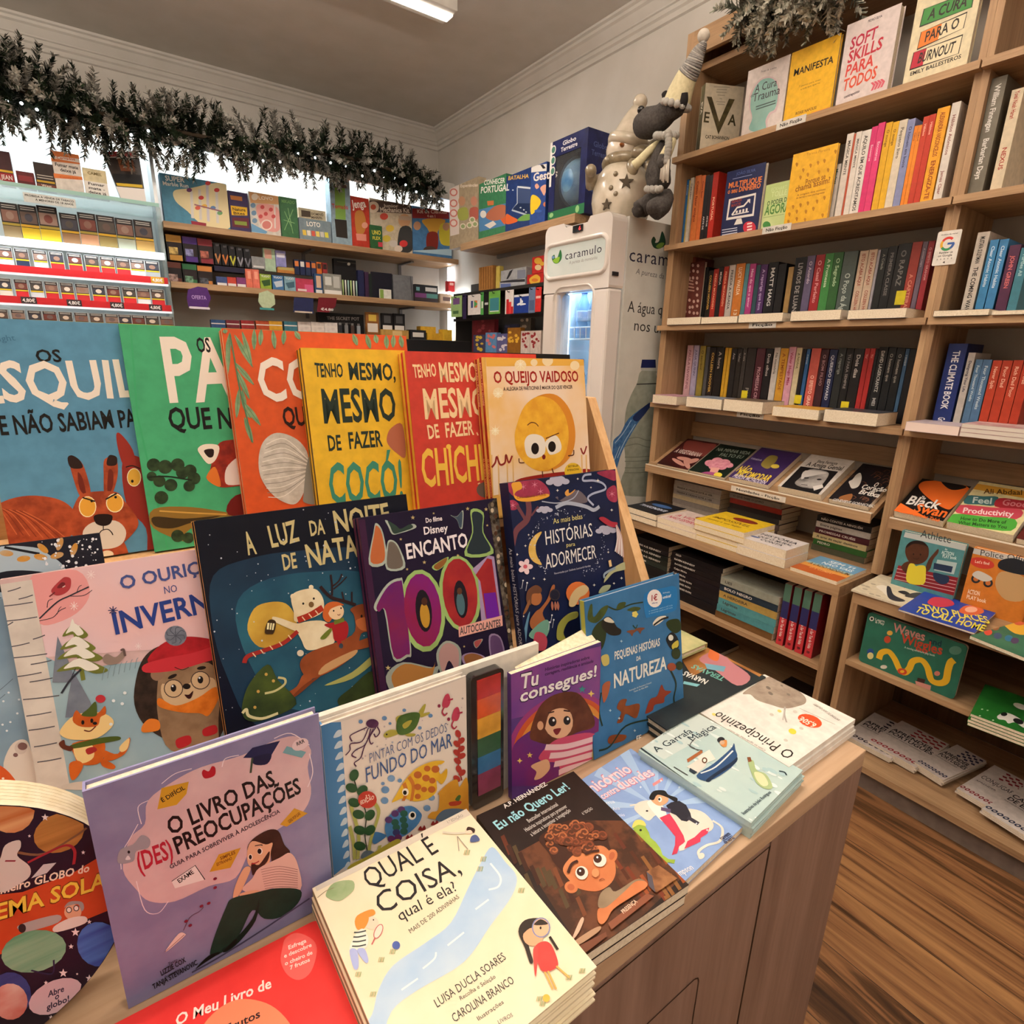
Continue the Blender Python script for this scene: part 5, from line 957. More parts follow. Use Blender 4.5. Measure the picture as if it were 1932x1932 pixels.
# ================================================================== BOOKS IN THE BOOKCASES
NAMES=dict(black='1a1818',charcoal='3a3a3c',grey='888488',white='e6e0d8',cream='dccdaa',brown='5a3c28',maroon='581e28',red='b42a28',coral='c86454',orange='d87a34',yellow='e0b83a',olive='908a3a',green='3a7a3a',teal='3a8078',blue='3a78b0',navy='1c2850',purple='4a2868',lilac='9898c4',pink='d05090',rose='dca8b0',tan='b89468')
def cname(h):
 c=[int(h[i:i+2],16)for i in(0,2,4)]
 return min(NAMES,key=lambda k:sum((c[j]-int(NAMES[k][2*j:2*j+2],16))**2 for j in range(3)))
def zm(x0,y0,k):return lambda x,y:(x0+x*k,y0+y*k)
z4,z5,z6,z3c=zm(1260,0,.34783),zm(1200,420,.37888),zm(1160,780,.39959),zm(1200,300,.15528)
z2c,z4c=zm(1632,0,.15528),zm(1632,300,.15528)
def spines(where,X,z,zf,rows,depth=.14,group=None,kind='paperback'):
 """rows: (x left, x right, y top) of each spine at its top edge, colour, lettering colour, text"""
 prev=None
 for i,(xl,xr,yt,c,tc,tx)in enumerate(rows):
  a,b=PX(*zf(xl,yt),X),PX(*zf(xr,yt),X);y0,y1=a.y,b.y
  lo,hi=(-.7465,.27)if 'right bookcase' in where else(-1.799,-.7848)
  y0,y1=min(max(y0,lo),hi-.008),min(max(y1,lo+.012),hi)
  if prev is not None and y0<prev+.0006:y0=prev+.0006
  if y1<y0+.006:y1=y0+.006
  prev=y1
  st=[(t,p,q,tc,'b')for t,p,q in([(tx,.08,.92)]if isinstance(tx,str)else tx)if t]
  book(kind,f'{cname(c)} paperback spine, {ORD[i]} from the left {where}','book',V((X,y1,z+.0006)),V((-1,0,0)),ZA,depth,max(a.z,b.z)-z-.0006,y1-y0,cov(c),hard=False,group=group,spine_text=st)
def faced(name,label,X,z,tl,tr,br,bl,t,c,art=None,**k):
 y0=max(PX(*bl,X).y,-1.799);y1=PX(*br,X).y;h=(PX(*tl,X).z+PX(*tr,X).z)/2-z-.0006
 return book(name,label,'book',V((X,y0,z+.0006)),YA,ZA,y1-y0,h,t,c,art=art,**k)
def sign(label,X,z,xs,ys,zf,txt):
 a,b=PX(*zf(xs[0],ys[0]),X),PX(*zf(xs[1],ys[1]),X);y0,y1,z0=a.y,b.y,z-.0205
 mb=MB();mb.box(X,X+.0012,y0,y1,z0,z0+.024,cov('D8D2CA'));A=Art(mb,V((X+.0012,y0,z0)),YA,ZA,y1-y0,.024,XA,px=False)
 A.t(txt,(.12,.3),(.88,.3),.42,INK,'b');mb.build('shelf_label',None,label,'shelf label','paper shelf labels')
SX=SF+.0006
# --- top shelf: covers turned out
def a_eva(A):
 A.Z(1200,0,.15528)
 for i,(w0,w1,y)in enumerate(((1015,1075,1010),(945,1140,1055),(980,1105,1085),(975,1100,1120),(990,1080,1155),(1015,1045,1195),(975,1085,1235),(985,1075,1265))):A.l([(w0,y),(w1,y+6)],10,'A09888',False)
 br=mat('4E4428',.5,c2='2E2818',scale=40)
 A.t('E',(812,1480),(885,1490),120,br,'b').t('A',(1115,1515),(1205,1528),125,br,'b').q([(860,1172),(920,1178),(1010,1480),(1130,1200),(1200,1208),(1000,1635)],br).t('CAT BOHANNON',(840,1680),(1130,1702),40,'3A342A','b')
Xf=SF-.028
u_=V((-.9,.436,0)).normalized()
book('hardback_book','cream hardback turned at an angle on the top shelf, a big V on its cover','book',V((-2.114,-1.705,S1+.0008)),u_,ZA,.165,.236,.036,'CDC1AA',art=a_eva,spine=mat('5A5232',.5,c2='3A3420',scale=20),spine_text=[('EVA',.25,.72,'E4DCCC','b')])
def a_cura(A):
 A.Z(1260,0,.34783)
 tl=mat('8FB4AC',.5,c2='7AA49E',scale=20)
 A.p([(440,700),(455,640),(440,580),(450,500),(500,430),(560,415),(600,450),(605,520),(590,600),(560,620),(540,660),(540,700),(490,710)],'D0B8BC').p([(440,700),(458,640),(448,580),(458,505),(503,438),(558,424),(592,455),(597,520),(582,590),(550,612),(530,655),(530,700),(480,715)],tl)
 A.t('A Cura',(470,505),(590,465),40,'3A2A36','r').t('do',(448,530),(470,522),16,'3A2A36','r').t('Trauma',(458,555),(607,508),42,'3A2A36','r').t('Peter A. Levine',(505,395),(590,370),10,'5A5258','r')
 for i in range(2):A.l([(478,580+i*14),(585,545+i*14)],5,'4A5A58',False)
faced('paperback','white paperback with a teal head profile on the top shelf',Xf,S1,z4(440,385),z4(675,290),z4(618,660),z4(397,735),.018,'E0D4D0',a_cura)
def a_mani(A):
 A.Z(1260,0,.34783)
 A.t('MANIFESTA',(680,415),(895,340),34,'2A2210','b').t('7 passos para viver',(710,475),(830,435),9,'6A5420','r').t('a vida que queres',(720,490),(825,452),9,'6A5420','r').t('ROXIE NAFOUSI',(692,625),(805,590),14,'5A4418','b').q([(780,610),(890,575),(885,590),(775,620)],'E2943A')
faced('paperback','bright yellow paperback on the top shelf',Xf,S1,z4(675,285),z4(945,180),z4(880,590),z4(625,665),.014,'EBB62C',a_mani)
def a_soft(A):
 A.Z(1260,0,.34783)
 for i,(tx,a,b,c)in enumerate((('SOFT',(985,272),(1130,205),'A0203A'),('SKILLS',(972,345),(1160,262),'AC2838'),('PARA',(958,420),(1110,355),'BE3A34'),('TODOS',(946,497),(1128,420),'C84A30'))):A.t(tx,a,b,56,c,'b',.0,.12)
 A.t('PEDRO SILVA',(1085,123),(1162,92),12,'4A4044','b')
 for i in range(4):A.q([(1100+i*17,450-i*6),(1112+i*17,445-i*6),(1128+i*17,458-i*6),(1112+i*17,490-i*6),(1100+i*17,494-i*6),(1114+i*17,464-i*6)],'C85A6A')
 A.t('contraponto',(955,535),(1040,500),14,'3A2A30','b')
faced('paperback','white paperback with slanted red lettering on the top shelf',Xf,S1,z4(985,140),z4(1285,0),z4(1190,475),z4(910,560),.03,'E2D4D2',a_soft)
def a_burn(A):
 A.Z(1632,0,.15528)
 cr='E8DCBA'
 def batt(y,f,c,tx,p):
  P0=[(p[0],p[1]),(p[2],p[3]),(p[4],p[5]),(p[6],p[7])]
  cx=sum(q[0]for q in P0)/4;cy=sum(q[1]for q in P0)/4
  A.q([(cx+(a-cx)*1.04,cy+(b-cy)*1.1)for a,b in P0],'26201C').q(P0,cr)
  lf=lambda a,b:(a[0]+(b[0]-a[0])*f,a[1]+(b[1]-a[1])*f)
  A.q([P0[0],lf(P0[0],P0[1]),lf(P0[3],P0[2]),P0[3]],c)
  A.t(tx,(P0[3][0]+(P0[2][0]-P0[3][0])*.14,P0[3][1]+(P0[2][1]-P0[3][1])*.14-40),(P0[3][0]+(P0[2][0]-P0[3][0])*.9,P0[3][1]+(P0[2][1]-P0[3][1])*.9-40),110,'26201C','b',0,.1)
 batt(0,1,'3A7A3A','A CURA',(725,110,1330,-110,1290,90,672,315));batt(0,.45,'DE7A34','PARA O',(690,390,1235,160,1190,345,640,590));batt(0,.26,'A8283A','BURNOUT',(600,640,1180,435,1130,650,550,840))
 A.t('EMILY BALLESTEROS',(545,925),(1165,705),42,'3A342C','b')
faced('paperback','cream paperback with three battery shapes at the right end of the top shelf',Xf,S1,z4(1380,-30),z4(1735,-145),z4(1620,350),z4(1275,445),.022,'E8DCBA',a_burn)
sign('label under the yellow paperback on the top shelf',SX,S1,(588,750),(700,640),z4,'Não Ficção')
# --- second shelf
spines('in the left group on the second shelf',-2.17,S2,z3c,[(575,632,268,'2E6EA8','C8D8E8','A economia'),(634,655,265,'C8B45A','3A3420',''),(662,704,235,'E2DACA','3A3430','O guia prático'),(726,796,210,'D0743A','7A2A14','Como fazer amigos'),(800,848,206,'CC6A34','6A2410','Como fazer'),(852,900,203,'1E1A1C','D8D0CC',[('ARTE DE',.6,.9)]),(902,940,200,'221C1E','D8D0CC',[('ARTE DE',.6,.9)]),(944,1010,168,'A8281E','F0C8A8',[('PORTUGAL',.35,.75)])],.15)
def a_multi(A):
 A.Z(1200,300,.15528)
 O_='D87A3A'
 A.t('JOÃO SILVA',(1220,200),(1450,150),34,'4A5A8A','r').l([(1175,245),(1410,190)],5,'8A94B4',False).t('MULTIPLIQUE',(1120,358),(1525,278),62,O_,'b').t('o seu DINHEIRO',(1112,425),(1510,350),56,O_,'b')
 A.q([(1130,490),(1460,410),(1430,690),(1095,745)],'E8E2DC').q([(1150,510),(1440,440),(1412,665),(1118,712)],'1C2248').q([(1225,730),(1280,720),(1295,785),(1190,802)],'E8E2DC')
 A.t('RENDA',(1160,540),(1285,510),34,'8A3A2A','b').t('MAIOR',(1155,588),(1275,560),34,'8A3A2A','b').l([(1165,680),(1230,590),(1310,570),(1380,490)],18,'E8E2DC',False).q([(1350,495),(1390,485),(1385,540)],'E8E2DC')
 for i in range(4):A.q([(1215+i*40,630-i*10),(1238+i*40,626-i*10),(1234+i*40,656-i*6),(1210+i*40,662-i*6)],'E8E2DC')
 A.l([(1165,682),(1370,640)],10,'E8E2DC',False).o(1378,835,78,78,'B4283A')
 for i in range(3):A.l([(1350,790+i*36),(1410,778+i*36)],16,'F0D8D4',False);A.l([(1045,865+i*30),(1230,835+i*28)],8,'C8CCDC',False)
faced('paperback','navy paperback with a screen and rising arrow on the second shelf',Xf,S2,(1370,318),(1447,313),(1429,434),(1359,444),.018,'1C2248',a_multi,back=cov('B8B0A8'))
def a_agora(A):
 A.Z(1200,300,.15528)
 A.t('ECKHART',(1640,395),(1830,360),40,'C8DCA0','r').t('TOLLE',(1640,465),(1830,430),60,'D0E0A8','r').t('O PODER DO',(1590,570),(1870,505),50,'3A5A34','b').t('AGORA',(1560,685),(1860,630),105,'4A7A3A','b').o(1588,805,48,48,'3A7A3A').l([(1545,715),(1800,670)],5,'8AA06A',False)
faced('paperback','pale green paperback partly behind the yellow one on the second shelf',Xf-.012,S2,(1447,348),(1512,336),(1500,425),(1435,432),.014,mat('B4C884',.5,c2='C8D49A',scale=10),a_agora)
def a_porque(A):
 A.Z(1260,0,.34783)
 B='8A5A1A'
 A.t('Porque se',(745,1005),(855,970),30,B,'b').t('chama assim?',(690,1042),(880,990),30,B,'b').t('A origem dos nomes',(700,1065),(855,1030),9,B).t('de terras e ruas portuguesas',(695,1080),(850,1047),9,B).t('Teresa Pereira',(750,845),(880,815),14,'A87A2A','r')
 rr=random.Random(1)
 for x,y in((700,890),(735,920),(775,895),(815,880),(850,870),(910,820),(720,960),(760,945),(820,930),(870,920),(680,1120),(720,1110),(760,1100),(810,1090),(850,1070),(660,1160),(700,1145),(750,1145),(790,1130),(840,1165),(655,1200),(700,1185),(745,1190)):A.o(x,y,7,8,'A87420').p([(x-5,y+4),(x+5,y+4),(x,y+16)],'A87420')
faced('paperback','yellow paperback with small map pins leaning forward on the second shelf',SF-.012,S2,(1498,290),(1593,268),(1559,416),(1478.5,424),.012,'E4AE2E',a_porque)
spines('in the right group on the second shelf',-2.14,S2,z4,[(905,940,895,'D8D2CA','3A5A4A','Mindset'),(975,1010,728,'E4DCD2','4A4440','MÁGICA MENTE'),(1012,1022,726,'A84A30','F0D8C8',''),(1024,1054,718,'E4DCD2','4A4440','MÁGICA MENTE'),(1057,1105,712,'E6E0D8','3A3430',[('AQUILO EM QUE ACREDITAMOS',.06,.94)]),(1110,1140,690,'C8306A','F0C0D0',[('Encontros',.2,.5)]),(1143,1180,670,'D03A70','F0C0D0',[('Encontros',.2,.5)]),(1186,1220,668,'DCA82A','6A4A14','O monge'),(1223,1256,664,'E0AE2C','6A4A14','O monge'),(1259,1302,655,'DCD0BC','5A5044','Pequeno livro'),(1305,1344,650,'8288B0','2A2E4A','O homem em busca'),(1340,1358,684,'DC8228','5A2A10','CURTAS'),(1360,1380,680,'DE862C','5A2A10','CURTAS'),(1386,1420,636,'B43824','E8B09A','Hábitos'),(1422,1456,624,'B23422','E8B09A','Hábitos'),(1466,1530,590,'E6A42E','8A3A1A',[('ALEXANDRA VASCONCELOS',.05,.5),('ENERGIZA-TE',.54,.95)]),(1545,1590,560,'E2DAD0','8A5A54',[('Hábitos Atómicos',.12,.62),('James Clear',.68,.92)])],.15)
sign('label under the pale green paperback on the second shelf',SX,S2,(512,668),(1265,1240),z4,'Não Ficção')
# --- third shelf
XR=-2.262
spines('on the third shelf',XR,S3,z5,[(160,176,190,'8A4A3A','D8B8A8',''),(177,190,190,'7A4034','D8B8A8',''),(322,362,226,'161415','4A4444',''),(364,388,240,'1E1A18','C8A04A','COLLEEN HOOVER'),(390,414,232,'9A2A22','E8A080','FREIDA MCFADDEN'),(416,438,222,'1C1A1C','D8D0C8','MÚSICA'),(440,464,220,'9E2C20','E8A080','FREIDA MCFADDEN'),(468,498,213,'C8BEB6','3A3438','FREIDA A CRIADA'),(502,546,206,'CC7A34','F4E0C4',[('LUCY WALDA',.06,.5),('13',.72,.95)]),(549,568,205,'4E8088','C8D8D8',''),(570,600,206,'A83A78','E8C0D4','Mais do que o amor'),(602,622,212,'2E4A50','A8C0C0',''),(624,658,210,'4A2A5C','B8A0C8','A rapariga que leva'),(664,712,200,'161418','E0DCD8','MATT HAIG'),(714,752,208,'151315','4A4644',''),(762,787,222,'9A7A4A','5A4424',''),(797,855,176,'181618','9A9490','LIVROS DE LUANAS'),(858,895,166,'5E5470','C8B8C8','O Acordo'),(900,944,162,'982428','E0A0A0','O Casal Perfeito'),(947,988,155,'3E8040','D0E0C0','A Promessa'),(990,1036,150,'2E5A2E','B8D0A8','O Segredo'),(1040,1108,146,'4A5450','B0B8B0',[('O Poço da Água',.3,.9)]),(1118,1160,142,'CDB49C','8A3A2A',[('ISTO ACABA AQUI',.04,.48),('COLLEEN HOOVER',.55,.97)]),(1164,1205,136,'CFB69E','8A3A2A',[('ISTO ACABA AQUI',.04,.48),('COLLEEN HOOVER',.55,.97)]),(1208,1220,136,'A09AA0','3A3A3A',''),(1226,1258,128,'1C1E1C','8A8A80','A Criada'),(1262,1305,120,'141415','7A7672','PRIMEIRA CLASSE'),(1310,1376,108,'171616','7A7672','O RAPAZ'),(1380,1428,98,'9E3A30','D8907A',[('A CARTEIRA',.4,.92)]),(1432,1456,96,'6A5A6A','B8A8B0','A nuvem negra'),(1460,1490,92,'9A2A34','E0A8A8','O EFEITO GRAHAM')],.13)
def a_lotus(A):
 A.Z(1200,420,.37888);rr=random.Random(3)
 for i in range(9):
  for j in range(6):
   if 2<i<6 and 0<j<5:continue
   A.o(205+j*20+rr.uniform(-4,4),215+i*29+rr.uniform(-4,4),6,8,'B89A90')
 for i in range(4):A.l([(235-i*2,290+i*16),(285+i*2,292+i*16)],5,'A88478',False)
 A.q([(195,205),(210,212),(205,232),(192,224)],'DCD4CC')
faced('paperback','brown book with pale dots facing out at the left end of the third shelf',XR+.012,S3,z5(192,200),z5(318,206),z5(315,466),z5(190,466),.02,'5A2A24',a_lotus)
def flats(where,X,z,zf,rows,depth=.14,group='books lying flat on the shelf fronts'):
 for i,(xl,xr,yt,yb,c)in enumerate(rows):
  a,b=PX(*zf(xl,yt),X),PX(*zf(xr,yt),X);lo=-.7465 if 'right bookcase' in where else-1.798;t=abs(PX(*zf(xl,yb),X).z-a.z)
  book('paperback',f'{cname(c)}-covered paperback lying flat, {ORD[i]} from the left on {where}','book',V((X,max(a.y+.001,lo),z+t+.0006)),YA,V((-1,0,0)),b.y-max(a.y+.001,lo)-.001,depth,t,c,hard=False,group=group)
flats('the third shelf',-2.088,S3,z5,[(155,322,474,508,'8A7A78'),(325,506,472,505,'4A3430'),(511,732,458,500,'26221E'),(771,1022,446,494,'3A3634'),(1056,1348,436,482,'4A4A5A')])
sign('label under the flat books on the third shelf',SX,S3,(562,696),(520,520),z5,'Ficção')
# --- fourth shelf
spines('on the fourth shelf',XR,S4,z5,[(258,288,611,'D0A8B0','8A5A64','PAULA HAWKINS'),(291,317,611,'A8A0BC','5A5470','JULIA QUINN'),(322,350,613,'8A7A34','4A3C14','O escritor'),(354,370,618,'4A4A4A','A8A4A0',''),(373,402,624,'201816','C8A04A','COLLEEN HOOVER'),(405,443,620,'1A1615','A89A90','A hora'),(447,461,623,'C89A2A','6A4A14',''),(463,477,624,'CC9E2C','6A4A14',''),(480,506,626,'24201F','A8A0A0','Ana'),(509,533,626,'28221E','9A908A','Valter'),(536,556,624,'3A3430','A89A90','A cera'),(559,602,624,'2A2422','8A827C',[('PAX',.65,.95)]),(605,648,626,'4A1E28','B89098',[('PROMESSAS CRUÉIS',.3,.95)]),(651,686,628,'1C181A','C8C0BC','Dois olhos'),(692,721,622,'D4CEC8','5A544E','Na memória'),(724,762,626,'D09A34','8A4A1A','A TEMPESTADE'),(766,800,619,'D8A0B4','9A2A4A','Valter Hugo Mãe'),(803,830,623,'D8CCA8','5A4A2A','A NOIVA'),(833,850,628,'1A181C','A8A0A0',''),(853,870,630,'2E5A8E','B8C8D8','A herança'),(878,924,626,'C05A50','F0C8BC',[('O EFEITO GRAHAM',.4,.98)]),(927,964,630,'3A1C24','9A7A80','O BOM FILHO'),(968,1006,632,'1C2448','C8CCD8','QUERIDO EDWARD'),(1012,1050,624,'24282A','8A8E8C','A rapariga'),(1053,1088,626,'1A1A1C','8A8686','TU PARA SEMPRE'),(1091,1140,628,'1C1A1C','C8C4C0','Dois dias'),(1144,1168,626,'A42A2A','E8A8A0','TU'),(1171,1194,626,'A82C2A','E8A8A0','TU'),(1197,1210,628,'161416','5A5454',''),(1214,1258,619,'17191C','C8C8C4',[('DAVID LAGERCRANTZ',.05,.6),('MEI',.68,.82)]),(1262,1300,622,'16181B','A8A49A','O homem que'),(1303,1343,624,'16181B','A8A49A','O homem que'),(1346,1364,628,'3A5A7A','C8D0D8','O BOSQUE'),(1367,1398,629,'161416','6A6464','')],.13)
flats('the fourth shelf',-2.075,S4,z5,[(56,204,874,915,'D0A0B0'),(249,428,890,940,'7A8698'),(433,632,912,970,'6A5A4A'),(677,912,943,992,'D09A3A'),(933,1206,962,1024,'3A3A40')],.15)
sign('label under the flat books on the fourth shelf',SX,S4,(500,632),(975,985),z5,'Ficção')
for i,(xs,ys,X,z,w)in enumerate(((1285,410,XR,S3,'third shelf'),(522,875,XR,S4,'fourth shelf, left of centre'),(785,900,XR,S4,'fourth shelf, in its middle'),(1015,935,XR,S4,'fourth shelf, right of its middle'))):
 a=PX(*z5(xs,ys),X+.0015);MB().box(X+.0008,X+.0016,a.y,a.y+(.028 if i else .03),a.z,a.z+(.034 if i else .045),cov('E4D22E')).build('sticky_note',None,f'yellow sticky note on the spines of the {w}','sticky note','yellow sticky notes')
# --- sloped shelf: covers lying face up
ca,sa=math.cos(SLA),math.sin(SLA);DN,NN=V((-ca,0,sa)),V((sa,0,ca))
def sloped(label,tl,tr,br,bl,t,c,art,extra=0):
 P=V((SF,0,LIP-.022))+NN*(.0190+t+extra)+DN*.019
 q=[PN(*p,P,NN)for p in(tl,tr,br,bl)];y0=(q[0].y+q[3].y)/2;y1=(q[1].y+q[2].y)/2;h=((q[0]-q[3]).dot(DN)+(q[1]-q[2]).dot(DN))/2
 b0=max(0,min((q[3]-P).dot(DN),(q[2]-P).dot(DN)))
 return book('paperback',label,'book',P+YA*y0+DN*b0,YA,DN,y1-y0,h,t,c,art=art,hard=False)
def a_veg(A):
 A.Z(1160,780,.39959)
 A.p([(340,130),(430,140),(480,150),(440,200),(330,190)],'7A3A34').t('A VEGETARIANA',(280,182),(398,205),15,'E0D4CC','b')
 for a in((330,215,38,9,10),(365,225,34,10,-15),(300,230,34,9,30),(340,240,24,12,60)):A.o(*a[:4],'B88478',a[4])
sloped('dark red paperback with a pale lily on the sloped shelf',z6(335,125),z6(492,150),z6(330,272),z6(190,243),.012,mat('4A1A1A',.4,c2='2E1012',scale=14),a_veg)
def a_minha(A):
 A.Z(1160,780,.39959)
 A.t('NA MINHA VIDA',(475,175),(632,196),13,'9AA89A','r').t('FALTO EU',(490,200),(600,214),13,'9AA89A','r')
 pk=mat('DE9AA8',.6,c2='C87A8E',scale=60)
 for x,y,r in((450,235,26),(485,225,28),(520,232,26),(540,245,20),(470,250,28),(505,252,24)):A.o(x,y,r,r*.6,pk)
 A.q([(455,255),(495,258),(480,290),(445,285)],'E0A49A').p([(380,290),(440,275),(500,290),(480,312),(400,306)],'9A4A7A').o(487,290,20,11,'E8D04A')
sloped('dark green paperback with a pink flower-headed figure on the sloped shelf',z6(482,152),z6(660,175),z6(512,312),z6(345,277),.012,'14201A',a_minha)
def a_nao(A):
 A.Z(1160,780,.39959)
 A.t('NÃO',(570,272),(625,285),26,'E2C83A','b').t('INCOMODAR',(566,292),(720,322),26,'E2C83A','b').t('FREIDA MCFADDEN',(553,300),(705,336),15,'C8C0D4','b').p([(690,240),(730,200),(770,205),(750,240),(720,262)],'8A7A3A').o(757,250,20,10,'D8C04A').t('A criada está de volta',(640,215),(690,225),8,'A8A0B8')
sloped('purple paperback with yellow lettering on the sloped shelf',z6(675,175),z6(858,207),z6(705,358),z6(520,315),.022,'3A2858',a_nao)
def a_amiga(A):
 A.Z(1160,780,.39959)
 A.t('Elena Ferrante',(952,232),(1048,243),12,'4A4440').t('A Amiga Genial',(902,246),(1070,270),18,'3A3430')
 A.q([(878,250),(1055,275),(955,388),(775,355)],'141214').p([(880,300),(920,265),(1000,275),(1005,300),(960,350),(890,350),(850,330)],mat('A8A29E',.6,c2='5A5654',scale=16)).p([(900,270),(1000,280),(960,290),(910,300),(880,310)],'C8C2BE').o(905,305,12,4,'1E1A1C').o(965,312,12,4,'1E1A1C').l([(880,335),(910,340)],5,'2A2426').q([(935,345),(980,335),(985,350),(940,365)],'D0CAC6')
sloped('white paperback with a black and white portrait on the sloped shelf',z6(905,215),z6(1115,240),z6(955,405),z6(745,365),.028,'D6CEC6',a_amiga)
def a_bruxa(A):
 A.Z(1160,780,.39959)
 rr=random.Random(5)
 for i in range(26):x,y=rr.uniform(1120,1290),rr.uniform(275,430);A.l([(x-16,y),(x,y-9),(x+16,y),(x,y+8)],4,rr.choice(('5A3A2A','6A4634','4A2E22')))
 A.p([(1140,290),(1160,282),(1165,310),(1150,345),(1120,355),(1108,335),(1105,322),(1122,312)],'D0CAC2').p([(1060,395),(1120,380),(1110,412),(1070,412)],'8A5A34')
 for tx,a,b in(('O',(1218,345),(1236,348)),('Coração',(1160,355),(1278,372)),('da',(1196,378),(1222,382)),('Bruxa',(1148,378),(1245,398))):A.t(tx,a,b,20,'E4DED6','b',.05)
 A.t('GENEVIEVE GORNICHEC',(1025,412),(1222,445),11,'C8C4C0','b')
sloped('dark paperback with a white profile and brown curls on the sloped shelf',z6(1140,250),z6(1310,262),z6(1232,462),z6(1015,415),.020,'1A171A',a_bruxa)
def a_swan(A):
 A.Z(1160,780,.39959)
 og='DE6A2A'
 A.p([(1490,318),(1560,322),(1675,355),(1600,440),(1560,450),(1480,400),(1435,350),(1450,325)],og).p([(1545,318),(1660,345),(1610,362),(1570,352)],'1A1616').q([(1310,462),(1345,420),(1470,490),(1440,512)],og)
 A.t('The',(1438,402),(1462,408),14,'F0ECE8','b').t('Black',(1370,425),(1520,452),40,'F0ECE8','b').t('Swan',(1405,462),(1560,492),40,og,'b').t('Nassim Nicholas Taleb',(1325,462),(1530,512),13,og,'b')
sloped('orange and black paperback on the sloped shelf of the right bookcase',z6(1450,315),z6(1678,355),z6(1535,522),z6(1310,462),.026,'1A1616',a_swan)
def a_feel(A):
 A.Z(1160,780,.39959)
 def pill(p,c):A.p([p[0],((p[0][0]+p[1][0])/2,(p[0][1]+p[1][1])/2),p[1],p[2],((p[2][0]+p[3][0])/2,(p[2][1]+p[3][1])/2),p[3]],c,True,3)
 A.q([(1700,330),(2010,380),(1985,410),(1680,355)],'D09A3A').t('Ali Abdaal',(1742,378),(1925,385),22,'5A3A14','b')
 pill([(1665,388),(1810,395),(1790,435),(1650,425)],'3A6A6E');pill([(1815,400),(2010,420),(1990,460),(1795,440)],'A02A34');pill([(1630,432),(1920,455),(1895,500),(1615,470)],'C84A5A');pill([(1600,475),(1890,500),(1870,555),(1570,525)],'4A9A3A')
 A.t('Feel',(1685,422),(1780,428),28,'C8D8D4','b').t('Good',(1825,432),(1945,445),28,'C87A80','b').t('Productivity',(1640,468),(1880,488),24,'F4DCDC','b').t('How to Do More of',(1630,502),(1845,522),15,'1E3A1A','b').t('What Matters to You',(1620,522),(1850,545),15,'1E3A1A','b')
sloped('cream paperback with coloured lozenges on the sloped shelf of the right bookcase',z6(1715,335),z6(2010,385),z6(1880,592),z6(1545,530),.028,'E8DCA8',a_feel)
sloped('dark red paperback at the right edge of the sloped shelf',z6(2030,385),z6(2240,430),z6(2120,660),z6(1900,600),.02,'5A2420',lambda A:None)
a=V((SF+.0085,0,0));s0,s1=PX(*z6(548,368),SF+.008).y,PX(*z6(805,420),SF+.008).y
mb=MB();mb.box(SF+.0085,SF+.0095,s0,s1,LIP-.03,LIP-.008,cov('DCD4C8'));Art(mb,V((SF+.0095,s0,LIP-.03)),YA,ZA,s1-s0,.022,XA,px=False).t('Novidades - Ficção',(.1,.3),(.9,.3),.42,INK,'b');mb.build('shelf_label',None,'label on the lip of the sloped shelf','shelf label','paper shelf labels')
# --- piles with spines outward
def pile(where,X,base,xl,xr,zf,ytop,ts,cols,txt=(),depth=.15,jit=.004,kind='paperback'):
 a,b=PX(*zf(xl,ytop),X),PX(*zf(xr,ytop),X);zt=a.z;rr=random.Random(int(xl));i=0
 n=max(1,int(round((zt-base)/ts)));t=(zt-base)/n-.0006
 for i in range(n):
  c=cols[min(i,len(cols)-1)];z=zt-i*(t+.0006);j=rr.uniform(-jit,jit);tx=txt[i]if i<len(txt)else ''
  st=[(tx,.08,.85,'D8D2C8' if sum(int(c[k:k+2],16)for k in(0,2,4))<330 else '3A3430','b')]if tx else None
  w='topmost' if i==0 else ORD[i]+' from the top'
  book(kind,f'{cname(c)} book, {w} of the pile {where}','book',V((X+rr.uniform(-.004,.001),b.y+j,z)),V((-1,0,0)),V((0,-1,0)),depth,b.y-a.y,t,cov(c),hard=False,spine_text=st)
pile('left under the sloped shelf',-2.24,S6,282,510,z6,312,.0215,['A8A098','B0A89E','9A948E','C4B494','8A8480','A8A098'],('','FREIDA A CRIADA ESTÁ A VER','FREIDA A CRIADA ESTÁ A VER',''))
pile('in the middle below the sloped shelf',-2.24,S6,545,800,z6,372,.0225,['8E8682','A03026','2A2422','3A3634','5A4A44'],('O QUE SABE O LIVRO',))
pile('right under the sloped shelf',-2.20,S6,955,1225,z6,478,.024,['1E1A1C','CFC8C0','4A1A22','C8B88A','2E5A2A','4A4A3A'],('NÃO CONTES A NINGUÉM','Entre páginas','PROMESSAS CRUÉIS','A arte de caçar destinos','PEDRO'))
def stackf(where,X,quad,n,c,art,side=None):
 """paperbacks lying flat with page edges to the front, artwork on the topmost; quad: photo points of top cover TL, TR, BR, BL"""
 a=PX(*quad[3],X);b=PX(*quad[2],X);y0,y1=a.y,b.y;zt=(a.z+b.z)/2;t=(zt-S6)/n-.0006;q=PZ(*quad[0],zt);h=X-q.x
 h=min(max(h,.1),.21)
 for i in range(n):book('paperback',f'{where}, '+('topmost' if i==0 else ORD[i]+' from the top')+(' of its stack' if n>1 else ' on the base cabinet'),'book',V((X+.003*math.sin(i*2.1),y0+.003*math.sin(i*1.7),zt-i*(t+.0006))),YA,V((-1,0,0)),y1-y0,h,t,c,art=art if i==0 else None,hard=False,pages=mat('F1E3CB',.8,c2='E4D2B2',scale=220))
def tx3(lines,extra=None):
 def f(A):
  A.px=False
  if extra:extra(A)
  for tx,x0,x1,y,h,c in lines:A.t(tx,(x0,y),(x1,y),h,c,'b')
 return f
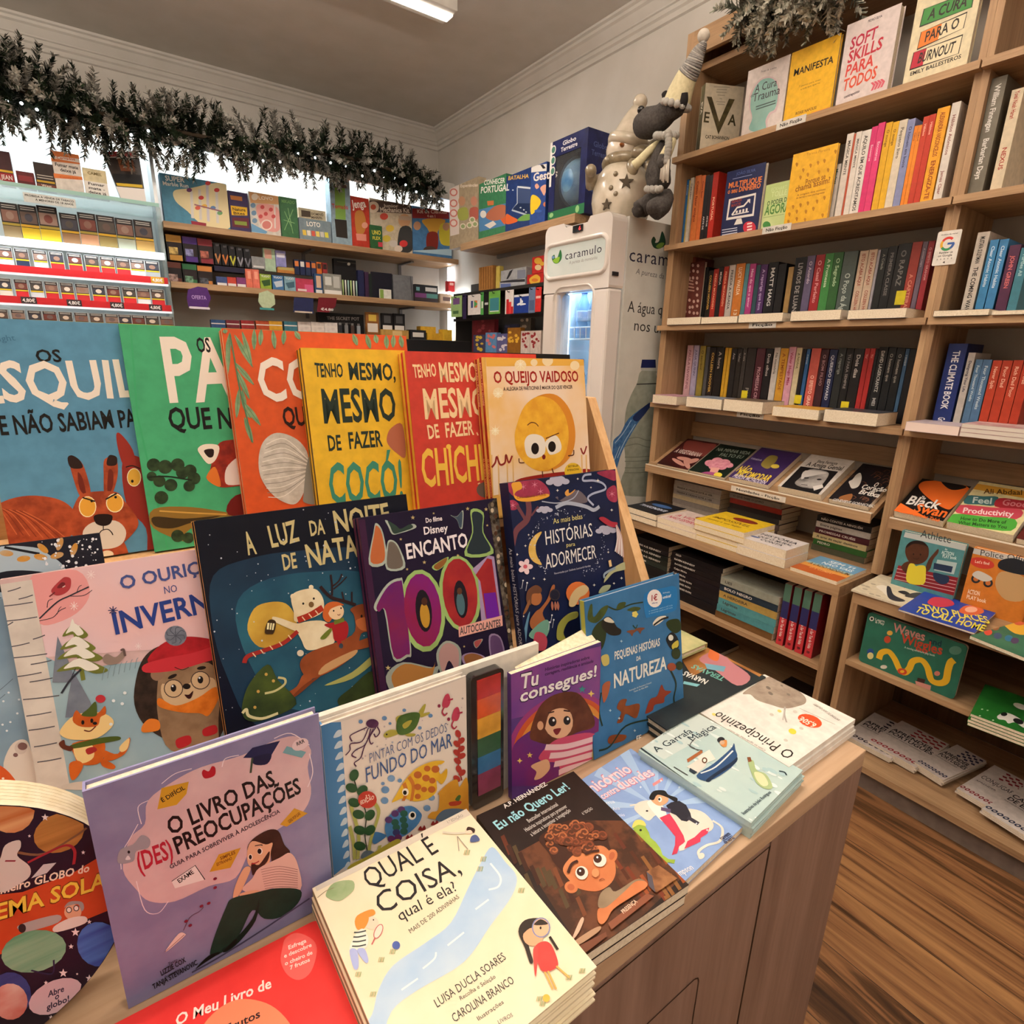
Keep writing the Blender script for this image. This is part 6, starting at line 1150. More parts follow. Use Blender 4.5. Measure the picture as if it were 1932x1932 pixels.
stackf('black-covered paperback with blue marks',-1.895,[z6(150,398),z6(362,428),z6(195,492),z6(50,425)],2,'1A1C22',tx3([('TRANSCENDENTE',.1,.9,.35,.14,'C8D0E0')],lambda A:A.o(.5,.7,.3,.12,'3A5A8A')))
stackf('white-covered paperback with pink lettering',-1.90,[z6(330,455),z6(480,470),z6(385,545),z6(202,487)],2,'DCC8C0',tx3([('A VIDA',.12,.7,.42,.16,'B84A5A'),('NÃO ESPERA',.1,.8,.18,.16,'B84A5A')],lambda A:A.o(.65,.72,.2,.12,'7A3A2A')))
stackf('yellow-covered paperback with a red bean',-1.90,[z6(510,452),z6(750,490),z6(612,560),z6(378,500)],4,'E2BC2A',tx3([('IMPOSSÍVEL',.1,.85,.38,.13,'7A5A1A'),('resistir a um feijão',.1,.8,.2,.08,'7A5A1A')],lambda A:A.o(.58,.72,.24,.13,'7A2A1E')))
stackf('white-covered paperback with black brush lettering',-1.90,[z6(685,548),z6(955,588),z6(812,640),z6(582,588)],2,'DDD4D2',tx3([('HISTÓRIA',.15,.9,.62,.15,'22222A'),('QUE O MURAL',.2,.9,.40,.13,'22222A'),('CONTA',.35,.8,.2,.13,'22222A')],lambda A:A.o(.2,.32,.1,.06,'5A6A9A')))
stackf('paperback with a blue and orange striped sky',-1.90,[z6(990,658),z6(1215,700),z6(1050,792),z6(828,725)],1,mat('D8964A',.5),tx3([('SEM TI',.3,.85,.80,.11,'E8EEF0'),('NÃO VAIS',.25,.9,.63,.12,'E8EEF0'),('A LADO NENHUM',.1,.95,.43,.11,'6A4A2A'),('D. S. CLEMENT',.25,.75,.24,.09,'E8A060')],lambda A:[A.q([(0,1),(1,1),(1,.55),(0,.55)],'6A98B8'),A.q([(0,.55),(1,.55),(1,.45),(0,.48)],'A8C0B8'),A.q([(0,.3),(1,.3),(1,0),(0,0)],'B45A2A')]))
# --- base cabinet A shelf
ZA7=zz(-1.017)
pile('of black novels behind the counter easel',-1.95,ZA7,92,262,z6,575,.0225,['171517','1A181C','161A18','1C201C','2A302C','1A1A1A'],('','LIVRO A.G. KENNEDY','TUDO A.G. KENNEDY','TUDO A.G. KENNEDY','A ORDEM'))
pile('of black novels in the base cabinet',-1.93,ZA7,268,520,z6,648,.0215,['141214','171416','151214','1A1416','18141A','161418','191618','161418'],('GILD','RAVEN KENNEDY','RAVEN KENNEDY','Culpa Minha','Culpa Minha','MERCEDES RON','MERCEDES RON','MERCEDES RON'))
pile('of teal books in the base cabinet',-1.925,ZA7,500,792,z6,770,.030,['8E9084','22303E','A88A4A','4E8A90','4A868E','6A4A2A'],('LIES','BOLO NEGRO','A HERDEIRA','Lágrimas','Lágrimas',''))
X=-1.925
prev=None
for i,(xl,xr,yt)in enumerate(((805,842,800),(850,890,815),(897,937,830),(944,985,845))):
 a,b=PX(*z6(xl,yt),X),PX(*z6(xr,yt),X)
 def st(A):pass
 o=book('paperback',f'red and navy novel standing upright in the base cabinet, {ORD[i]} of four','book',V((X,b.y,ZA7+.0006)),V((-1,0,0)),ZA,.14,a.z-ZA7-.001,b.y-a.y-.001,cov('8A1E2A'),hard=False,spine=mat('B4343A',.45),spine_text=[('HELENA MAGALHÃES',.05,.42,'A8B48A','b'),('Quero Ser Tua de Volta',.46,.86,'E8D8D4','b'),('B',.9,.97,'2A1418','b')],group='four matching novels in the base cabinet')
 mb=MB();hb=a.z-ZA7;q=V((X+.0002,b.y-(b.y-a.y-.001),ZA7+hb*.55));mb.box(X+.0001,X+.0003,q.y+.0002,b.y-.0002,ZA7+hb*.45,ZA7+hb*.72,mat('2A2A58',.45)).box(X+.0001,X+.0003,q.y+.0002,b.y-.0002,ZA7+hb*.72,ZA7+hb-.001,mat('4A6A5A',.45));
 mb.build('spine_print',o)
for i,(x0,x1,y0,y1)in enumerate(((-2.25,-2.05,-1.5,-1.3),(-2.1,-1.95,-1.2,-1.0),(-2.2,-2.0,-1.02,-.84))):
 book('paperback',f'dark book at the bottom of the base cabinet, {ORD[i]} from the left','book',V((x1,y0,.099+.0206+.001)),YA,V((-1,0,0)),y1-y0,x1-x0,.02,'2A211E',hard=False)
# --- right bookcase
def tall(X,z,rows,where,zf,depth=.14):spines(where,X,z,zf,rows,depth)
X2=-2.15
ZB=zm(1260,0,.34783)
tall(X2,S2,[(1718,1838,440,'6A6458','E4E0DA',[('William Finnegan',.06,.45),('Barbarian Days',.5,.85)]),(1868,1932,490,'D8C8AC','9A3A2E',[('Yuval Noah Harari',.02,.28),('NEXUS',.55,.95)])],'on the second shelf of the right bookcase',ZB,.16)
tall(-2.17,S3,[(1375,1520,895,'C8BEB2','1E1C1E',[('MUSTAFA SULEYMAN',.05,.36),('THE COMING WAVE',.40,.95)]),(1528,1630,985,'3A7AA8','C8DCE8','Clear Atomic Habits'),(1645,1752,980,'3A78A8','C8DCE8','Clear Atomic Habits'),(1765,1900,1050,'4A2440','C86A6A',[('JOHN GREEN',.15,.6)]),(1905,2020,1080,'3A7080','A8C8CC','Turtles All')],'on the third shelf of the right bookcase',z4c,.15)
zc6=zm(1632,580,.15528)
tall(-2.20,S4,[(1025,1255,440,'1E2E68','E6E4E8',[('THE CLIMATE BOOK',.08,.75),('Greta',.85,.95)]),(1262,1348,550,'B8B2AC','3A3A4A',[('Designing Your Life',.1,.55)]),(1352,1438,632,'4A6A8A','B8C8D0','Four Thousand Weeks'),(1442,1548,635,'48688A','B8C8D0','Four Thousand Weeks'),(1560,1670,645,'A83A24','E8B8A0','Never Split'),(1680,1800,645,'A63824','E8B8A0','Poor Dad'),(1812,1930,642,'A83A24','E8B8A0','Rich Dad Poor'),(1940,2050,642,'A43622','E8B8A0','Rich Dad')],'on the fourth shelf of the right bookcase',zc6,.14)
flats('the third shelf of the right bookcase',-2.09,S3,z5,[(1466,1762,432,462,'1A181A'),(1772,2060,440,460,'D8CCB8')],.15)
a,b=PX(*zc6(485,1375),-2.07),PX(*zc6(1175,1420),-2.07);t=.028
book('paperback','thick pink-paged paperback lying flat on the fourth shelf of the right bookcase','book',V((-2.06,max(a.y,-.7465),S4+t+.0006)),YA,V((-1,0,0)),b.y-max(a.y,-.7465),.15,t,'C8B8C0',hard=False,pages=mat('EBD6CC',.8))
for i in range(3):book('paperback',f'grey-edged book lying flat at the right of the fourth shelf, {ORD[i]} from the top','book',V((-2.06,b.y+.003,S4+.039-i*.0128)),YA,V((-1,0,0)),.24,.16,.0124,mat('D8C0BC',.5,c2='A87A7A',scale=30),hard=False,pages=mat('D8CEC2',.8))
cb=PX(1808,330,-2.13)
# review card on the post
p=[PX(*z4c(*q),-2.126)for q in((890,885),(1180,850),(1095,1275),(805,1300))];y0,y1=(p[0].y+p[3].y)/2,(p[1].y+p[2].y)/2;z0,z1=(p[2].z+p[3].z)/2,(p[0].z+p[1].z)/2
mb=MB();mb.rbox((-2.1288,y0,z0),YA*(y1-y0),ZA*(z1-z0),XA*.0015,.004,cov('EAE4DC'))
A=Art(mb,V((-2.1273,y0,z0)),YA,ZA,y1-y0,z1-z0,XA,px=False)
for a0,a1,c in((45,150,'C83A34'),(150,215,'DCA83A'),(215,305,'3A8A5A'),(305,360,'3A5A9A')):
 P=[(.5+.25*math.cos(math.radians(a0+(a1-a0)*i/8)),.62+.17*math.sin(math.radians(a0+(a1-a0)*i/8)))for i in range(9)];A.l(P,.11,c)
A.q([(.5,.65),(.78,.65),(.78,.59),(.5,.59)],'3A5A9A').t('Gostou da visita?',(.15,.88),(.85,.88),.035,'5A5450','b').t('Review us',(.22,.34),(.8,.34),.06,'5A5450','b').t('on Google',(.2,.25),(.8,.25),.06,'5A5450','b').t('4',(.46,.05),(.56,.05),.06,INK,'b')
for i in range(5):A.star(.2+i*.15,.18,.035,'8A8480')
mb.build('review_card',None,'white card with a multicoloured letter G on the post between the bookcases','card')
# base cabinet B
def a_under(A):
 A.Z(1500,860,.15528)
 A.t('UNDERWEAR',(1165,1495),(1880,1660),70,'1E1A1A','b').p([(985,1590),(1050,1570),(1120,1590),(1160,1650),(1120,1700),(1060,1650)],'E8E0D0').p([(1115,1590),(1160,1600),(1200,1690),(1340,1760),(1240,1770),(1130,1720)],'2A2A34').p([(1250,1650),(1330,1640),(1400,1680),(1340,1690)],'24242C').p([(1330,1700),(1480,1660),(1580,1690),(1450,1730)],'3A3A3E').p([(1310,1570),(1350,1575),(1330,1610)],'B83A2A')
 for x,y in((820,1570),(880,1590),(850,1620),(950,1560),(1010,1700),(1060,1760),(930,1680)):A.o(x,y,34,9,'B0A48E',15)
zS=S6-R0+.0125
def lyingB(label,tl,tr,bl,ztop,t,c,art,n=1,extra=''):
 for i in range(n):
  z=zz(ztop)-i*(t+.0006);a,b,d=PZ(*tl,zz(ztop)),PZ(*tr,zz(ztop)),PZ(*bl,zz(ztop));u=(b-a).normalized();v=ZA.cross(u);h=min(abs((a-d).dot(v)),.235)
  book('picture_book',label if i==0 else f'{extra}, {ORD[i]} from the top','book',V((d.x,d.y,z))+u*(.003*math.sin(i*2)),u,v,(b-a).length,h,t,c,art=art if i==0 else None,hard=False)
lyingB('cream picture book with a magpie lying on the right base cabinet',(1681,1083),(1792,1114),(1606,1112),-.714+.0075,.006,'DCCFB4',a_under)
def a_two(A):
 A.Z(1640,980,.45768)
 A.t('TWO PLACES',(225,375),(500,430),26,'E4D44A','b').t('TO CALL HOME',(185,380),(470,462),26,'E4D44A','b').t('PHIL EARLE',(395,322),(500,350),14,'D8D4E0','b').p([(240,340),(270,320),(330,330),(350,352),(300,362),(260,355)],'B8384A').o(335,312,22,13,'DCD4E0').p([(370,380),(400,355),(460,365),(470,385),(420,395)],'C8603A').o(420,372,26,12,'E0A890')
lyingB('blue picture book with yellow lettering lying on the right base cabinet',(1759,1112),(1895,1150),(1695,1149),-.714+.0150,.006,'22409A',a_two)
def a_park(A):
 A.Z(1640,980,.45768)
 A.p([(540,410),(600,390),(700,420),(690,470),(600,470)],'DCA83A').o(620,425,24,12,'C85A3A')
 for x,y,c in((480,440,'B83A34'),(490,465,'C84A3A'),(530,480,'3A4A6A'),(575,490,'2A6A8A'),(520,445,'8A5A3A'),(600,500,'4A3A5A'),(590,370,'4A7A3A')):A.o(x,y,17,13,c)
lyingB('green picture book with small animals lying at the right edge of the base cabinet',(1889,1138),(2040,1190),(1830,1199),-.714+.0250,.010,mat('2E5A44',.5,c2='3A6A50',scale=20),a_park)
def a_ath(A):
 A.Z(1500,860,.15528)
 A.q([(1340,925),(2110,1085),(2090,1160),(1320,985)],'B8BEBC').t('Athlete',(1520,985),(1895,1065),90,'3A3A3C','r').q([(1255,1330),(1980,1480),(1930,1700),(1200,1500)],'7A1E26')
 for i in range(4):A.l([(1240-i*8,1370+i*42),(1960-i*8,1525+i*42)],8,'C8A8A8',False)
 sk=mat('4E2C1C',.6,c2='422416',scale=30)
 A.p([(1690,1180),(1740,1130),(1740,1180),(1680,1260),(1640,1380),(1580,1400),(1620,1270)],sk).p([(1290,1360),(1330,1300),(1400,1290),(1440,1400),(1460,1440),(1360,1430)],sk).p([(1340,1180),(1360,1080),(1450,1040),(1550,1050),(1620,1110),(1620,1220),(1570,1290),(1480,1320),(1390,1290)],sk).p([(1350,1120),(1380,1060),(1460,1030),(1560,1045),(1620,1110),(1550,1080),(1440,1070)],'1E1210').o(1440,1195,9,12,'1A0E0A').o(1525,1200,9,12,'1A0E0A').l([(1435,1240),(1475,1255),(1510,1240)],7,'2A1410')
 A.p([(1380,1330),(1440,1310),(1470,1340),(1510,1330),(1580,1340),(1590,1420),(1560,1560),(1360,1530)],'D8C83A').t('An',(1820,1145),(1850,1150),26,'C8DCDC').t('ACTION',(1780,1190),(1930,1215),40,'C8DCDC','b').t('PLAY book',(1790,1235),(1960,1262),40,'C8DCDC','b').q([(1730,1260),(1970,1300),(1930,1440),(1690,1390)],'A8BCBC').q([(1690,1300),(1920,1345),(1900,1420),(1680,1375)],'22304A').p([(1680,1420),(1790,1440),(1870,1470),(1860,1540),(1780,1560),(1700,1510)],'22304A')
faced('board_book','board book with an athlete in a yellow vest standing on the right base cabinet',-2.06,S6,(1708.6,1003),(1826,1028),(1800,1120),(1684,1084),.022,'4E8488',a_ath)
def a_pol(A):
 A.Z(1640,980,.45768)
 A.q([(430,118),(660,165),(655,190),(425,140)],'C0BEBA').t('Police Officer',(455,148),(690,185),24,'3A3A3C','r').o(465,180,52,22,'B83A2E',12).t("Let's find",(435,178),(495,188),11,'E8C8B8','b')
 A.o(440,245,20,18,'26282C').o(440,245,11,10,'B86A34').o(490,262,20,18,'26282C').o(490,262,11,10,'B86A34').p([(425,230),(450,212),(500,235),(505,250),(470,255)],'C8C4BC').t('ACTION',(405,305),(455,315),18,'ECD8C0','b').t('PLAY book',(400,325),(480,345),16,'ECD8C0','b').p([(520,270),(545,215),(640,240),(640,330),(560,330)],'B89468').p([(540,170),(600,160),(660,190),(650,230),(540,205)],'22242A')
faced('board_book','orange board book with a police motorbike standing on the right base cabinet',-2.06,S6,(1838,1032),(1965,1062),(1935,1150),(1815,1122),.022,'C8782E',a_pol)
def a_waves(A):
 A.Z(1450,1080,.15528)
 A.o(1255,563,28,28,'E4E0D8').o(1255,563,16,16,'20241E').t('Learn',(1295,580),(1410,610),28,'D8DCD4','b').t('& Play',(1295,612),(1405,640),28,'D8DCD4','b')
 A.Z(1640,980,.45768)
 A.t('Waves',(98,462),(228,502),36,'C88A84','b',.06).t('and',(245,510),(298,525),24,'1E3A44','b').t('Wiggles',(130,505),(300,560),38,'B8442E','b',.06)
 A.l([(40,575),(50,550),(80,545),(105,575),(125,618),(145,632),(165,615),(180,585),(215,580),(240,610),(255,660),(285,675),(315,665),(325,620),(335,590),(350,580)],24,mat('E2B22E',.5)).o(136,627,20,13,'B8402A',15).o(136,627,9,6,'E2B22E').t('A moving adventure play book',(145,530),(270,565),8,'C8D0C8').o(85,468,12,10,'E0AA4A').o(75,495,14,15,'B8482E').o(5,545,14,13,'2A4A8A').o(5,562,13,14,'D8CC8A').o(355,540,26,18,'5A8A7A').o(60,608,14,8,'D8D0C4').o(280,635,12,10,'C8786A').q([(200,652),(232,660),(225,680),(195,670)],'3A2420').q([(190,665),(255,685),(250,715),(195,695)],'C88A80')
p=[PX(*q,-1.925)for q in((1637,1154.5),(1828.6,1218),(1800,1318),(1616,1248.5))];z0=zz(-.951)+.0006;y0,y1=p[3].y+.004,p[2].y;h=(p[0].z+p[1].z)/2-z0
mb=MB();gm=mat('2E6A58',.45,c2='2A6050',scale=20);mb.rbox((-1.925,y0,z0),YA*(y1-y0),ZA*h,V((-.003,0,0)),.012,gm);a_waves(Art(mb,V((-1.925,y0,z0)),YA,ZA,y1-y0,h,XA));o=mb.build('board_book',None,'green board book with a wiggly yellow snake, standing in the right base cabinet','book')
MB().rbox((-1.9282,y0+.001,z0+.0008),YA*(y1-y0-.002),ZA*(h-.002),V((-.012,0,0)),.011,mat('D8CCB8',.7)).build('board_pages',o)
def a_cow(A):
 A.Z(1532,1332,.20704)
 A.p([(1690,90),(1760,60),(1850,90),(1932,150),(1932,200),(1850,150),(1790,160),(1760,130),(1700,120)],'D8D4CC').o(1750,75,30,18,'1E1E1E').o(1880,140,50,24,'1E1E1E',20).o(1900,5,70,24,'B8B4A8',20)
 for x,y in((1530,90),(1600,40),(1650,130),(1550,30)):A.o(x,y,10,5,'C8D8B8')
lyingB('green board book with a black and white cow, topmost of its stack',(1884,1299),(2020,1345),(1831,1346),-.951+.038,.0088,mat('1E5A22',.45,c2='246A28',scale=20),a_cow,4,'green board book below the cow cover')
def a_apr(t1,t2,c,lines=True):
 def f(A):
  A.px=False
  for i in range(5):
   for j in range(5):
    if(i+j)%2==0:A.q([(.36+i*.12,.95-j*.05),(.46+i*.12,.96-j*.05),(.50+i*.12,.92-j*.05),(.40+i*.12,.91-j*.05)],c)
  if t1=='CON':A.t('CONJUGAR',(.08,.52),(.9,.52),.10,'26242A','r').t('APRENDER',(.08,.40),(.6,.40),.035,'26242A','r')
  else:A.t(t1,(.06,.60),(.90,.60),.085,'1E1A20','b').t(t2,(.06,.49),(.97,.49),.085,'1E1A20','b').t('PORTUGUÊS PARA ESTRANGEIROS',(.06,.43),(.80,.43),.028,'26242A','r')
  if lines:
   for i in range(8):A.o(.06+i*.12,.10,.055,.035,c,20).o(.06+i*.12,.10,.025,.015,'DDD2CC',20)
 return f
for k,(lab,tl,tr,bl,n,c,tt)in enumerate((('white language workbook with dark diamonds, half hidden by the counter corner',(1650,1332),(1735,1372),(1592,1385),3,'2A2230',('APRENDER','PORTUGUÊS')),('white language workbook with red diamonds and a small red sail',(1732,1351),(1822,1395),(1637,1398),4,'9A2A30',('APRENDER','PORTUGUÊS')),('white language workbook with navy diamonds',(1825,1391),(1880,1421),(1725,1438),4,'26284A',('APRENDER','PORTUGUÊS')),('white workbook with dark red diamonds behind the rightmost one',(1893,1428),(1965,1465),(1805,1487),3,'8A2830',('CON','')),('white workbook nearest the right edge of the bottom shelf',(1960,1452),(2050,1500),(1852,1525),3,'26304A',('CADERNO','DE ESCRITA')))):
 lyingB(lab,tl,tr,bl,-1.296+.014+.003*n+.004*k,.0052,'DDD2CC',a_apr(*tt,c),n,'white workbook '+('under the first one','under the red sail one','under the navy one','under the dark red one','under the rightmost one')[k]+' on the bottom shelf')
# ================================================================== BACK WALL SHELVES
YF=-4.2
z1c,z2z,z3z,z7c=zm(0,0,.32092),zm(280,280,.32092),zm(820,200,.28986),zm(800,280,.20704)
ZS1,ZS2,ZS3=zz(.705),zz(.372),zz(.085)
xl_,xr_=-.425,-2.43
def bshelf(z,label,t=.036,x0=xl_,x1=xr_):
 o=empty('wall_shelf',((x0+x1)/2,-4.36,z-t),label,'shelf')
 MB().box(x1,x0,-4.5385,YF,z-t,z,OAKX).build('shelf_board',o,bevel=.001)
 for x in(x0-.9,x1+.35):MB().box(x-.012,x+.012,-4.5385,-4.3,z-t-.012,z-t-.0005,mat('8A8A8C',.4,.6)).box(x-.012,x+.012,-4.5385,-4.53,z-t-.12,z-t-.012,mat('8A8A8C',.4,.6)).build('bracket',o)
bshelf(ZS1,'oak wall shelf holding the boxed games');bshelf(ZS2,'oak wall shelf holding vapes and notebooks');bshelf(ZS3,'lowest oak wall shelf, mostly behind the picture books')
def crate(name,label,cat,Y,z,tl,tr,br,bl,d,c,art=None,group=None,rows=None,zt=None):
 x0=(PY(*bl,Y).x+PY(*tl,Y).x)/2;x1=(PY(*br,Y).x+PY(*tr,Y).x)/2;h=(PY(*tl,Y).z+PY(*tr,Y).z)/2-z-.0006
 if x0-x1<.006:x1=x0-.006
 h=max(h,.012);O=V((x0,Y,z+.0006));u=V((-1,0,0));mb=MB();mb.frame(O,u*(x0-x1),ZA*h,V((0,-d,0)),c if not isinstance(c,str)else mat(c,.45,c2=shade(c,.9),scale=40))
 A=Art(mb,O,u,ZA,x0-x1,h,YA)
 if art:art(A)
 if rows:
  A.px=False
  for a,b,p,q,cc in rows:A.q([(a,p),(b,p),(b,q),(a,q)],cc)
 return mb.build(name,None,label,cat,group)
def q4(zf,x0,y0,x1,y1,x2,y2,x3,y3):return[zf(x0,y0),zf(x1,y1),zf(x2,y2),zf(x3,y3)]
YG=-4.285
def g_marble(A):
 A.Z(280,280,.32092)
 A.p([(150,250),(240,235),(460,215),(480,465),(330,455),(230,370),(160,310)],'E2D4A8').t('SUPER',(100,188),(212,200),28,'E8E4DC','b').t('Marble Run',(85,215),(238,232),22,'E8E4DC','b')
 for x,y0,y1,c in((252,250,410,'D8D4D0'),(300,240,420,'D0CCC8'),(345,210,430,'C8C4D0'),(400,250,440,'D4D0CC')):A.l([(x,y0),(x+8,y1)],16,c,False)
 for x,y,c in((240,245,'5A2A5A'),(310,290,'B83A3A'),(350,205,'B83A3A'),(402,245,'B83A3A'),(330,340,'D8A84A'),(380,350,'5A7AA8'),(420,380,'6A9A6A'),(290,350,'C85A4A')):A.o(x,y,16,12,c)
 A.q([(250,425),(340,440),(340,462),(255,452)],'8A2A3A').l([(270,330),(430,370)],8,'8A5A6A')
crate('game_box','wide blue game box with a marble run tower','game box',YG,ZS1,*q4(z2z,65,145,460,207,480,468,95,422),.08,'4A86A4',g_marble)
def g_nature(A):A.Z(280,280,.32092).q([(483,335),(580,348),(582,395),(490,392)],'E2B42E').t('Nature',(495,365),(572,372),18,'2A1A14','b').t('Bites',(500,388),(568,392),16,'2A1A14','b').q([(480,275),(550,285),(552,310),(485,300)],'B8703A').q([(492,405),(590,410),(592,470),(494,460)],'5E2430').q([(505,425),(578,432),(580,455),(508,447)],'7A8A3A')
crate('game_box','narrow purple game box with a yellow band','game box',YG,ZS1,*q4(z2z,468,250,583,262,600,485,485,470),.05,'3A2E5A',g_nature)
def g_love(A):
 A.Z(280,280,.32092).q([(590,255),(765,280),(766,330),(600,320)],'D0A070').o(625,285,20,20,'E8DCCC').t('LOVO',(648,300),(735,306),20,'E8DCCC','b').p([(640,330),(760,350),(770,480),(690,480),(650,420)],'D89A94').q([(604,440),(700,490),(690,502),(607,490)],'6A9AC0').o(695,450,34,32,'E8D4CC').o(695,450,26,24,'C87A74').l([(742,330),(745,470)],8,'D8D0CC',False)
 for x,y in((615,335),(620,380),(625,425)):A.o(x,y,15,15,'6A8AA8')
 for x,y in((670,345),(720,360),(690,385),(735,400),(660,400)):A.o(x,y,12,12,'B8484A')
crate('game_box','white and blue children\'s game box with red dots','game box',YG,ZS1,*q4(z2z,588,253,765,280,778,510,605,487),.06,'D4D0C8',g_love)
crate('game_box','plain green pick-up sticks box','game box',YG,ZS1,*q4(z2z,768,280,870,298,885,520,785,505),.05,'3A6A44',lambda A:[A.Z(280,280,.32092).t('MIKADO',(782,318),(862,328),18,'6A9A5A','b')]+[A.l(p,3,'8AB47A',False)for p in([(800,370),(840,460)],[(850,360),(800,480)],[(795,420),(860,440)],[(820,350),(850,500)])])
crate('game_box','cream domino box standing behind the loto box','game box',YG-.062,ZS1,*q4(z2z,885,348,1042,370,1048,520,890,505),.04,'C0AC8A',lambda A:A.Z(280,280,.32092).q([(898,362),(952,370),(955,405),(900,400)],'4A3A2A').t('DOMINÓ',(958,392),(1030,398),14,'4A3A2A','b').t('MARFIL',(958,412),(1025,416),14,'4A3A2A','b'))
def g_loto(A):
 A.Z(280,280,.32092).t('LOTO',(930,455),(1012,464),26,'E8E4DC','b')
 for i,c in enumerate(('D8B84A','E0D8C8','C85A4A','E0C86A','C8C4BC','D8D04A')):A.q([(905+i*26,478+i*3),(926+i*26,480+i*3),(930+i*26,512+i*3),(909+i*26,508+i*3)],c)
crate('game_box','low grey loto box with coloured cards','game box',YG,ZS1,*q4(z2z,883,405,1070,432,1078,542,890,520),.05,'7A8A94',g_loto)
crate('game_box','tall grey box with a green liquid tornado tube','game box',YG,ZS1,*q4(z2z,1065,175,1185,180,1195,562,1080,542),.10,'8FA6B4',lambda A:A.Z(280,280,.32092).q([(1095,230),(1155,235),(1160,420),(1100,415)],'7AA04A').q([(1095,415),(1165,422),(1172,530),(1105,520)],'2A2420').t('Tornado',(1080,350),(1175,358),24,'B83A3A','b').q([(1090,210),(1165,215),(1165,235),(1092,230)],'5A4A44'))
crate('game_box','red stacking-block game box','game box',YG,ZS1,*q4(z2z,1188,280,1297,295,1302,577,1200,565),.08,'B83A2A',lambda A:A.Z(280,280,.32092).t('Jenga',(1203,350),(1280,345),44,'EDE4DA','b',.06).p([(1215,380),(1260,370),(1280,440),(1265,500),(1225,500)],'B87A3A').o(1272,452,18,18,'D89A84').q([(1220,500),(1280,505),(1282,545),(1225,540)],'D88A7A'))
def g_mech(A):
 A.Z(280,280,.32092).q([(1297,305),(1548,322),(1549,385),(1300,372)],'5A4640').o(1322,345,34,34,'D8C8B4').o(1322,345,16,16,'B8543A').t('Junior',(1385,345),(1470,348),18,'D8CCBC','b').t('Mechanics Kit',(1362,372),(1535,378),26,'E8DCCC','b').o(1505,425,36,40,'C89A74').q([(1470,395),(1545,400),(1545,425),(1475,420)],'B8A08A').p([(1480,470),(1545,470),(1550,600),(1470,600)],'3A3A3A')
 for x,y,c in((1385,400,'B8483A'),(1420,470,'D8B84A'),(1400,530,'C8B44A'),(1440,560,'C8C0B8'),(1500,560,'C83A3A'),(1470,590,'D8C8B8'),(1350,430,'C8BCA8')):A.o(x,y,24,20,c)
crate('game_box','beige mechanics kit box with a boy in a cap','game box',YG,ZS1,*q4(z2z,1302,305,1548,322,1552,608,1308,580),.07,'CDBFA6',g_mech)
crate('game_box','small green card game box in front of the beige kit','game box',YG+.03,ZS1,*q4(z2z,1302,450,1372,455,1378,585,1308,577),.02,'2A5A34',lambda A:A.Z(280,280,.32092).t('UNO',(1315,505),(1368,508),24,'D8C84A','b').t('FLEX',(1318,535),(1365,538),18,'D8C84A','b').q([(1350,550),(1378,553),(1378,580),(1352,578)],'B83A4A'))
def g_kit(A):
 A.Z(280,280,.32092).q([(1550,352),(1765,358),(1768,415),(1552,410)],'8A2A2A').t('Kit de Ciências',(1580,380),(1755,384),20,'D8B8A8','b').t('4 em 1',(1640,405),(1690,407),16,'D8B8A8','b').p([(1610,420),(1745,420),(1700,490),(1700,580),(1640,580),(1650,490)],'C8963A').p([(1640,500),(1700,500),(1695,600),(1640,600)],'7A2A22').o(1655,595,38,20,'4A3A34').p([(1715,450),(1790,450),(1800,560),(1720,560)],'C8B83A').q([(1560,600),(1800,590),(1808,635),(1555,605)],'A8C4D4').o(1580,455,22,26,'B88A6A').o(1750,460,20,24,'B88A6A')
crate('game_box','blue and red science kit box at the right end of the game shelf','game box',YG,ZS1,*q4(z2z,1550,352,1765,358,1800,632,1556,602),.07,'4A7AA8',g_kit)
# vape and tobacco shelf
YV=-4.26
k=0
for r,(yy0,yy1,zb)in enumerate(((505,665,.128),(665,825,0.001))):
 for i,(x0,x1,x2,x3)in enumerate(((95,188,208,122),(195,280,298,215),(285,370,388,302))):
  c=(('B8863A','4A2E7A','7A2A34'),('5A2E24','2A5E3A','B8763A'))[r][i];c2=(('C8A860','8A8AB8','B86A5A'),('C8A8A0','8AB89A','6A6E7A'))[r][i]
  n=('golden','purple','wine red','brown','green','orange')[r*3+i]
  ob=crate('tobacco_box',f'{n} counter box of small packs on the vape shelf','box',YV-.02,ZS2+zb,*q4(z2z,x0,yy0+i*12,x1,yy0+6+i*12,x2,yy1+i*6,x3,yy1-6+i*6),.10,'1A1416',None,'stacked counter boxes',[(0,1,.72,1,c),(.12,.95,0,.22,c),(.12,.9,.24,.70,'241A1C')])
  p0=PY(*z2z((x0+x3)/2+12,yy0+70+i*12),YV);p1=PY(*z2z((x1+x2)/2-20,yy0+118+i*12),YV);MB().box(p0.x,p1.x,YV-.0195,YV-.0150,min(p0.z,p1.z),max(p0.z,p1.z),mat(c2,.2,.5,c2=shade(c2,.6),scale=60)).build('foil_pack',ob)
  k+=1
blk='18161A'
for i in range(5):crate('vape_box',f'black vape box with a coloured V, {ORD[i]} from the left in the upper row','box',YV-.02,ZS2+.128,*q4(z2z,383+i*44,555+i*8,420+i*44,558+i*8,428+i*44,690+i*4,390+i*44,686+i*4),.05,blk,lambda A,i=i:A.Z(280,280,.32092).q([(388+i*44,620+i*7),(398+i*44,616+i*7),(408+i*44,655+i*7),(420+i*44,618+i*7),(428+i*44,622+i*7),(412+i*44,680+i*6)],('B87A4A','C8743A','B8B43A','8A8A94','6A6A74')[i]).q([(392+i*44,560+i*8),(415+i*44,562+i*8),(412+i*44,575+i*8),(396+i*44,574+i*8)],'5A5A60'),'black vape boxes')
